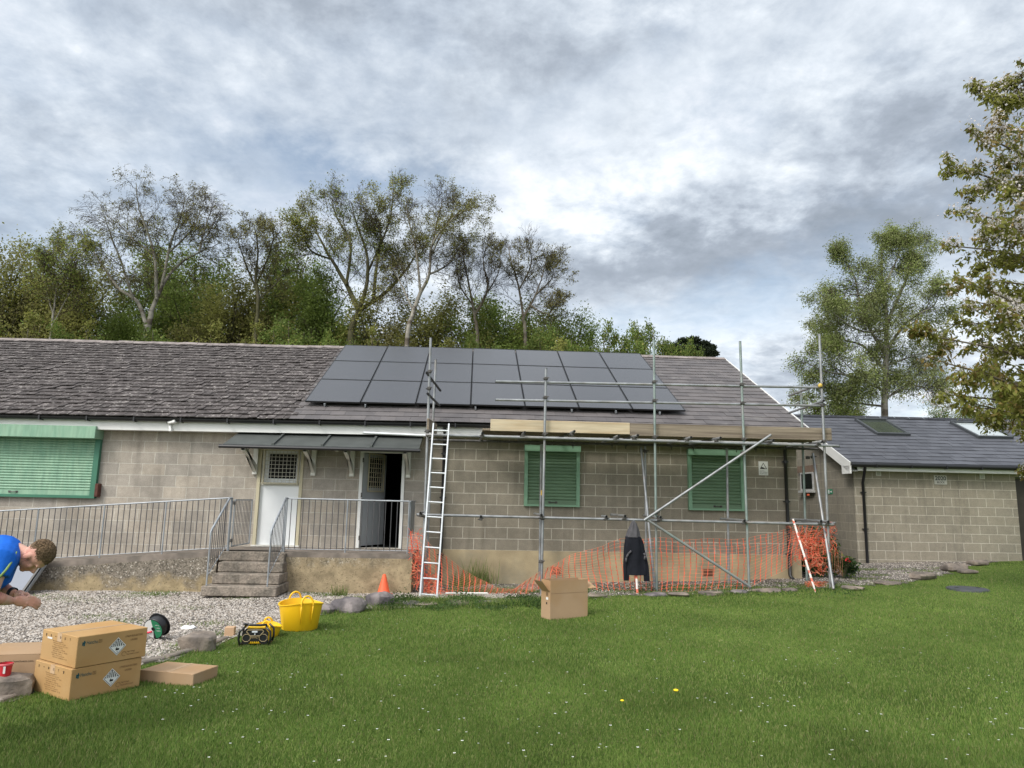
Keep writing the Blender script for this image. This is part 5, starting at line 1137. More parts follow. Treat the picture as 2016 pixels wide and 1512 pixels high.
def ship_box(o, ex, ey, h, lab, second=False):
    e = empty('cardboard_box', o+(ex+ey)/2, lab, 'box', 'stacked cardboard boxes')
    m = MB(); m.obox(o, ex, ey, (0, 0, h), .004); bd = m.build('carton', M_cardo, e)
    ux = ex/np.linalg.norm(ex); uy = ey/np.linalg.norm(ey); Lx, Ly = np.linalg.norm(ex), np.linalg.norm(ey); up = A([0, 0, 1.])
    m = MB(); seam(m, o, ex, ey, h); m.quad(o-ux*.0015+ey*.44+up*(h-.07), o-ux*.0015+ey*.56+up*(h-.07), o-ux*.0015+ey*.56+up*h, o-ux*.0015+ey*.44+up*h); m.build('tape', M_tape, e)
    nx = -uy*.002         # front face (long) lies on the ex side: outward = -ey
    f0 = o+nx
    text('Hanchu', f0+ux*.12*Lx+up*h*.72, ux, up, h*.12, M_inkg, e, width=.15*Lx)
    m = MB(); m.obox(f0+ux*.065*Lx+up*h*.70, ux*.010, up*.11*h, nx*.2); m.obox(f0+ux*.085*Lx+up*h*.68, ux*.010, up*.17*h, nx*.2); m.obox(f0+ux*.075*Lx+up*h*.76, ux*.02, up*.01, nx*.2); m.build('logo', M_inkg, e)
    text('ESS', f0+ux*.285*Lx+up*h*.72, ux, up, h*.11, M_inkb, e, width=.05*Lx)
    for i, (s_, wd) in enumerate((('LITHIUM IRON BATTERIES', .26), ('UN3480', .10))): text(s_, f0+ux*(.80-wd/2)*Lx+up*h*(.76-.13*i), ux, up, h*.065, M_inkb, e, width=wd*Lx)
    for i, (s_, wd) in enumerate((('High Voltage', .12), ('Read before install', .18))): text(s_, f0+ux*.71*Lx+up*h*(.25-.09*i), ux, up, h*.05, M_inkb, e, width=wd*Lx)
    m = MB(); c = f0+ux*.67*Lx+up*h*.22
    m.tube([c+ux*.018*math.cos(t)+up*.018*math.sin(t) for t in np.linspace(0, 5.5, 12)], .0012, 4); m.build('symbol', M_inkb, e)
    c = f0+ux*.565*Lx+up*h*.50; r = h*.30
    m = MB(); m.add([c-ux*r, c-up*r, c+ux*r, c+up*r], [(0, 1, 2, 3)]); lb = m.build('hazard_label', M_signw, e)
    m = MB(); c2_ = c+nx*.4
    m.add([c2_-ux*r*.9, c2_-up*r*.9, c2_+ux*r*.9, c2_+up*r*.9, c2_-ux*r*.84, c2_-up*r*.84, c2_+ux*r*.84, c2_+up*r*.84], [(0, 1, 5, 4), (1, 2, 6, 5), (2, 3, 7, 6), (3, 0, 4, 7)])
    for k in range(-3, 4):
        x = k*r*.22; w2 = r*.055; t1 = r*.8-abs(x); m.quad(c2_+ux*(x-w2)+up*0.02*r, c2_+ux*(x+w2)+up*.02*r, c2_+ux*(x+w2)+up*t1, c2_+ux*(x-w2)+up*t1)
    m.quad(c2_-ux*r*.2-up*r*.42, c2_+ux*r*.2-up*r*.42, c2_+ux*r*.2-up*r*.2, c2_-ux*r*.2-up*r*.2); m.quad(c2_-ux*r*.14-up*r*.2, c2_-ux*r*.04-up*r*.2, c2_-ux*r*.04-up*r*.1, c2_-ux*r*.14-up*r*.1)
    m.build('symbol', M_ink, lb)
    text('9', c2_-ux*r*.07-up*r*.72, ux, up, r*.2, M_ink, lb)
    # end face: handling icons and small print
    g_ = o-ux*.002; w = -uy; st = g_+ey*1.0
    def E(t, z): return st+w*Ly*t+up*h*z
    m = MB(); s_ = h*.045
    def ic(t, k):
        c = E(t, .86)
        if k == 0: m.add([c-w*s_, c+up*s_, c+w*s_, c-w*s_*.4, c-w*s_*.4-up*s_*1.2, c+w*s_*.4-up*s_*1.2, c+w*s_*.4], [(0, 3, 6, 2, 1), (3, 4, 5, 6)])
        elif k == 1: m.add([c-w*s_, c+up*s_, c+w*s_, c+w*s_*.6, c+up*s_*.4, c-w*s_*.6], [(0, 5, 4, 1), (1, 4, 3, 2)]); m.quad(c-w*s_*.4-up*s_, c+w*s_*.4-up*s_, c+w*s_*.3, c-w*s_*.3)
        elif k == 2: m.add([c-w*s_, c-up*s_*.3, c+w*s_, c+up*s_*.3], [(0, 1, 2, 3)])
        elif k == 3: m.add([c-w*s_, c-up*s_, c+w*s_, c+up*s_, c-w*s_*.5, c-up*s_*.5, c+w*s_*.5, c+up*s_*.5], [(0, 1, 5, 4), (1, 2, 6, 5), (2, 3, 7, 6), (3, 0, 4, 7)])
        elif k == 4: m.quad(c-w*s_*.7-up*s_, c-w*s_*.4-up*s_, c-w*s_*.4+up*s_, c-w*s_*.7+up*s_); m.quad(c+w*s_*.3-up*s_, c+w*s_*.6-up*s_, c+w*s_*.6+up*s_, c+w*s_*.3+up*s_)
        else: m.add([c-w*s_*.5+up*s_, c-up*s_*.1, c+w*s_*.5+up*s_], [(0, 1, 2)]); m.quad(c-w*s_*.1-up*s_, c+w*s_*.1-up*s_, c+w*s_*.1, c-w*s_*.1)
    for i, t in enumerate((.12, .26, .39, .53, .66, .80)): ic(t, i if not second else (i+1) % 6)
    m.build('handling_icons', M_ink, e)['kind'] = 'stuff'
    for i in range(9):
        s_ = ['Battery pack', 'Model: HV series', 'Nominal 51.2V', 'Energy 5.1kWh', 'Weight: 52kg', 'Size: 610 x 420', 'Keep dry', 'Do not stack', 'S/N 00512'][i]
        text(s_, E(.32+.02*(i % 3), .70-.065*i), w, up, h*.030, M_inkb, e, width=Ly*(.30+.05*((i*7) % 3)))
    if not second: m = MB(); m.quad(E(.16, .74), E(.30, .74), E(.30, .80), E(.16, .80)); m.build('sticker', M_signw, e)
ship_box(o, ex, ey, h, 'brown battery carton with hazard diamond, bottom of the stack on the lawn', True)
o2 = o+A([0, 0, h+.004])+ex*.035+ey*(-.0); h2 = .243
r_ = math.radians(-1.0)
def rot2(v, a): return A([v[0]*math.cos(a)-v[1]*math.sin(a), v[0]*math.sin(a)+v[1]*math.cos(a), 0])
ship_box(o2, rot2(ex, r_)*1.0, rot2(ey, r_), h2 if .15 < h2 < .5 else h, 'brown battery carton with hazard diamond, top of the stack on the lawn')
# flat box
def plain_box(o, ex, ey, h, lab, seamed=True, mat=None, name='cardboard_box', group=None):
    e = empty(name, o+(ex+ey)/2, lab, 'box', group); m = MB(); m.obox(o, ex, ey, (0, 0, h), .004); m.build('carton', mat or M_card, e)
    if seamed: m = MB(); seam(m, o, ex, ey, h); m.build('tape', M_tape, e)
    return e
gz = float(G(-2.2, -7.6))
th_ = math.radians(74.0); fo = A([-1.999, -7.998, gz-.005]); e = plain_box(fo, A([math.cos(th_), math.sin(th_), 0])*.348, A([-math.sin(th_), math.cos(th_), 0])*.543, .108, 'flat brown cardboard box lying on the grass right of the stack')
# open box behind the stack on the left
gz = float(G(-3.9, -7.6)); bA = aZ(36, 1366, gz); print('left box', bA)
bB = aZ(110, 1356, gz); hb = aY(36, 1292, bA[1])[2]-gz
exb = A([.52, .10, 0]); eyb = A([-.10, .52, 0]); obx = A([bA[0]-.38, bA[1]+.0, gz])
e = empty('cardboard_box', obx+(exb+eyb)/2, 'brown box with a printed web address half hidden behind the stacked cartons', 'box')
m = MB(); m.obox(obx, exb, eyb, (0, 0, hb), .004); m.build('carton', M_card, e)
m = MB(); t_ = A([0, 0, hb]); m.obox(obx+t_+eyb*.0, exb, eyb*.47+A([0, 0, .02]), (0, 0, .004)); m.obox(obx+t_+eyb, exb, -eyb*.5+A([0, 0, .012]), (0, 0, .004)); m.build('flap', M_card, e)
text('www.hanchuess.com', obx+exb*.42+A([0, -.002, hb*.80]), exb/np.linalg.norm(exb), (0, 0, 1), .016, M_ink, e, width=.21)
m = MB(); m.obox(obx+exb*.12+A([.0, -.003, hb*.55]), exb*.3, (0, .002, 0), (0, 0, .028)); m.build('hand_hole', M_cardd, e)
# red cup on the stone
p = aY(8, 1331, aG(10, 1368)[1]); e = empty('paint_pot', p, 'red and white pot standing on the large stone at the left edge', 'pot')
m = MB(); m.lathe(p, [(0, 0), (.045, 0), (.052, .10), (.050, .10), (.046, .02), (0, .02)], 20); m.build('pot_body', pm('red_plastic', (.48, .02, .03), .4, var=.05), e, smooth=40)
m = MB(); m.lathe(p, [(.0535, .088), (.057, .09), (.057, .102), (.0535, .104)], 20); m.build('rim', pm('pink_plastic', (.6, .12, .14), .4), e, smooth=40)
m = MB(); m.obox(p+A([.018, -.052, .03]), (.014, .006, .0), (0, -.002, 0), (0, 0, .055)); m.build('label', M_signw, e)
# upright open box on the lawn
c0 = aG(1083, 1221); gz = c0[2]; thb = math.radians(26.6); c1 = aZ(1158, 1215, gz); cl = aZ(1067, 1216, gz); hB = aY(1081, 1143, c0[1])[2]-gz
exo = A([math.cos(thb), math.sin(thb), 0])*.643; nn_ = A([-exo[1], exo[0], 0]); nn_ /= np.linalg.norm(nn_); eyo = nn_*.30+exo/np.linalg.norm(exo)*-.03
cl2 = cl-c0; print('open box', np.linalg.norm(exo), hB, cl2)
e = empty('cardboard_box', c0+(exo+eyo)/2, 'upright open cardboard box with its flaps out, alone on the lawn before the netting', 'box')
m = MB(); t = .005; eyo = A([-math.sin(thb), math.cos(thb), 0])*.24; hB = .534
U = exo/np.linalg.norm(exo); Vv = eyo/np.linalg.norm(eyo)
m.cur = 0; m.obox(c0, exo, Vv*t, (0, 0, hB)); m.obox(c0+eyo-Vv*t, exo, Vv*t, (0, 0, hB)); m.obox(c0+Vv*t, U*t, eyo-2*Vv*t, (0, 0, hB)); m.obox(c0+exo-U*t+Vv*t, U*t, eyo-2*Vv*t, (0, 0, hB)); m.obox(c0+A([0, 0, .004]), exo, eyo, (0, 0, t)); m.build('carton', M_card, e)
m = MB(); m.obox(c0+U*.01-Vv*.0015+A([0, 0, hB*.665]), exo*.98, (0, -.0005, 0), (0, 0, .004)); m.build('crease', M_cardd, e)
for s_ in range(2):
    b_ = c0+A([0, 0, hB]) if s_ == 0 else c0+exo+A([0, 0, hB])
    if s_ == 0:
        zf = hB*.68; b_ = c0+A([0, 0, hB*.70]); m = MB(); m.obox(b_+Vv*.01, -U*.14+A([0, -.03, .16]), eyo*.9, U*.003); m.build('flap', M_card, e)
    else:
        b_ = c0+exo+A([0, 0, hB*.76]); m = MB(); m.obox(b_, U*.14+A([0, -.06, .01]), eyo*.8+A([0, 0, .07]), (0, 0, .003)); m.build('flap', M_card, e)
m = MB(); q0 = c0+eyo*.45-U*.0015; m.obox(q0+A([0, 0, hB*.50]), Vv*-.055, -U*.0005, (0, 0, .035)); m.build('sticker', M_signw, e)
text('BOX 04', q0+A([0, 0, hB*.58]), (0, 0, 1), Vv, .035, M_ink, e, width=.12) if False else None
m = MB(); 
for k in range(4): m.obox(q0+A([0, 0, hB*(.60+.025*k)]), Vv*-.05, -U*.0006, (0, 0, .006))
m.obox(q0+A([0, 0, hB*.38]), Vv*-.03, -U*.0006, (0, 0, .03)); m.build('print', M_ink, e)
# ------------------------------------------------------------------ yellow tubs
tb = aG(581, 1246); tb0 = tb.copy(); rr_ = np.linalg.norm(aY(545, 1185, tb[1])-aY(630, 1185, tb[1]))/2; ht_ = aY(585, 1190, tb[1])[2]-tb[2]
def tub(c, R, h, lab, hand=True, ang=.5, sq=(1, .92)):
    e = empty('flexible_tub', c, lab, 'tub', 'yellow builders tubs')
    m = MB(); m.lathe(c, [(0, .008), (R*.74, .008), (R*.80, .02), (R*.98, h), (R*1.03, h+.004), (R*1.03, h+.016), (R*.97, h+.016), (R*.955, h), (R*.77, .03), (0, .03)], 40, sq=sq)
    V = A(m.v); k = (V[:, 2]-c[2])/h; dx = V[:, 0]-c[0]; dy = V[:, 1]-c[1]; aa = np.arctan2(dy, dx)
    V[:, 2] += np.clip(k, 0, 1)*(.02*np.cos(2*(aa-ang))); m.v = [tuple(q_) for q_ in V]; m.build('tub_body', M_yel, e, smooth=45)
    for s_ in (0, math.pi):
        a0 = ang+s_; cc = A([c[0]+R*1.02*math.cos(a0)*sq[0], c[1]+R*1.02*math.sin(a0)*sq[1], c[2]+h+.015]); tg = A([-math.sin(a0), math.cos(a0), 0]); out = A([math.cos(a0), math.sin(a0), 0])
        pts = [cc+tg*(R*.27*math.cos(t))*1.0+A([0, 0, math.sin(t)*R*.36])-out*.02*math.sin(t) for t in np.linspace(-.15, math.pi+.15, 14)]
        m = MB(); m.tube(pts, .012, 8); m.build('handle', M_yel, e, smooth=True)
        m = MB()
        for sg in (-1, 1): m.tube([cc+tg*R*.27*sg+A([0, 0, 0])+out*.004, cc+tg*R*.24*sg-A([0, 0, h*.72])-out*R*.14], [.011, .004], 6)
        m.build('handle_rib', M_yel, e, smooth=True)
    return e
print('tub', tb, rr_, ht_)
tub(A([tb[0], tb[1]+.22, float(G(tb[0], tb[1]+.22))]), .275, .33, 'large yellow flexible tub at the edge of gravel and lawn', ang=math.radians(-62))
tb = aG(512, 1262); tub(A([tb[0], tb[1]+.25, float(G(tb[0], tb[1]+.25))]), .17, .13, 'small yellow trug behind the site radio', ang=math.radians(100))
# ------------------------------------------------------------------ site radio
RB = aG(501, 1271); RW = .34; RE_ = empty('site_radio', RB, 'yellow and black rugged site radio on the lawn edge left of the tub', 'radio')
ang = math.radians(6); ux = A([math.cos(ang), math.sin(ang), 0]); uy = A([-math.sin(ang), math.cos(ang), 0]); up = A([0, 0, 1.])
def RPt(x, y, z): return RB+ux*x+uy*y+up*z
sc_ = .93
m = MB()
pro = [(-.13, .02), (.13, .02), (.15, .06), (.15, .15), (.10, .21), (-.10, .21), (-.15, .15), (-.15, .06)]
m.prism([RPt(x*sc_, .01, z*sc_) for x, z in pro], uy*.17); m.build('body', M_yel, RE_)
m = MB(); pro = [(-.14, .018), (-.08, .018), (-.055, .045), (.055, .045), (.08, .018), (.14, .018), (.152, .05), (.152, .15), (.11, .198), (-.11, .198), (-.152, .15), (-.152, .05)]
m.prism([RPt(x*sc_, -.012, z*sc_) for x, z in pro], uy*.024); fr = m.build('front_panel', M_gutter, RE_)
M_rad = pm('radio_trim', (.30, .23, .12), .5, var=.05)
m = MB(); tp_ = [(-.085, .185), (.085, .185), (.10, .165), (.055, .115), (-.055, .115), (-.10, .165)]; T_ = [RPt(x*sc_, -.020, z*sc_) for x, z in tp_]
for k in range(6): m.tube([T_[k], T_[(k+1) % 6]], .005, 6)
m.build('trim', M_rad, RE_)
m = MB(); m.obox(RPt(-.035, -.024, .153*sc_), ux*.062, uy*.006, up*.02, .003); m.build('display', pm('lcd_pale', (.55, .58, .62), .3), RE_)
m = MB(); m.ball(RPt(0, -.026, .136*sc_), .009, 10, 6); m.build('knob', M_alu, RE_)
for sg in (-1, 1):
    m = MB(); cc = RPt(sg*.092, -.016, .092*sc_); oc = [cc+ux*.046*math.cos(t)+up*.042*math.sin(t) for t in np.arange(8)*math.pi/4+.39]; m.tube(oc, .004, 6, closed=True); m.build('speaker_ring', M_rad, RE_)
    m = MB()
    pts = [RPt(sg*.155, -.03, .0), RPt(sg*.17, -.03, .07), RPt(sg*.165, -.03, .15), RPt(sg*.12, -.03, .20)]
    for y in (-.03, .20):
        m.tube([RPt(sg*.155, y, .012), RPt(sg*.172, y, .07), RPt(sg*.167, y, .155), RPt(sg*.115, y, .205)], .012, 8)
    m.tube([RPt(sg*.155, -.03, .012), RPt(sg*.155, .20, .012)], .012, 8); m.build('roll_bar', M_gutter, RE_, smooth=True)
m = MB(); m.tube([RPt(-.115, .02, .20), RPt(-.11, -.02, .235), RPt(-.05, -.03, .228), RPt(.06, -.03, .226), RPt(.115, -.02, .23), RPt(.115, .02, .20)], .013, 8); m.tube([RPt(-.13, -.03, .245), RPt(-.09, -.03, .232)], .013, 8); m.build('handle', M_gutter, RE_, smooth=True)
text('DEWALT', RPt(-.048, -.0225, .082), ux, up, .017, M_rad, RE_, width=.09, bold=.01)
for k in range(5):
    m = MB(); m.obox(RPt(-.045+.02*k, -.018, .03), ux*.009, uy*.01, up*.016); m.build('vent', M_yel, RE_)
# ------------------------------------------------------------------ cable reel
c = aG(306, 1258); c[2] += .14; ax = A([-.26, -.86, -.36]); ax /= np.linalg.norm(ax); e = empty('cable_reel', c-A([0, 0, .155]), 'black cable reel with a green and white label tipped up on the gravel', 'reel')
exr = np.cross(A([0, 0, 1.]), ax); exr /= np.linalg.norm(exr); eyr = np.cross(ax, exr)
m = MB(); m.lathe(c, [(.05, .055), (.125, .055), (.128, .050), (.125, .045), (.05, .045)], 36, ax=ax); m.lathe(c, [(.05, -.055), (.142, -.055), (.146, -.050), (.142, -.045), (.05, -.045)], 36, ax=ax); m.build('flange', M_gutter, e, smooth=40)
m = MB(); m.lathe(c, [(0, -.05), (.12, -.05), (.12, 0), (.10, .05), (0, .05)], 30, ax=ax); m.build('cable_drum', M_gutter, e, smooth=40)
def sect(a0, a1, r0, r1, h, n=16):
    return [(c+ax*h+exr*r*math.cos(t)+eyr*r*math.sin(t)) for r in (r0, r1) for t in np.linspace(a0, a1, n)]
cl = c
m = MB(); vs = sect(math.radians(95), math.radians(262), .025, .118, .0575); m.add(vs, [(i, i+1, 17+i, 16+i) for i in range(15)]); m.build('label', M_signw, e)
m = MB(); vs = sect(math.radians(-80), math.radians(95), .025, .118, .0575); m.add(vs, [(i, i+1, 17+i, 16+i) for i in range(15)]); m.build('label', pm('label_green', (.02, .20, .09), .5, var=.05), e)
for i, s_ in enumerate(('6491X', '1.5MM', '100M')): text(s_, c+ax*.0585+eyr*(.045-.035*i)+exr*.035, exr, eyr, .015, M_signw, e, width=.055)
m = MB(); m.obox(c+ax*.062-exr*.02-eyr*.13, exr*.0+eyr*.085, exr*.024, ax*.004) if False else m.tube([c+ax*.064-eyr*.03-exr*.02, c+ax*.064-eyr*.055-exr*.115, c+ax*.05-eyr*.06-exr*.19], .010, 8); m.build('tie', pm('red_tie', (.65, .02, .06), .4), e)
# ------------------------------------------------------------------ leaning panel behind the person
zA = float(G(-6.9, -1.6)); pa = aY(78, 1168, -1.9); 
e = empty('leaning_panels', (pa[0], -1.6, zA), 'stack of two framed grey panels leaning against the ramp wall behind the person', 'panels')
for k in range(2):
    y0 = -1.85-.05*k; X1 = aY(48+k*0, 1165, y0)[0]-.05*k; o_ = A([X1-.95, y0, zA]); upv = A([.12, .46, .62]); 
    m = MB(); m.obox(o_, (.95, 0, 0), upv, A([0, -.04, .03])); pl = m.build('panel', pm('grey_panel_back', (.17, .19, .235), .5, var=.06), e)
    m = MB(); m.obox(o_+A([.95, 0, 0]), (.035, 0, 0), upv, A([0, -.045, .032])); m.build('panel_frame', M_gutter if k else M_galvr, e)
# ------------------------------------------------------------------ person
PY = CAM[1]+4.95
def Pp(px, py, dy=0.0): return aY(px, py, PY+dy)
M_skin = pm('skin', (.60, .36, .28), .55, spec=.35, var=.08, vscale=14, col2=(.60, .29, .22), c2at=(.45, .6), c2scale=9)
M_hair = pm('brown_hair', (.17, .115, .068), .8, spec=.2, var=.45, vscale=60, bump=1.0, bscale=90); M_shirt = pm('bright_blue_shirt', (.012, .12, .55), .8, spec=.15, var=.12, vscale=9, bump=.25, bscale=25)
M_strip = pm('lime_stripe', (.20, .30, .10), .8, var=.1); M_jean = pm('navy_trousers', (.03, .035, .06), .9, var=.2, vscale=20); M_shoe = pm('brown_boot', (.07, .045, .03), .7, var=.2)
gp = .28
nk = Pp(26, 1084); hd = Pp(68, 1094); s_u = np.linalg.norm(Pp(100, 1100)-Pp(0, 1100))/100      # metres per pixel there
PE = empty('person', (nk[0]-.75, PY, gp), 'person in a bright blue T-shirt bending forward, hands together, black watch on one wrist', 'person')
shR, shL = Pp(2, 1095, -.17), Pp(2, 1088, .17); pelvis = Pp(-130, 1105); chest = Pp(-18, 1100)
pelvis[2] = 1.20; chest = A([chest[0], PY, chest[2]-.03])
hipR, hipL = pelvis+A([0, -.1, -.05]), pelvis+A([0, .1, -.05]); kR, kL = pelvis+A([.10, -.12, -.46]), pelvis+A([.0, .13, -.47]); aR, aL = A([pelvis[0]-.02, PY-.13, gp+.10]), A([pelvis[0]-.16, PY+.14, gp+.10])
elR, elL = Pp(-22, 1176, -.24), Pp(-26, 1138, .22); wrR, wrL = Pp(22, 1183, -.05), Pp(27, 1168, .05)
hR, hL = Pp(42, 1183, -.03), Pp(44, 1174, .03)
b = MB()
b.tube([pelvis+A([-.08, 0, -.02]), pelvis, chest*.5+pelvis*.5, chest, Pp(8, 1086)], [.10, .145, .135, .155, .09], 18)
b.tube([shL*.6+chest*.4, Pp(12, 1084), Pp(30, 1086), Pp(52, 1096)], [.08, .070, .060, .055], 16)
for sh, el_, wr in ((shR, elR, wrR), (shL, elL, wrL)): b.tube([sh*.8+chest*.2, sh, el_, el_*.6+wr*.4, wr], [.06, .062, .044, .042, .026], 12); b.ball(el_, .043)
for h_, k_, a_ in ((hipR, kR, aR), (hipL, kL, aL)): b.tube([h_, h_*.5+k_*.5, k_, k_*.6+a_*.4, a_], [.095, .085, .06, .056, .04], 12); b.ball(k_, .06); b.tube([a_, a_+A([.10, 0, -.06]), a_+A([.17, 0, -.07])], [.042, .038, .03], 10)
# head: looking down to the right. hx = face-forward direction, hu = crown direction
hu = A([.80, 0, .22]); hu /= np.linalg.norm(hu); hf = A([.22, 0, -.80]); hf = hf-hu*(hf@hu); hf /= np.linalg.norm(hf); hy = A([0, 1., 0]); hc = Pp(73, 1095)
def HP(f, u, y=0): return hc+hf*f*s_k+hu*u*s_k+hy*y*s_k
s_k = .9
b.ball(HP(-.012, .022), (.084, .068, .084), 20, 14, ax=hu, ex=hf)
b.ball(HP(.025, -.055), (.056, .051, .064), 16, 10, ax=hu, ex=hf)        # face / jaw
b.tube([HP(-.03, -.04), HP(.045, -.112)], [.052, .026], 12); b.ball(HP(.062, -.108), (.022, .026, .02), 10, 8, ax=hu, ex=hf)   # jaw, chin
b.tube([HP(.075, -.008), HP(.105, -.046), HP(.088, -.056)], [.010, .014, .010], 8)                      # nose
b.ball(HP(.075, .012), (.014, .05, .012), 10, 6, ax=hu, ex=hf)                                           # brow
b.ball(HP(.076, -.074), (.014, .022, .008), 10, 6, ax=hu, ex=hf); b.ball(HP(.076, -.086), (.012, .02, .008), 10, 6, ax=hu, ex=hf)
for sg in (-1, 1):
    b.ball(HP(-.012, -.028, sg*.077), (.020, .009, .032), 10, 8, ax=hu, ex=hf); b.ball(HP(.055, -.040, sg*.035), (.02, .018, .022), 8, 6, ax=hu, ex=hf)
# hands, fingers
fr_ = random.Random(3)
for h_, wr, sg in ((hR, wrR, -1), (hL, wrL, 1)):
    d = (h_-wr); d /= np.linalg.norm(d); sd_ = A([0, sg*-1., 0]); dn = np.cross(d, A([0, 1., 0])); dn = dn if dn[2] < 0 else -dn
    pc = wr+d*.055; b.ball(pc, (.050, .020, .036), 12, 8, ax=-dn if False else np.cross(d, A([0, 1., 0])), ex=d)
    for k in range(4):
        ln = [.062, .072, .068, .052][k]; off = np.cross(d, A([0, 1., 0]))*(.030-.019*k); p0 = pc+d*.035+off; p1 = p0+d*ln*.5+A([0, -sg*.004, -.006]); p2 = p1+d*ln*.25+A([0, -sg*.018, -.018]); p3 = p2+A([0, -sg*.022, -.010])
        b.tube([p0, p1, p2, p3], [.0095, .009, .0082, .007], 8)
    p0 = pc+A([0, -sg*.012, .012]); b.tube([p0, p0+d*.035+A([0, -sg*.02, .006]), p0+d*.062+A([0, -sg*.028, -.002])], [.012, .010, .0085], 8)
body = b.build('body', M_skin, PE, smooth=True)
md = body.modifiers.new('fuse', 'REMESH'); md.mode = 'VOXEL'; md.voxel_size = .0055; md.use_smooth_shade = True; ms = body.modifiers.new('soften', 'SMOOTH'); ms.factor = .6; ms.iterations = 3
# hair: many short locks over the crown and back
m = MB(); m.ball(HP(-.018, .036), (.086, .071, .083), 20, 12, ax=hu, ex=hf)
V = A(m.v); keep = []
for i in range(2600):
    a0 = fr_.uniform(0, 6.283); z_ = fr_.uniform(-.35, 1); r0 = math.sqrt(1-z_*z_); f0, y0 = r0*math.cos(a0), r0*math.sin(a0)
    if z_ < .35 and f0 > .55: continue
    if z_ < .12 and f0 > -.45: continue
    q_ = HP(-.018+f0*.088, .034+z_*.086, y0*.074); nrm_ = hf*f0+hu*z_+hy*y0; nrm_ /= np.linalg.norm(nrm_); L_ = fr_.uniform(.012, .026) if z_ > .15 else fr_.uniform(.004, .008)
    tg = A([fr_.gauss(0, 1), fr_.gauss(0, 1), fr_.gauss(0, 1)])+hf*.8; tg -= nrm_*(tg@nrm_); tg /= np.linalg.norm(tg)
    m.tube([q_-nrm_*.006, q_+nrm_*L_*.18+tg*L_*.5, q_+nrm_*L_*.22+tg*L_*1.1], [.0042, .0036, .001], 4, cap=False)
V = A(m.v)
m.f = [f_ for f_ in m.f if not (len(f_) and f_[0] < 20*11+2 and ((V[list(f_)].mean(0)-HP(-.02, .034))@hu < .014 and (V[list(f_)].mean(0)-HP(-.02, .034))@hf > -.045))]; m.m = m.m[:len(m.f)]
m.build('hair', M_hair, PE)
# clothes
def shell(tubes, name, mat, vox=.008, ext=()):
    m = MB()
    for pts, rs_ in tubes: m.tube(pts, rs_, 16)
    o = m.build(name, mat, PE, smooth=True); md = o.modifiers.new('fuse', 'REMESH'); md.mode = 'VOXEL'; md.voxel_size = vox; md.use_smooth_shade = True; s2 = o.modifiers.new('soften', 'SMOOTH'); s2.factor = .5; s2.iterations = 3; return o
shell([([pelvis+A([-.02, 0, 0]), pelvis*.5+chest*.5+A([0, 0, -.03]), chest, Pp(10, 1086), Pp(24, 1086)], [.165, .175, .178, .125, .085]),
       ([shL*.5+shR*.5, shR*.85+elR*.15, shR*.5+elR*.5], [.13, .095, .078]), ([shL*.5+shR*.5, shL*.85+elL*.15, shL*.5+elL*.5], [.13, .095, .078])], 't_shirt', M_shirt)
m = MB(); m.tube([Pp(33, 1086, -.13)*1.0, Pp(26, 1102, -.16), Pp(12, 1122, -.245), Pp(-4, 1140, -.27)], [.004, .006, .007, .007], 8); m.build('stripe', M_strip, PE, smooth=True)
shell([([pelvis+A([-.06, 0, 0]), pelvis+A([.05, 0, 0])], [.15, .155]), ([hipR, hipR*.5+kR*.5, kR, aR*.9+kR*.1], [.12, .10, .075, .06]), ([hipL, hipL*.5+kL*.5, kL, aL*.9+kL*.1], [.12, .10, .075, .06])], 'trousers', M_jean)
for a_ in (aR, aL): shell([([a_+A([0, 0, .06]), a_, a_+A([.02, 0, -.04]), a_+A([.17, 0, -.055])], [.052, .052, .055, .042])], 'boot', M_shoe)
wd = (hL-wrL)/np.linalg.norm(hL-wrL); m = MB(); wc = wrL-wd*.012; m.lathe(wc-wd*.012, [(.031, 0), (.036, .002), (.036, .022), (.031, .024)], 16, ax=wd); m.build('watch', M_gutter, PE, smooth=40)
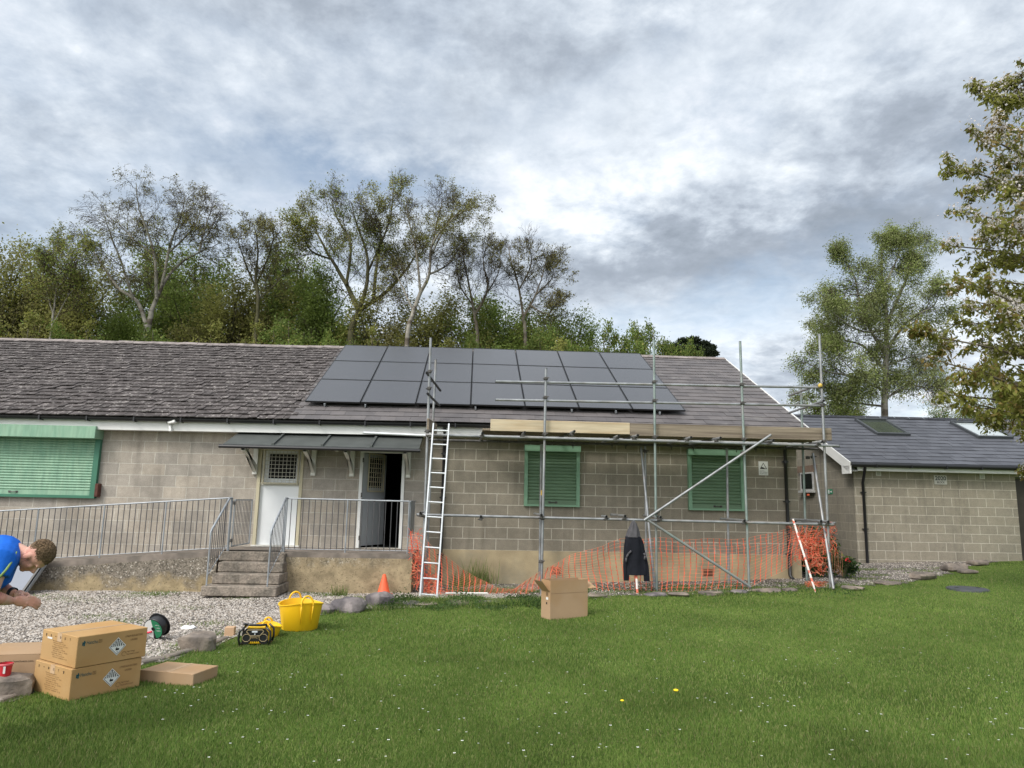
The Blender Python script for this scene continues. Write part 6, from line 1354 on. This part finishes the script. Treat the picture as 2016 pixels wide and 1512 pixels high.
# ------------------------------------------------------------------ trees
class TreeB:
    """skeleton tubes (numpy) and leaves"""
    def __init__(s, seed): s.r = np.random.RandomState(seed); s.V = []; s.Fq = []; s.n = 0; s.V2 = []; s.F2 = []; s.n2 = 0; s.leaf = []; s.tw = []
    def tube(s, P, R, n, fine=False):
        P = np.asarray(P); m = len(P); d = np.gradient(P, axis=0); d /= np.linalg.norm(d, axis=1)[:, None]+1e-9
        a = np.array([.3, .2, .93]) if abs(d[0][2]) < .8 else np.array([1., .1, 0]); u = np.cross(d, a); u /= np.linalg.norm(u, axis=1)[:, None]+1e-9; v = np.cross(d, u)
        t = np.arange(n)*2*math.pi/n; ring = P[:, None]+(u[:, None]*np.cos(t)[None, :, None]+v[:, None]*np.sin(t)[None, :, None])*np.asarray(R)[:, None, None]
        i, k = np.meshgrid(np.arange(m-1), np.arange(n), indexing='ij'); a_ = i*n+k; b_ = i*n+(k+1) % n
        f = np.stack([a_, b_, b_+n, a_+n], -1).reshape(-1, 4)
        if fine: s.V2.append(ring.reshape(-1, 3)); s.F2.append(f+s.n2); s.n2 += m*n
        else: s.V.append(ring.reshape(-1, 3)); s.Fq.append(f+s.n); s.n += m*n
    def grow(s, p, d, L, r, lev, maxlev, par):
        """par: up (tropism per level), spread, kids, shrink, wig"""
        rs = s.r; ns = 6 if lev < 2 else (4 if lev < maxlev else 3); P = [np.array(p)]; d = np.array(d, float); d /= np.linalg.norm(d)
        for k in range(ns):
            d = d+rs.normal(0, par['wig'], 3)+np.array([0, 0, par['up'][min(lev, len(par['up'])-1)]])/ns; d /= np.linalg.norm(d); P.append(P[-1]+d*L/ns)
        P = np.array(P); R = np.linspace(r, max(r*.3, .0045), ns+1)
        s.tube(P, R, 6 if r > .04 else (4 if r > .015 else 3), fine=r < .022)
        if lev >= maxlev: s.tw.append(P); return
        nk = par['kids'][min(lev, len(par['kids'])-1)]; s.children(P, R, L, lev, maxlev, par, nk)
    def children(s, P, R, L, lev, maxlev, par, nk, t0=.22):
        rs = s.r; m = len(P)-1
        for i in range(int(nk)):
            t = t0+(1-t0)*(i+rs.rand())/nk; x = t*m; j = min(int(x), m-1); f = x-j; q = P[j]*(1-f)+P[j+1]*f; rr = R[j]*(1-f)+R[j+1]*f
            ax = P[j+1]-P[j]; ax = ax/(np.linalg.norm(ax)+1e-9); o = rs.normal(0, 1, 3); o -= ax*(o@ax); o /= np.linalg.norm(o)
            d = ax*(1-par['spread']*(.7+.5*rs.rand()))+o*par['spread']*(1+.2*rs.rand()); ll = L*par['shrink']*(1.1-.55*t)*(.7+.6*rs.rand())
            s.grow(q, d, ll, max(min(rr*.6, .0085*ll+.002), .0048), lev+1, maxlev, par)
    def limb(s, P, R, kids, L, maxlev, par, t0=.25, ntw=None):
        """hand placed limb: smooth curve through P"""
        P = np.array(P); n = len(P); tt = np.linspace(0, n-1, n*4); out = []
        for t in tt:
            i = min(int(t), n-2); f = t-i; p0, p1, p2, p3 = P[max(i-1, 0)], P[i], P[i+1], P[min(i+2, n-1)]
            out.append(.5*((2*p1)+(-p0+p2)*f+(2*p0-5*p1+4*p2-p3)*f*f+(-p0+3*p1-3*p2+p3)*f**3))
        out = np.array(out); out += s.r.normal(0, .012*L/2, out.shape)*np.linspace(0, 1, len(out))[:, None]
        RR = np.linspace(R[0], R[1], len(out)); s.tube(out, RR, 8); s.children(out, RR, L, 0, maxlev, par, kids, t0); return out
    def leaves(s, per, size, spread, hang=0.0, prob=1.0, filt=None, aspect=.6):
        if not s.tw: return np.zeros((0, 4, 3))
        T = np.array([t for t in s.tw]); n = len(T); rs = s.r
        if prob < 1: T = T[rs.rand(n) < prob]; n = len(T)
        k = T.shape[1]-1; idx = np.repeat(np.arange(n), per); x = rs.rand(len(idx))*k; j = np.minimum(x.astype(int), k-1); f = (x-j)[:, None]
        C_ = T[idx, j]*(1-f)+T[idx, j+1]*f+rs.normal(0, spread, (len(idx), 3))
        if filt is not None: C_ = C_[filt(C_, rs)]
        return leafquads(C_, size, hang, rs, aspect)
    def build(s, name, loc, label, group, bark, leafsets, twigm=None, cat='tree'):
        e = empty(name, loc, label, cat, group); V = np.vstack(s.V); npmesh('trunk', V, np.vstack(s.Fq), bark, parent=e, smooth=True)
        if s.V2: npmesh('twigs', np.vstack(s.V2), np.vstack(s.F2), twigm or M_twig, parent=e)
        q = [l for l, _ in leafsets if len(l)]
        if q:
            LV = np.vstack(q); mi = np.concatenate([np.full(len(l), i) for i, (l, _) in enumerate(leafsets)]).astype(int)
            npmesh('crown', LV.reshape(-1, 3), np.arange(len(LV)*4).reshape(-1, 4), [m for _, m in leafsets], parent=e, midx=mi)
        return e
def leafquads(C_, size, hang, rs, aspect=.6):
    n = len(C_); a = rs.normal(0, 1, (n, 3)); a[:, 2] = a[:, 2]*(1-hang)-hang*1.6; a /= np.linalg.norm(a, axis=1)[:, None]+1e-9
    b = rs.normal(0, 1, (n, 3)); b -= a*(a*b).sum(1)[:, None]; b /= np.linalg.norm(b, axis=1)[:, None]+1e-9
    sz = size*(.6+.8*rs.rand(n))[:, None]; c = np.cross(a, b)*sz*.12
    return np.stack([C_, C_+a*sz*.5+b*sz*aspect*.5+c, C_+a*sz, C_+a*sz*.5-b*sz*aspect*.5+c], 1)
def clumpy(sc_, thr, seed):
    rs0 = np.random.RandomState(seed); K = rs0.normal(0, 1, (7, 3))*sc_; ph = rs0.rand(7)*6.28
    def f(C_, rs): v = np.sin(C_@K.T+ph).sum(1)/2.6; return v+rs.normal(0, .35, len(C_)) > thr
    return f
def pxl(Y, pts, dy=0.0, seed=0):
    rs = random.Random(seed); o = []; n = len(pts); sgn = rs.uniform(-1, 1)*dy
    for i, p in enumerate(pts): o.append(aY(p[0], p[1], Y+sgn*(i/max(n-1, 1))**1.2))
    return o
def keytree(name, Y, trunk, limbs, R0, label, bark, par, kids, L, maxlev, leafspec, seed, dy=2.0, twigm=None, group='trees behind the workshop', tkids=0):
    t = TreeB(seed); tp_ = pxl(Y, trunk); base = tp_[0].copy(); base[2] = 0.0; tp_ = [base]+tp_
    t.limb(tp_, (R0*.62, R0*.42), tkids, L, maxlev, par, t0=.45)
    for i, l in enumerate(limbs):
        w = l[0]; P = pxl(Y, l[1:], dy, seed*7+i); st_ = pxl(Y, [l[1]])[0]; P[0] = st_; t.limb(P, (R0*w*.62, .014), kids*1.5, L, maxlev, par, t0=.10)
    ls = [(t.leaves(*a, **k), m_) for a, k, m_ in leafspec]
    return t.build(name, (base[0], base[1], 0), label, group, bark, ls, twigm)
DROOP = dict(up=[.2, .2, -.3, -1.0], spread=.50, kids=[9, 9, 6], shrink=.62, wig=.10)
UPR = dict(up=[.3, .3, .2, .1], spread=.46, kids=[8, 9, 6], shrink=.62, wig=.11)
Yb = 17.0
# big sparse birch on the left
keytree('birch_tree', Yb, [(285, 690), (293, 640), (298, 612)], [
    (.6, (291, 655), (272, 596), (236, 570), (207, 530), (182, 492), (155, 450)), (.65, (298, 612), (312, 580), (330, 546), (360, 515), (392, 497), (434, 478)),
    (.5, (308, 590), (306, 520), (298, 480), (284, 440), (272, 400), (268, 358)), (.45, (318, 565), (336, 480), (352, 440), (366, 384)), (.35, (392, 497), (402, 455), (416, 412)),
    (.4, (262, 590), (240, 520), (218, 462), (205, 425)), (.3, (300, 500), (262, 470), (225, 430)), (.3, (330, 500), (380, 450), (395, 410))], .26,
    'big sparse silver birch with spreading bare limbs, behind the left roof', M_birch, DROOP, 9, 2.6, 3, [((3, .065, .05), dict(hang=.4, prob=.8, filt=clumpy(1.1, -.2, 3)), M_lfb), ((4, .07, .06), dict(hang=.4, prob=.5, filt=clumpy(.9, .3, 4)), M_lfo)], 11)
keytree('ash_tree', Yb+1, [(690, 690), (692, 650), (706, 612)], [
    (.7, (706, 612), (682, 560), (652, 510), (626, 462), (606, 415)), (.6, (706, 612), (722, 560), (722, 500), (702, 440), (690, 395)), (.65, (706, 612), (760, 575), (800, 530), (832, 478)),
    (.45, (735, 592), (745, 500), (768, 430), (775, 368)), (.4, (682, 560), (690, 480), (664, 430), (652, 388)), (.35, (722, 540), (750, 470), (735, 410)), (.3, (650, 510), (608, 490), (598, 450))], .30,
    'tall forked tree in thin new leaf standing behind the left end of the solar panels', M_barkg, UPR, 10, 2.5, 3, [((4, .08, .09), dict(filt=clumpy(1.0, -.5, 5)), M_lfo), ((2, .08, .09), dict(filt=clumpy(.9, -.1, 6)), M_lfm)], 12, twigm=M_twig)
keytree('birch_tree', Yb-.5, [(800, 690), (812, 620), (830, 572)], [
    (.7, (830, 572), (845, 540), (852, 480), (898, 425), (945, 405)), (.5, (828, 580), (820, 500), (806, 440), (800, 405)), (.45, (845, 540), (882, 520), (916, 470)), (.45, (852, 480), (862, 430), (872, 395)), (.4, (815, 615), (790, 560), (770, 520)), (.35, (850, 500), (880, 440), (905, 395))], .19,
    'slim pale trunked birch leaning right behind the solar panels', M_birch, dict(DROOP, up=[.1, .05, -.3, -.5]), 9, 2.2, 3, [((3, .07, .07), dict(hang=.3, filt=clumpy(1.0, -.2, 8)), M_lfo), ((2, .07, .07), dict(hang=.3, filt=clumpy(.9, -.1, 9)), M_lfb)], 13)
keytree('bare_tree', Yb+1, [(940, 700), (935, 625)], [(.6, (935, 625), (925, 570), (915, 520), (912, 492)), (.6, (935, 620), (960, 570), (952, 520), (957, 480)), (.4, (930, 600), (905, 560), (898, 510)), (.35, (950, 590), (980, 540), (985, 505))], .17,
    'small bare tree behind the middle of the solar panels', M_bark, UPR, 8, 2.0, 3, [((3, .08, .05), dict(filt=clumpy(1, .3, 2)), M_lfb)], 14)
keytree('bare_tree', Yb+1.5, [(1035, 700), (1030, 625)], [(.6, (1030, 625), (1050, 590), (1062, 560), (1078, 505)), (.55, (1030, 622), (1020, 560), (1005, 510), (1002, 480)), (.4, (1042, 600), (1078, 618), (1098, 590)), (.4, (1022, 570), (1046, 520), (1040, 480)), (.3, (1055, 580), (1085, 550), (1090, 520))], .18,
    'rounder bare tree with upswept twigs behind the right middle panels', M_bark, UPR, 9, 2.1, 3, [((2, .08, .05), dict(filt=clumpy(1, .4, 2)), M_lfb)], 15)
keytree('bare_tree', Yb+.5, [(500, 690), (508, 600), (503, 540)], [(.6, (503, 545), (508, 490), (500, 442)), (.5, (504, 560), (530, 500), (540, 455)), (.5, (505, 570), (480, 510), (468, 468)), (.4, (508, 590), (550, 550), (570, 500))], .16,
    'twiggy half bare tree between the big birch and the forked tree', M_barkg, UPR, 9, 2.0, 3, [((2, .07, .06), dict(filt=clumpy(1, .0, 5)), M_lfb), ((2, .07, .06), dict(filt=clumpy(1, .0, 6)), M_lfo)], 16)
keytree('slim_tree', Yb-1, [(96, 690), (107, 600)], [(.6, (107, 600), (115, 540), (128, 480)), (.5, (105, 620), (88, 560), (82, 515)), (.4, (110, 570), (145, 530), (160, 495)), (.4, (103, 640), (130, 590), (150, 560))], .10,
    'slim pale stemmed tree in olive leaf at the far left', M_birch, UPR, 10, 2.0, 3, [((3, .08, .12), dict(filt=clumpy(1.1, -.3, 7)), M_lfo), ((1, .08, .12), {}, M_lfm)], 17)
# birch on the right behind the annexe
keytree('birch_tree', 13.0, [(1742, 835), (1743, 760), (1745, 690)], [(.7, (1745, 690), (1745, 620), (1736, 540), (1737, 468)), (.4, (1744, 695), (1772, 650), (1802, 622), (1838, 602), (1852, 570)), (.5, (1745, 640), (1780, 560), (1800, 512), (1818, 488)),
    (.4, (1742, 730), (1700, 682), (1660, 668), (1610, 640)), (.45, (1743, 700), (1700, 620), (1680, 540), (1652, 505)), (.4, (1743, 770), (1680, 742), (1622, 730), (1585, 712)), (.35, (1743, 785), (1790, 760), (1832, 765)), (.35, (1740, 800), (1660, 790), (1600, 780)), (.35, (1745, 600), (1690, 580), (1645, 590)), (.3, (1745, 720), (1800, 700), (1840, 690)), (.3, (1742, 560), (1770, 500), (1768, 470)), (.3, (1745, 650), (1690, 650), (1620, 600)), (.3, (1744, 690), (1700, 740), (1650, 700))], .24,
    'leafy silver birch behind the annexe roof on the right', M_birch, DROOP, 10, 1.9, 3, [((9, .065, .13), dict(hang=.45, filt=clumpy(2.2, -.8, 4)), M_lfy), ((3, .065, .12), dict(hang=.45, filt=clumpy(2.0, -.3, 6)), M_lfm)], 18, dy=2.4, group='trees behind the annexe', tkids=8)
# dense background trees: three built, the rest copied
def dense(seed, H, W, Dm, leafm_, label, olive):
    t = TreeB(seed); rs = t.r; P = [A([0, 0, 0.]), A([.1, 0, H*.25]), A([-.1, .1, H*.5]), A([.1, 0, H*.8])]; t.limb(P, (.22, .06), 0, 1, 1, UPR)
    n = 34
    for i in range(n):
        z = H*(.16+.76*(i/n)); a0 = i*2.4+rs.rand(); rad = W/2*math.sin(math.pi*min(1, (.22+.72*(i/n))))**.45*(.75+.45*rs.rand()); st_ = A([0, 0, z*.85]); en = A([math.cos(a0)*rad, math.sin(a0)*rad, z+H*.10])
        t.limb([st_, (st_+en)/2+A([0, 0, .2]), en], (.06, .015), 9, 1.7, 2, dict(UPR, kids=[7, 5]), t0=.2)
    l1 = t.leaves(24, .115, .32, filt=clumpy(1.1, -.45, seed)); l2 = t.leaves(16, .12, .34, filt=clumpy(1.3, .0, seed+1))
    return t.build('dense_tree', (0, 0, 0), label, 'trees behind the workshop', M_barkg, [(l1, leafm_), (l2, olive)])
dn = [dense(31, 13.5, 4.4, 1, M_lfg, 'x', M_lfm), dense(32, 13.5, 4.2, 1, M_lfo, 'x', M_lfb), dense(33, 13.5, 4.2, 1, M_lfm, 'x', M_lfo)]
SP = [(18, 486, 150, 1, 3, 'olive leaved tree cut by the left edge of the view'), (60, 560, 170, 0, 5, 'green bushy tree in the far left corner of the wood'), (150, 540, 160, 1, 4, 'olive bushy tree right of the slim pale stemmed tree'), (225, 590, 130, 2, 6, 'low leafy tree left of the big sparse birch'),
      (335, 505, 150, 0, 7, 'dark green tree right behind the big sparse birch'), (395, 520, 150, 0, 5, 'dense green tree to the right of the big sparse birch'), (455, 570, 150, 1, 3, 'olive bush like tree before the twiggy half bare tree'), (540, 560, 150, 1, 4, 'olive tree between the half bare tree and the dark green pair'),
      (583, 490, 120, 0, 5, 'tall dark green tree left of the forked tree'), (640, 560, 150, 0, 3, 'dark green tree just left of the forked trunk'), (745, 610, 150, 1, 2, 'olive undergrowth tree right of the forked trunk'), (850, 600, 150, 1, 3, 'brownish olive tree under the leaning birch'),
      (930, 610, 130, 2, 3, 'low leafy tree behind the small bare tree'), (1000, 600, 150, 0, 4, 'dark leafy tree between the two bare trees'), (1065, 618, 130, 2, 3, 'leafy tree under the rounder bare tree'), (1130, 634, 110, 0, 2, 'low green tree right of the bare trees'), (270, 620, 150, 0, 4, 'dark low tree at the foot of the big sparse birch'), (100, 640, 170, 0, 6, 'low dark tree beneath the slim tree'), (700, 650, 140, 0, 3, 'low dark tree beneath the forked tree')]
used = [False]*3
for i, (px, py, wpx, k, dyb, lab) in enumerate(SP):
    Y = Yb+dyb; topp = aY(px, py, Y); bx = topp[0]; sz = topp[2]/13.4; wm = wpx*(Y-CAM[1])/F; sx = wm/3.7
    if not used[k]: o = dn[k]; used[k] = True; o.location = (bx, Y, 0); o.scale = (sx, sx, sz); o['label'] = lab; o.rotation_euler = (0, 0, i*1.3)
    else: copy_tree(dn[k], (bx, Y, 0), i*1.3, lab, (sx, sx, sz))
# hawthorn hedge line on the right of the array, pine, far trees behind the annexe
def bushy(seed, H, W, leafs, label, name='hawthorn_bush', per=26, group='bushes behind the slate roof'):
    t = TreeB(seed); rs = t.r
    for i in range(16):
        a0 = i*2.4; en = A([math.cos(a0)*W/2*(.4+.6*rs.rand()), math.sin(a0)*W/2*.8, H*(.45+.5*rs.rand())]); t.limb([A([0, 0, 0.]), en*.4+A([0, 0, .4]), en], (.07, .012), 9, 1.7, 2, dict(UPR, spread=.6), t0=.3)
    return t.build(name, (0, 0, 0), label, group, M_bark, [(t.leaves(per, .11, .14, filt=clumpy(1.4, -.3, seed)), leafs[0]), (t.leaves(per//3, .11, .14, filt=clumpy(1.4, .1, seed)), leafs[1])])
hb_ = bushy(41, 9.5, 3.3, (M_lfg, M_lfo), 'x'); hb2 = bushy(42, 9.5, 3.3, (M_lfo, M_lfm), 'x', 'understorey_bush', 22, 'bushes in front of the wood')
for i, (px, py, w_, k, lab) in enumerate(((30, 590, 150, 1, 'olive bush low in the far left corner before the wood'), (150, 615, 120, 0, 'green bush below the slim pale tree'), (215, 610, 110, 1, 'olive bush left of the big birch trunk'), (355, 610, 130, 0, 'green bush right of the big birch trunk'), (430, 600, 130, 1, 'olive bush between the big birch and the half bare tree'), (540, 615, 120, 1, 'olive bush right of the half bare tree trunk'), (610, 590, 130, 0, 'green bush before the tall dark green tree'), (655, 630, 90, 0, 'small green bush touching the forked trunk on its left'), (760, 622, 120, 1, 'olive bush between the forked trunk and the leaning birch'), (855, 640, 110, 1, 'olive bush right of the leaning birch trunk'), (925, 640, 120, 0, 'green bush hiding the small bare tree trunk'), (1000, 625, 120, 0, 'green bush left of the rounder bare tree'), (1070, 640, 120, 1, 'olive bush hiding the rounder bare tree trunk'))):
    Y = 14.6+(i % 3)*.5; tp_ = aY(px, py, Y); sx = w_*(Y-CAM[1])/F/2.8; s3 = (sx, sx*.9, tp_[2]/9.9)
    if i == 0: hb2.location = (tp_[0], Y, 0); hb2.scale = s3; hb2['label'] = lab
    else: copy_tree(hb2 if k else hb_, (tp_[0], Y, 0), i*2.1, lab, s3)['group'] = 'bushes in front of the wood'
for i, (px, py, w_, lab) in enumerate(((1115, 650, 110, 'leafy bush at the right end of the wood behind the array'), (1185, 655, 100, 'thin hawthorn showing over the right end of the array'), (1240, 648, 110, 'hawthorn with twigs rising over the ridge near the middle standard'), (1295, 640, 90, 'taller twiggy hawthorn beside the middle standard'), (1345, 685, 70, 'low hawthorn before the pine'))):
    Y = 16.0+i*.6; tp_ = aY(px, py, Y); sx = w_*(Y-CAM[1])/F/3.1; s3 = (sx*1.15, sx, tp_[2]/8.9)
    if i == 0: hb_.location = (tp_[0], Y, 0); hb_.scale = s3; hb_['label'] = lab
    else: copy_tree(hb_, (tp_[0], Y, 0), i*2.1, lab, s3)
# pine
t = TreeB(51); pb = aY(1360, 664, 30.0); H = pb[2]
t.limb([A([pb[0], 30, 0]), A([pb[0]+.1, 30, H*.5]), A([pb[0]+.2, 30, H*.93])], (.25, .08), 0, 1, 1, UPR)
C2 = []
for (px, py, rx) in ((1345, 672, 12), (1365, 670, 14), (1385, 678, 14), (1400, 684, 10), (1330, 684, 18), (1318, 690, 10), (1362, 684, 20), (1388, 690, 22), (1405, 696, 9), (1350, 695, 25), (1395, 701, 12), (1370, 700, 25), (1336, 700, 20)):
    c = aY(px, py, 30); t.tube(np.array([[pb[0]+.15, 30, c[2]-.8], (A([pb[0], 30, c[2]])+c)/2-A([0, 0, .2]), c]), [.06, .04, .02], 4); rr = rx*44.7/F; q_ = t.r.normal(0, 1, (900, 3)); q_ /= np.linalg.norm(q_, axis=1)[:, None]; q_ *= (t.r.rand(900)**.4)[:, None]*A([rr, rr, rr*.42]); C2.append(c+q_)
t.build('pine_tree', (pb[0], 30, 0), 'dark flat topped pine rising behind the slate roof ridge', 'trees behind the annexe', M_bark, [(leafquads(np.vstack(C2), .17, 0, t.r, .35), M_lfd)])
for i, (px, py, w_, lab) in enumerate(((1960, 770, 120, 'dark leafy tree over the right end of the annexe roof'), (2060, 740, 160, 'green tree beyond the right edge of the annexe'), (1870, 800, 90, 'low dark tree right of the silver birch'), (1600, 790, 60, 'low leafy tree at the left foot of the silver birch'), (1660, 770, 90, 'leafy tree behind the left side of the silver birch'))):
    Y = 19.0; tp_ = aY(px, py, Y); sx = w_*(Y-CAM[1])/F/4.1; copy_tree(dn[2 if i in (3, 4) else 0], (tp_[0], Y, 0), i*1.7, lab, (sx, sx, tp_[2]/13.8))['group'] = 'trees behind the annexe'
# ------------------------------------------------------------------ blossoming cherry in front on the right
t = TreeB(61); CX, CY = 11.3, -3.2; cz = float(G(CX, CY)); trunk = [A([CX, CY, cz-.1]), A([CX+.05, CY, cz+2]), A([CX-.05, CY+.05, cz+4.5]), A([CX+.1, CY, cz+7.6])]
t.limb(trunk, (.17, .05), 0, 1, 1, UPR)
CH = dict(up=[.05, .02, 0], spread=.50, kids=[5, 3], shrink=.5, wig=.12); clus = []
TIPS = [(1862, 322, -.6, 8), (1858, 483, .3, 8), (1880, 548, -1.2, 7), (1944, 190, .2, 5), (1950, 235, -.8, 5), (1950, 272, .8, 6), (1905, 372, 1.0, 6), (1892, 415, -.4, 7), (1792, 655, .1, 9), (1822, 702, -1.0, 8), (1850, 775, .6, 8), (1870, 640, 1.3, 7), (1900, 590, -.2, 7), (1960, 320, 0, 5), (1970, 440, .5, 5), (1985, 520, 1.5, 5), (1935, 830, .2, 6), (1880, 730, -.3, 7), (1940, 690, 1.1, 6), (1990, 155, .4, 4), (1975, 380, -1.4, 5), (1965, 600, -1.5, 5), (1955, 750, -1.4, 5), (1900, 790, -.8, 6), (1990, 790, 1, 5), (1840, 800, 1.2, 7)]
for k in range(16):
    _r = random.Random(100+k); TIPS.append((_r.uniform(1905, 2010), 175+k*42+_r.uniform(-15, 15), _r.uniform(-1.3, 1.3), 5))
for k in range(22): a0 = random.Random(k).uniform(-1.9, 1.6); TIPS.append((None, a0, 1.2+k*.27, 5))
for T_ in TIPS:
    if T_[0] is not None:
        en = aY(T_[0], T_[1], CY+T_[2]); zs_ = en[2]-.25*abs(CX-en[0]) if en[2] > 3 else en[2]-.1
    else:
        en = A([CX+math.cos(T_[1])*2.6, CY+math.sin(T_[1])*2.6, cz+T_[2]+.5]); zs_ = en[2]-.6
    st_ = A([CX, CY, max(zs_, cz+1.0)]); mid = st_*.45+en*.55+A([0, 0, .12])
    o_ = t.limb([st_, mid, en], (.035, .006), T_[3]+2, .95, 1, dict(CH, kids=[3]), t0=.22); clus.append(o_)
TW = [p for tw in t.tw for p in tw[1:]]+[p for o_ in clus for p in o_[3::1]]
TW = np.array(TW); TW = TW[t.r.rand(len(TW)) < .95]; rs = t.r
nl = 9; C_ = np.repeat(TW, nl, 0)+rs.normal(0, .045, (len(TW)*nl, 3)); C_ = C_[clumpy(1.7, -.5, 3)(C_, rs)]; L1 = leafquads(C_, .105, .65, rs, .42)
C_ = np.repeat(TW, 3, 0)+rs.normal(0, .05, (len(TW)*3, 3)); L2 = leafquads(C_[clumpy(1.5, .1, 5)(C_, rs)], .10, .6, rs, .42)
C_ = np.repeat(TW, 12, 0)+rs.normal(0, .06, (len(TW)*12, 3)); C_ = C_[clumpy(1.3, -.1, 9)(C_, rs)]; L3 = leafquads(C_, .036, .1, rs, 1.0)
e = t.build('cherry_tree', (CX, CY, cz), 'cherry tree with bronze green leaves and white blossom reaching in from the right', None, M_bark, [(L1, M_lfc), (L2, M_lfr), (L3, M_blossom)], M_bark)
# shrub between the buildings, low plants
def shrub(px, py, w, h, n, lab, mats=(M_shrub, M_lfm), red=False, Y=None):
    c = aG(px, py); t = TreeB(int(px)); rs = t.r
    for i in range(14): a0 = rs.rand()*6.28; t.tube(np.array([c, c+A([math.cos(a0)*w*.2, math.sin(a0)*w*.2, h*.5]), c+A([math.cos(a0)*w*.42, math.sin(a0)*w*.42, h*(.6+.35*rs.rand())])]), [.012, .008, .004], 4)
    q_ = rs.normal(0, 1, (n, 3)); q_ /= np.linalg.norm(q_, axis=1)[:, None]; q_ = q_*(rs.rand(n)**.35)[:, None]*A([w/2, w/2, h/2])+c+A([0, 0, h*.5]); q_ = q_[clumpy(5, -.4, 3)(q_, rs)]
    ls = [(leafquads(q_, .085, .3, rs, .45), mats[0]), (leafquads(q_[::4]+.02, .08, .3, rs, .45), mats[1])]
    if red: p0 = c+A([0, -w*.35, h*.85]); ls.append((leafquads(p0+rs.normal(0, .018, (14, 3)), .035, 0, rs, 1), M_tul))
    return t.build('shrub', c, lab, 'shrubs between the buildings', M_barkg, ls, None, 'shrub')
M_tul = pm('red_flower', (.55, .015, .02), .5, var=.1)
shrub(1612, 1135, .9, 1.05, 1900, 'dark green shrub behind the bunched netting between the two buildings')
shrub(1662, 1138, .6, .45, 700, 'low leafy shrub with a red flower right of the scaffold foot', red=True); shrub(1590, 1128, .5, .9, 800, 'narrow dark shrub at the corner of the workshop')
# nest like clump in the right hand birch
p = aY(1822, 612, 13.0); rs = np.random.RandomState(4); q_ = p+rs.normal(0, 1, (260, 3))*A([.16, .16, .09]); V = leafquads(q_, .16, 0, rs, .12)
tag(npmesh('nest', V.reshape(-1, 3), np.arange(len(V)*4).reshape(-1, 4), M_twig, origin=p), 'dark twig nest in the right side of the silver birch behind the annexe', 'nest')
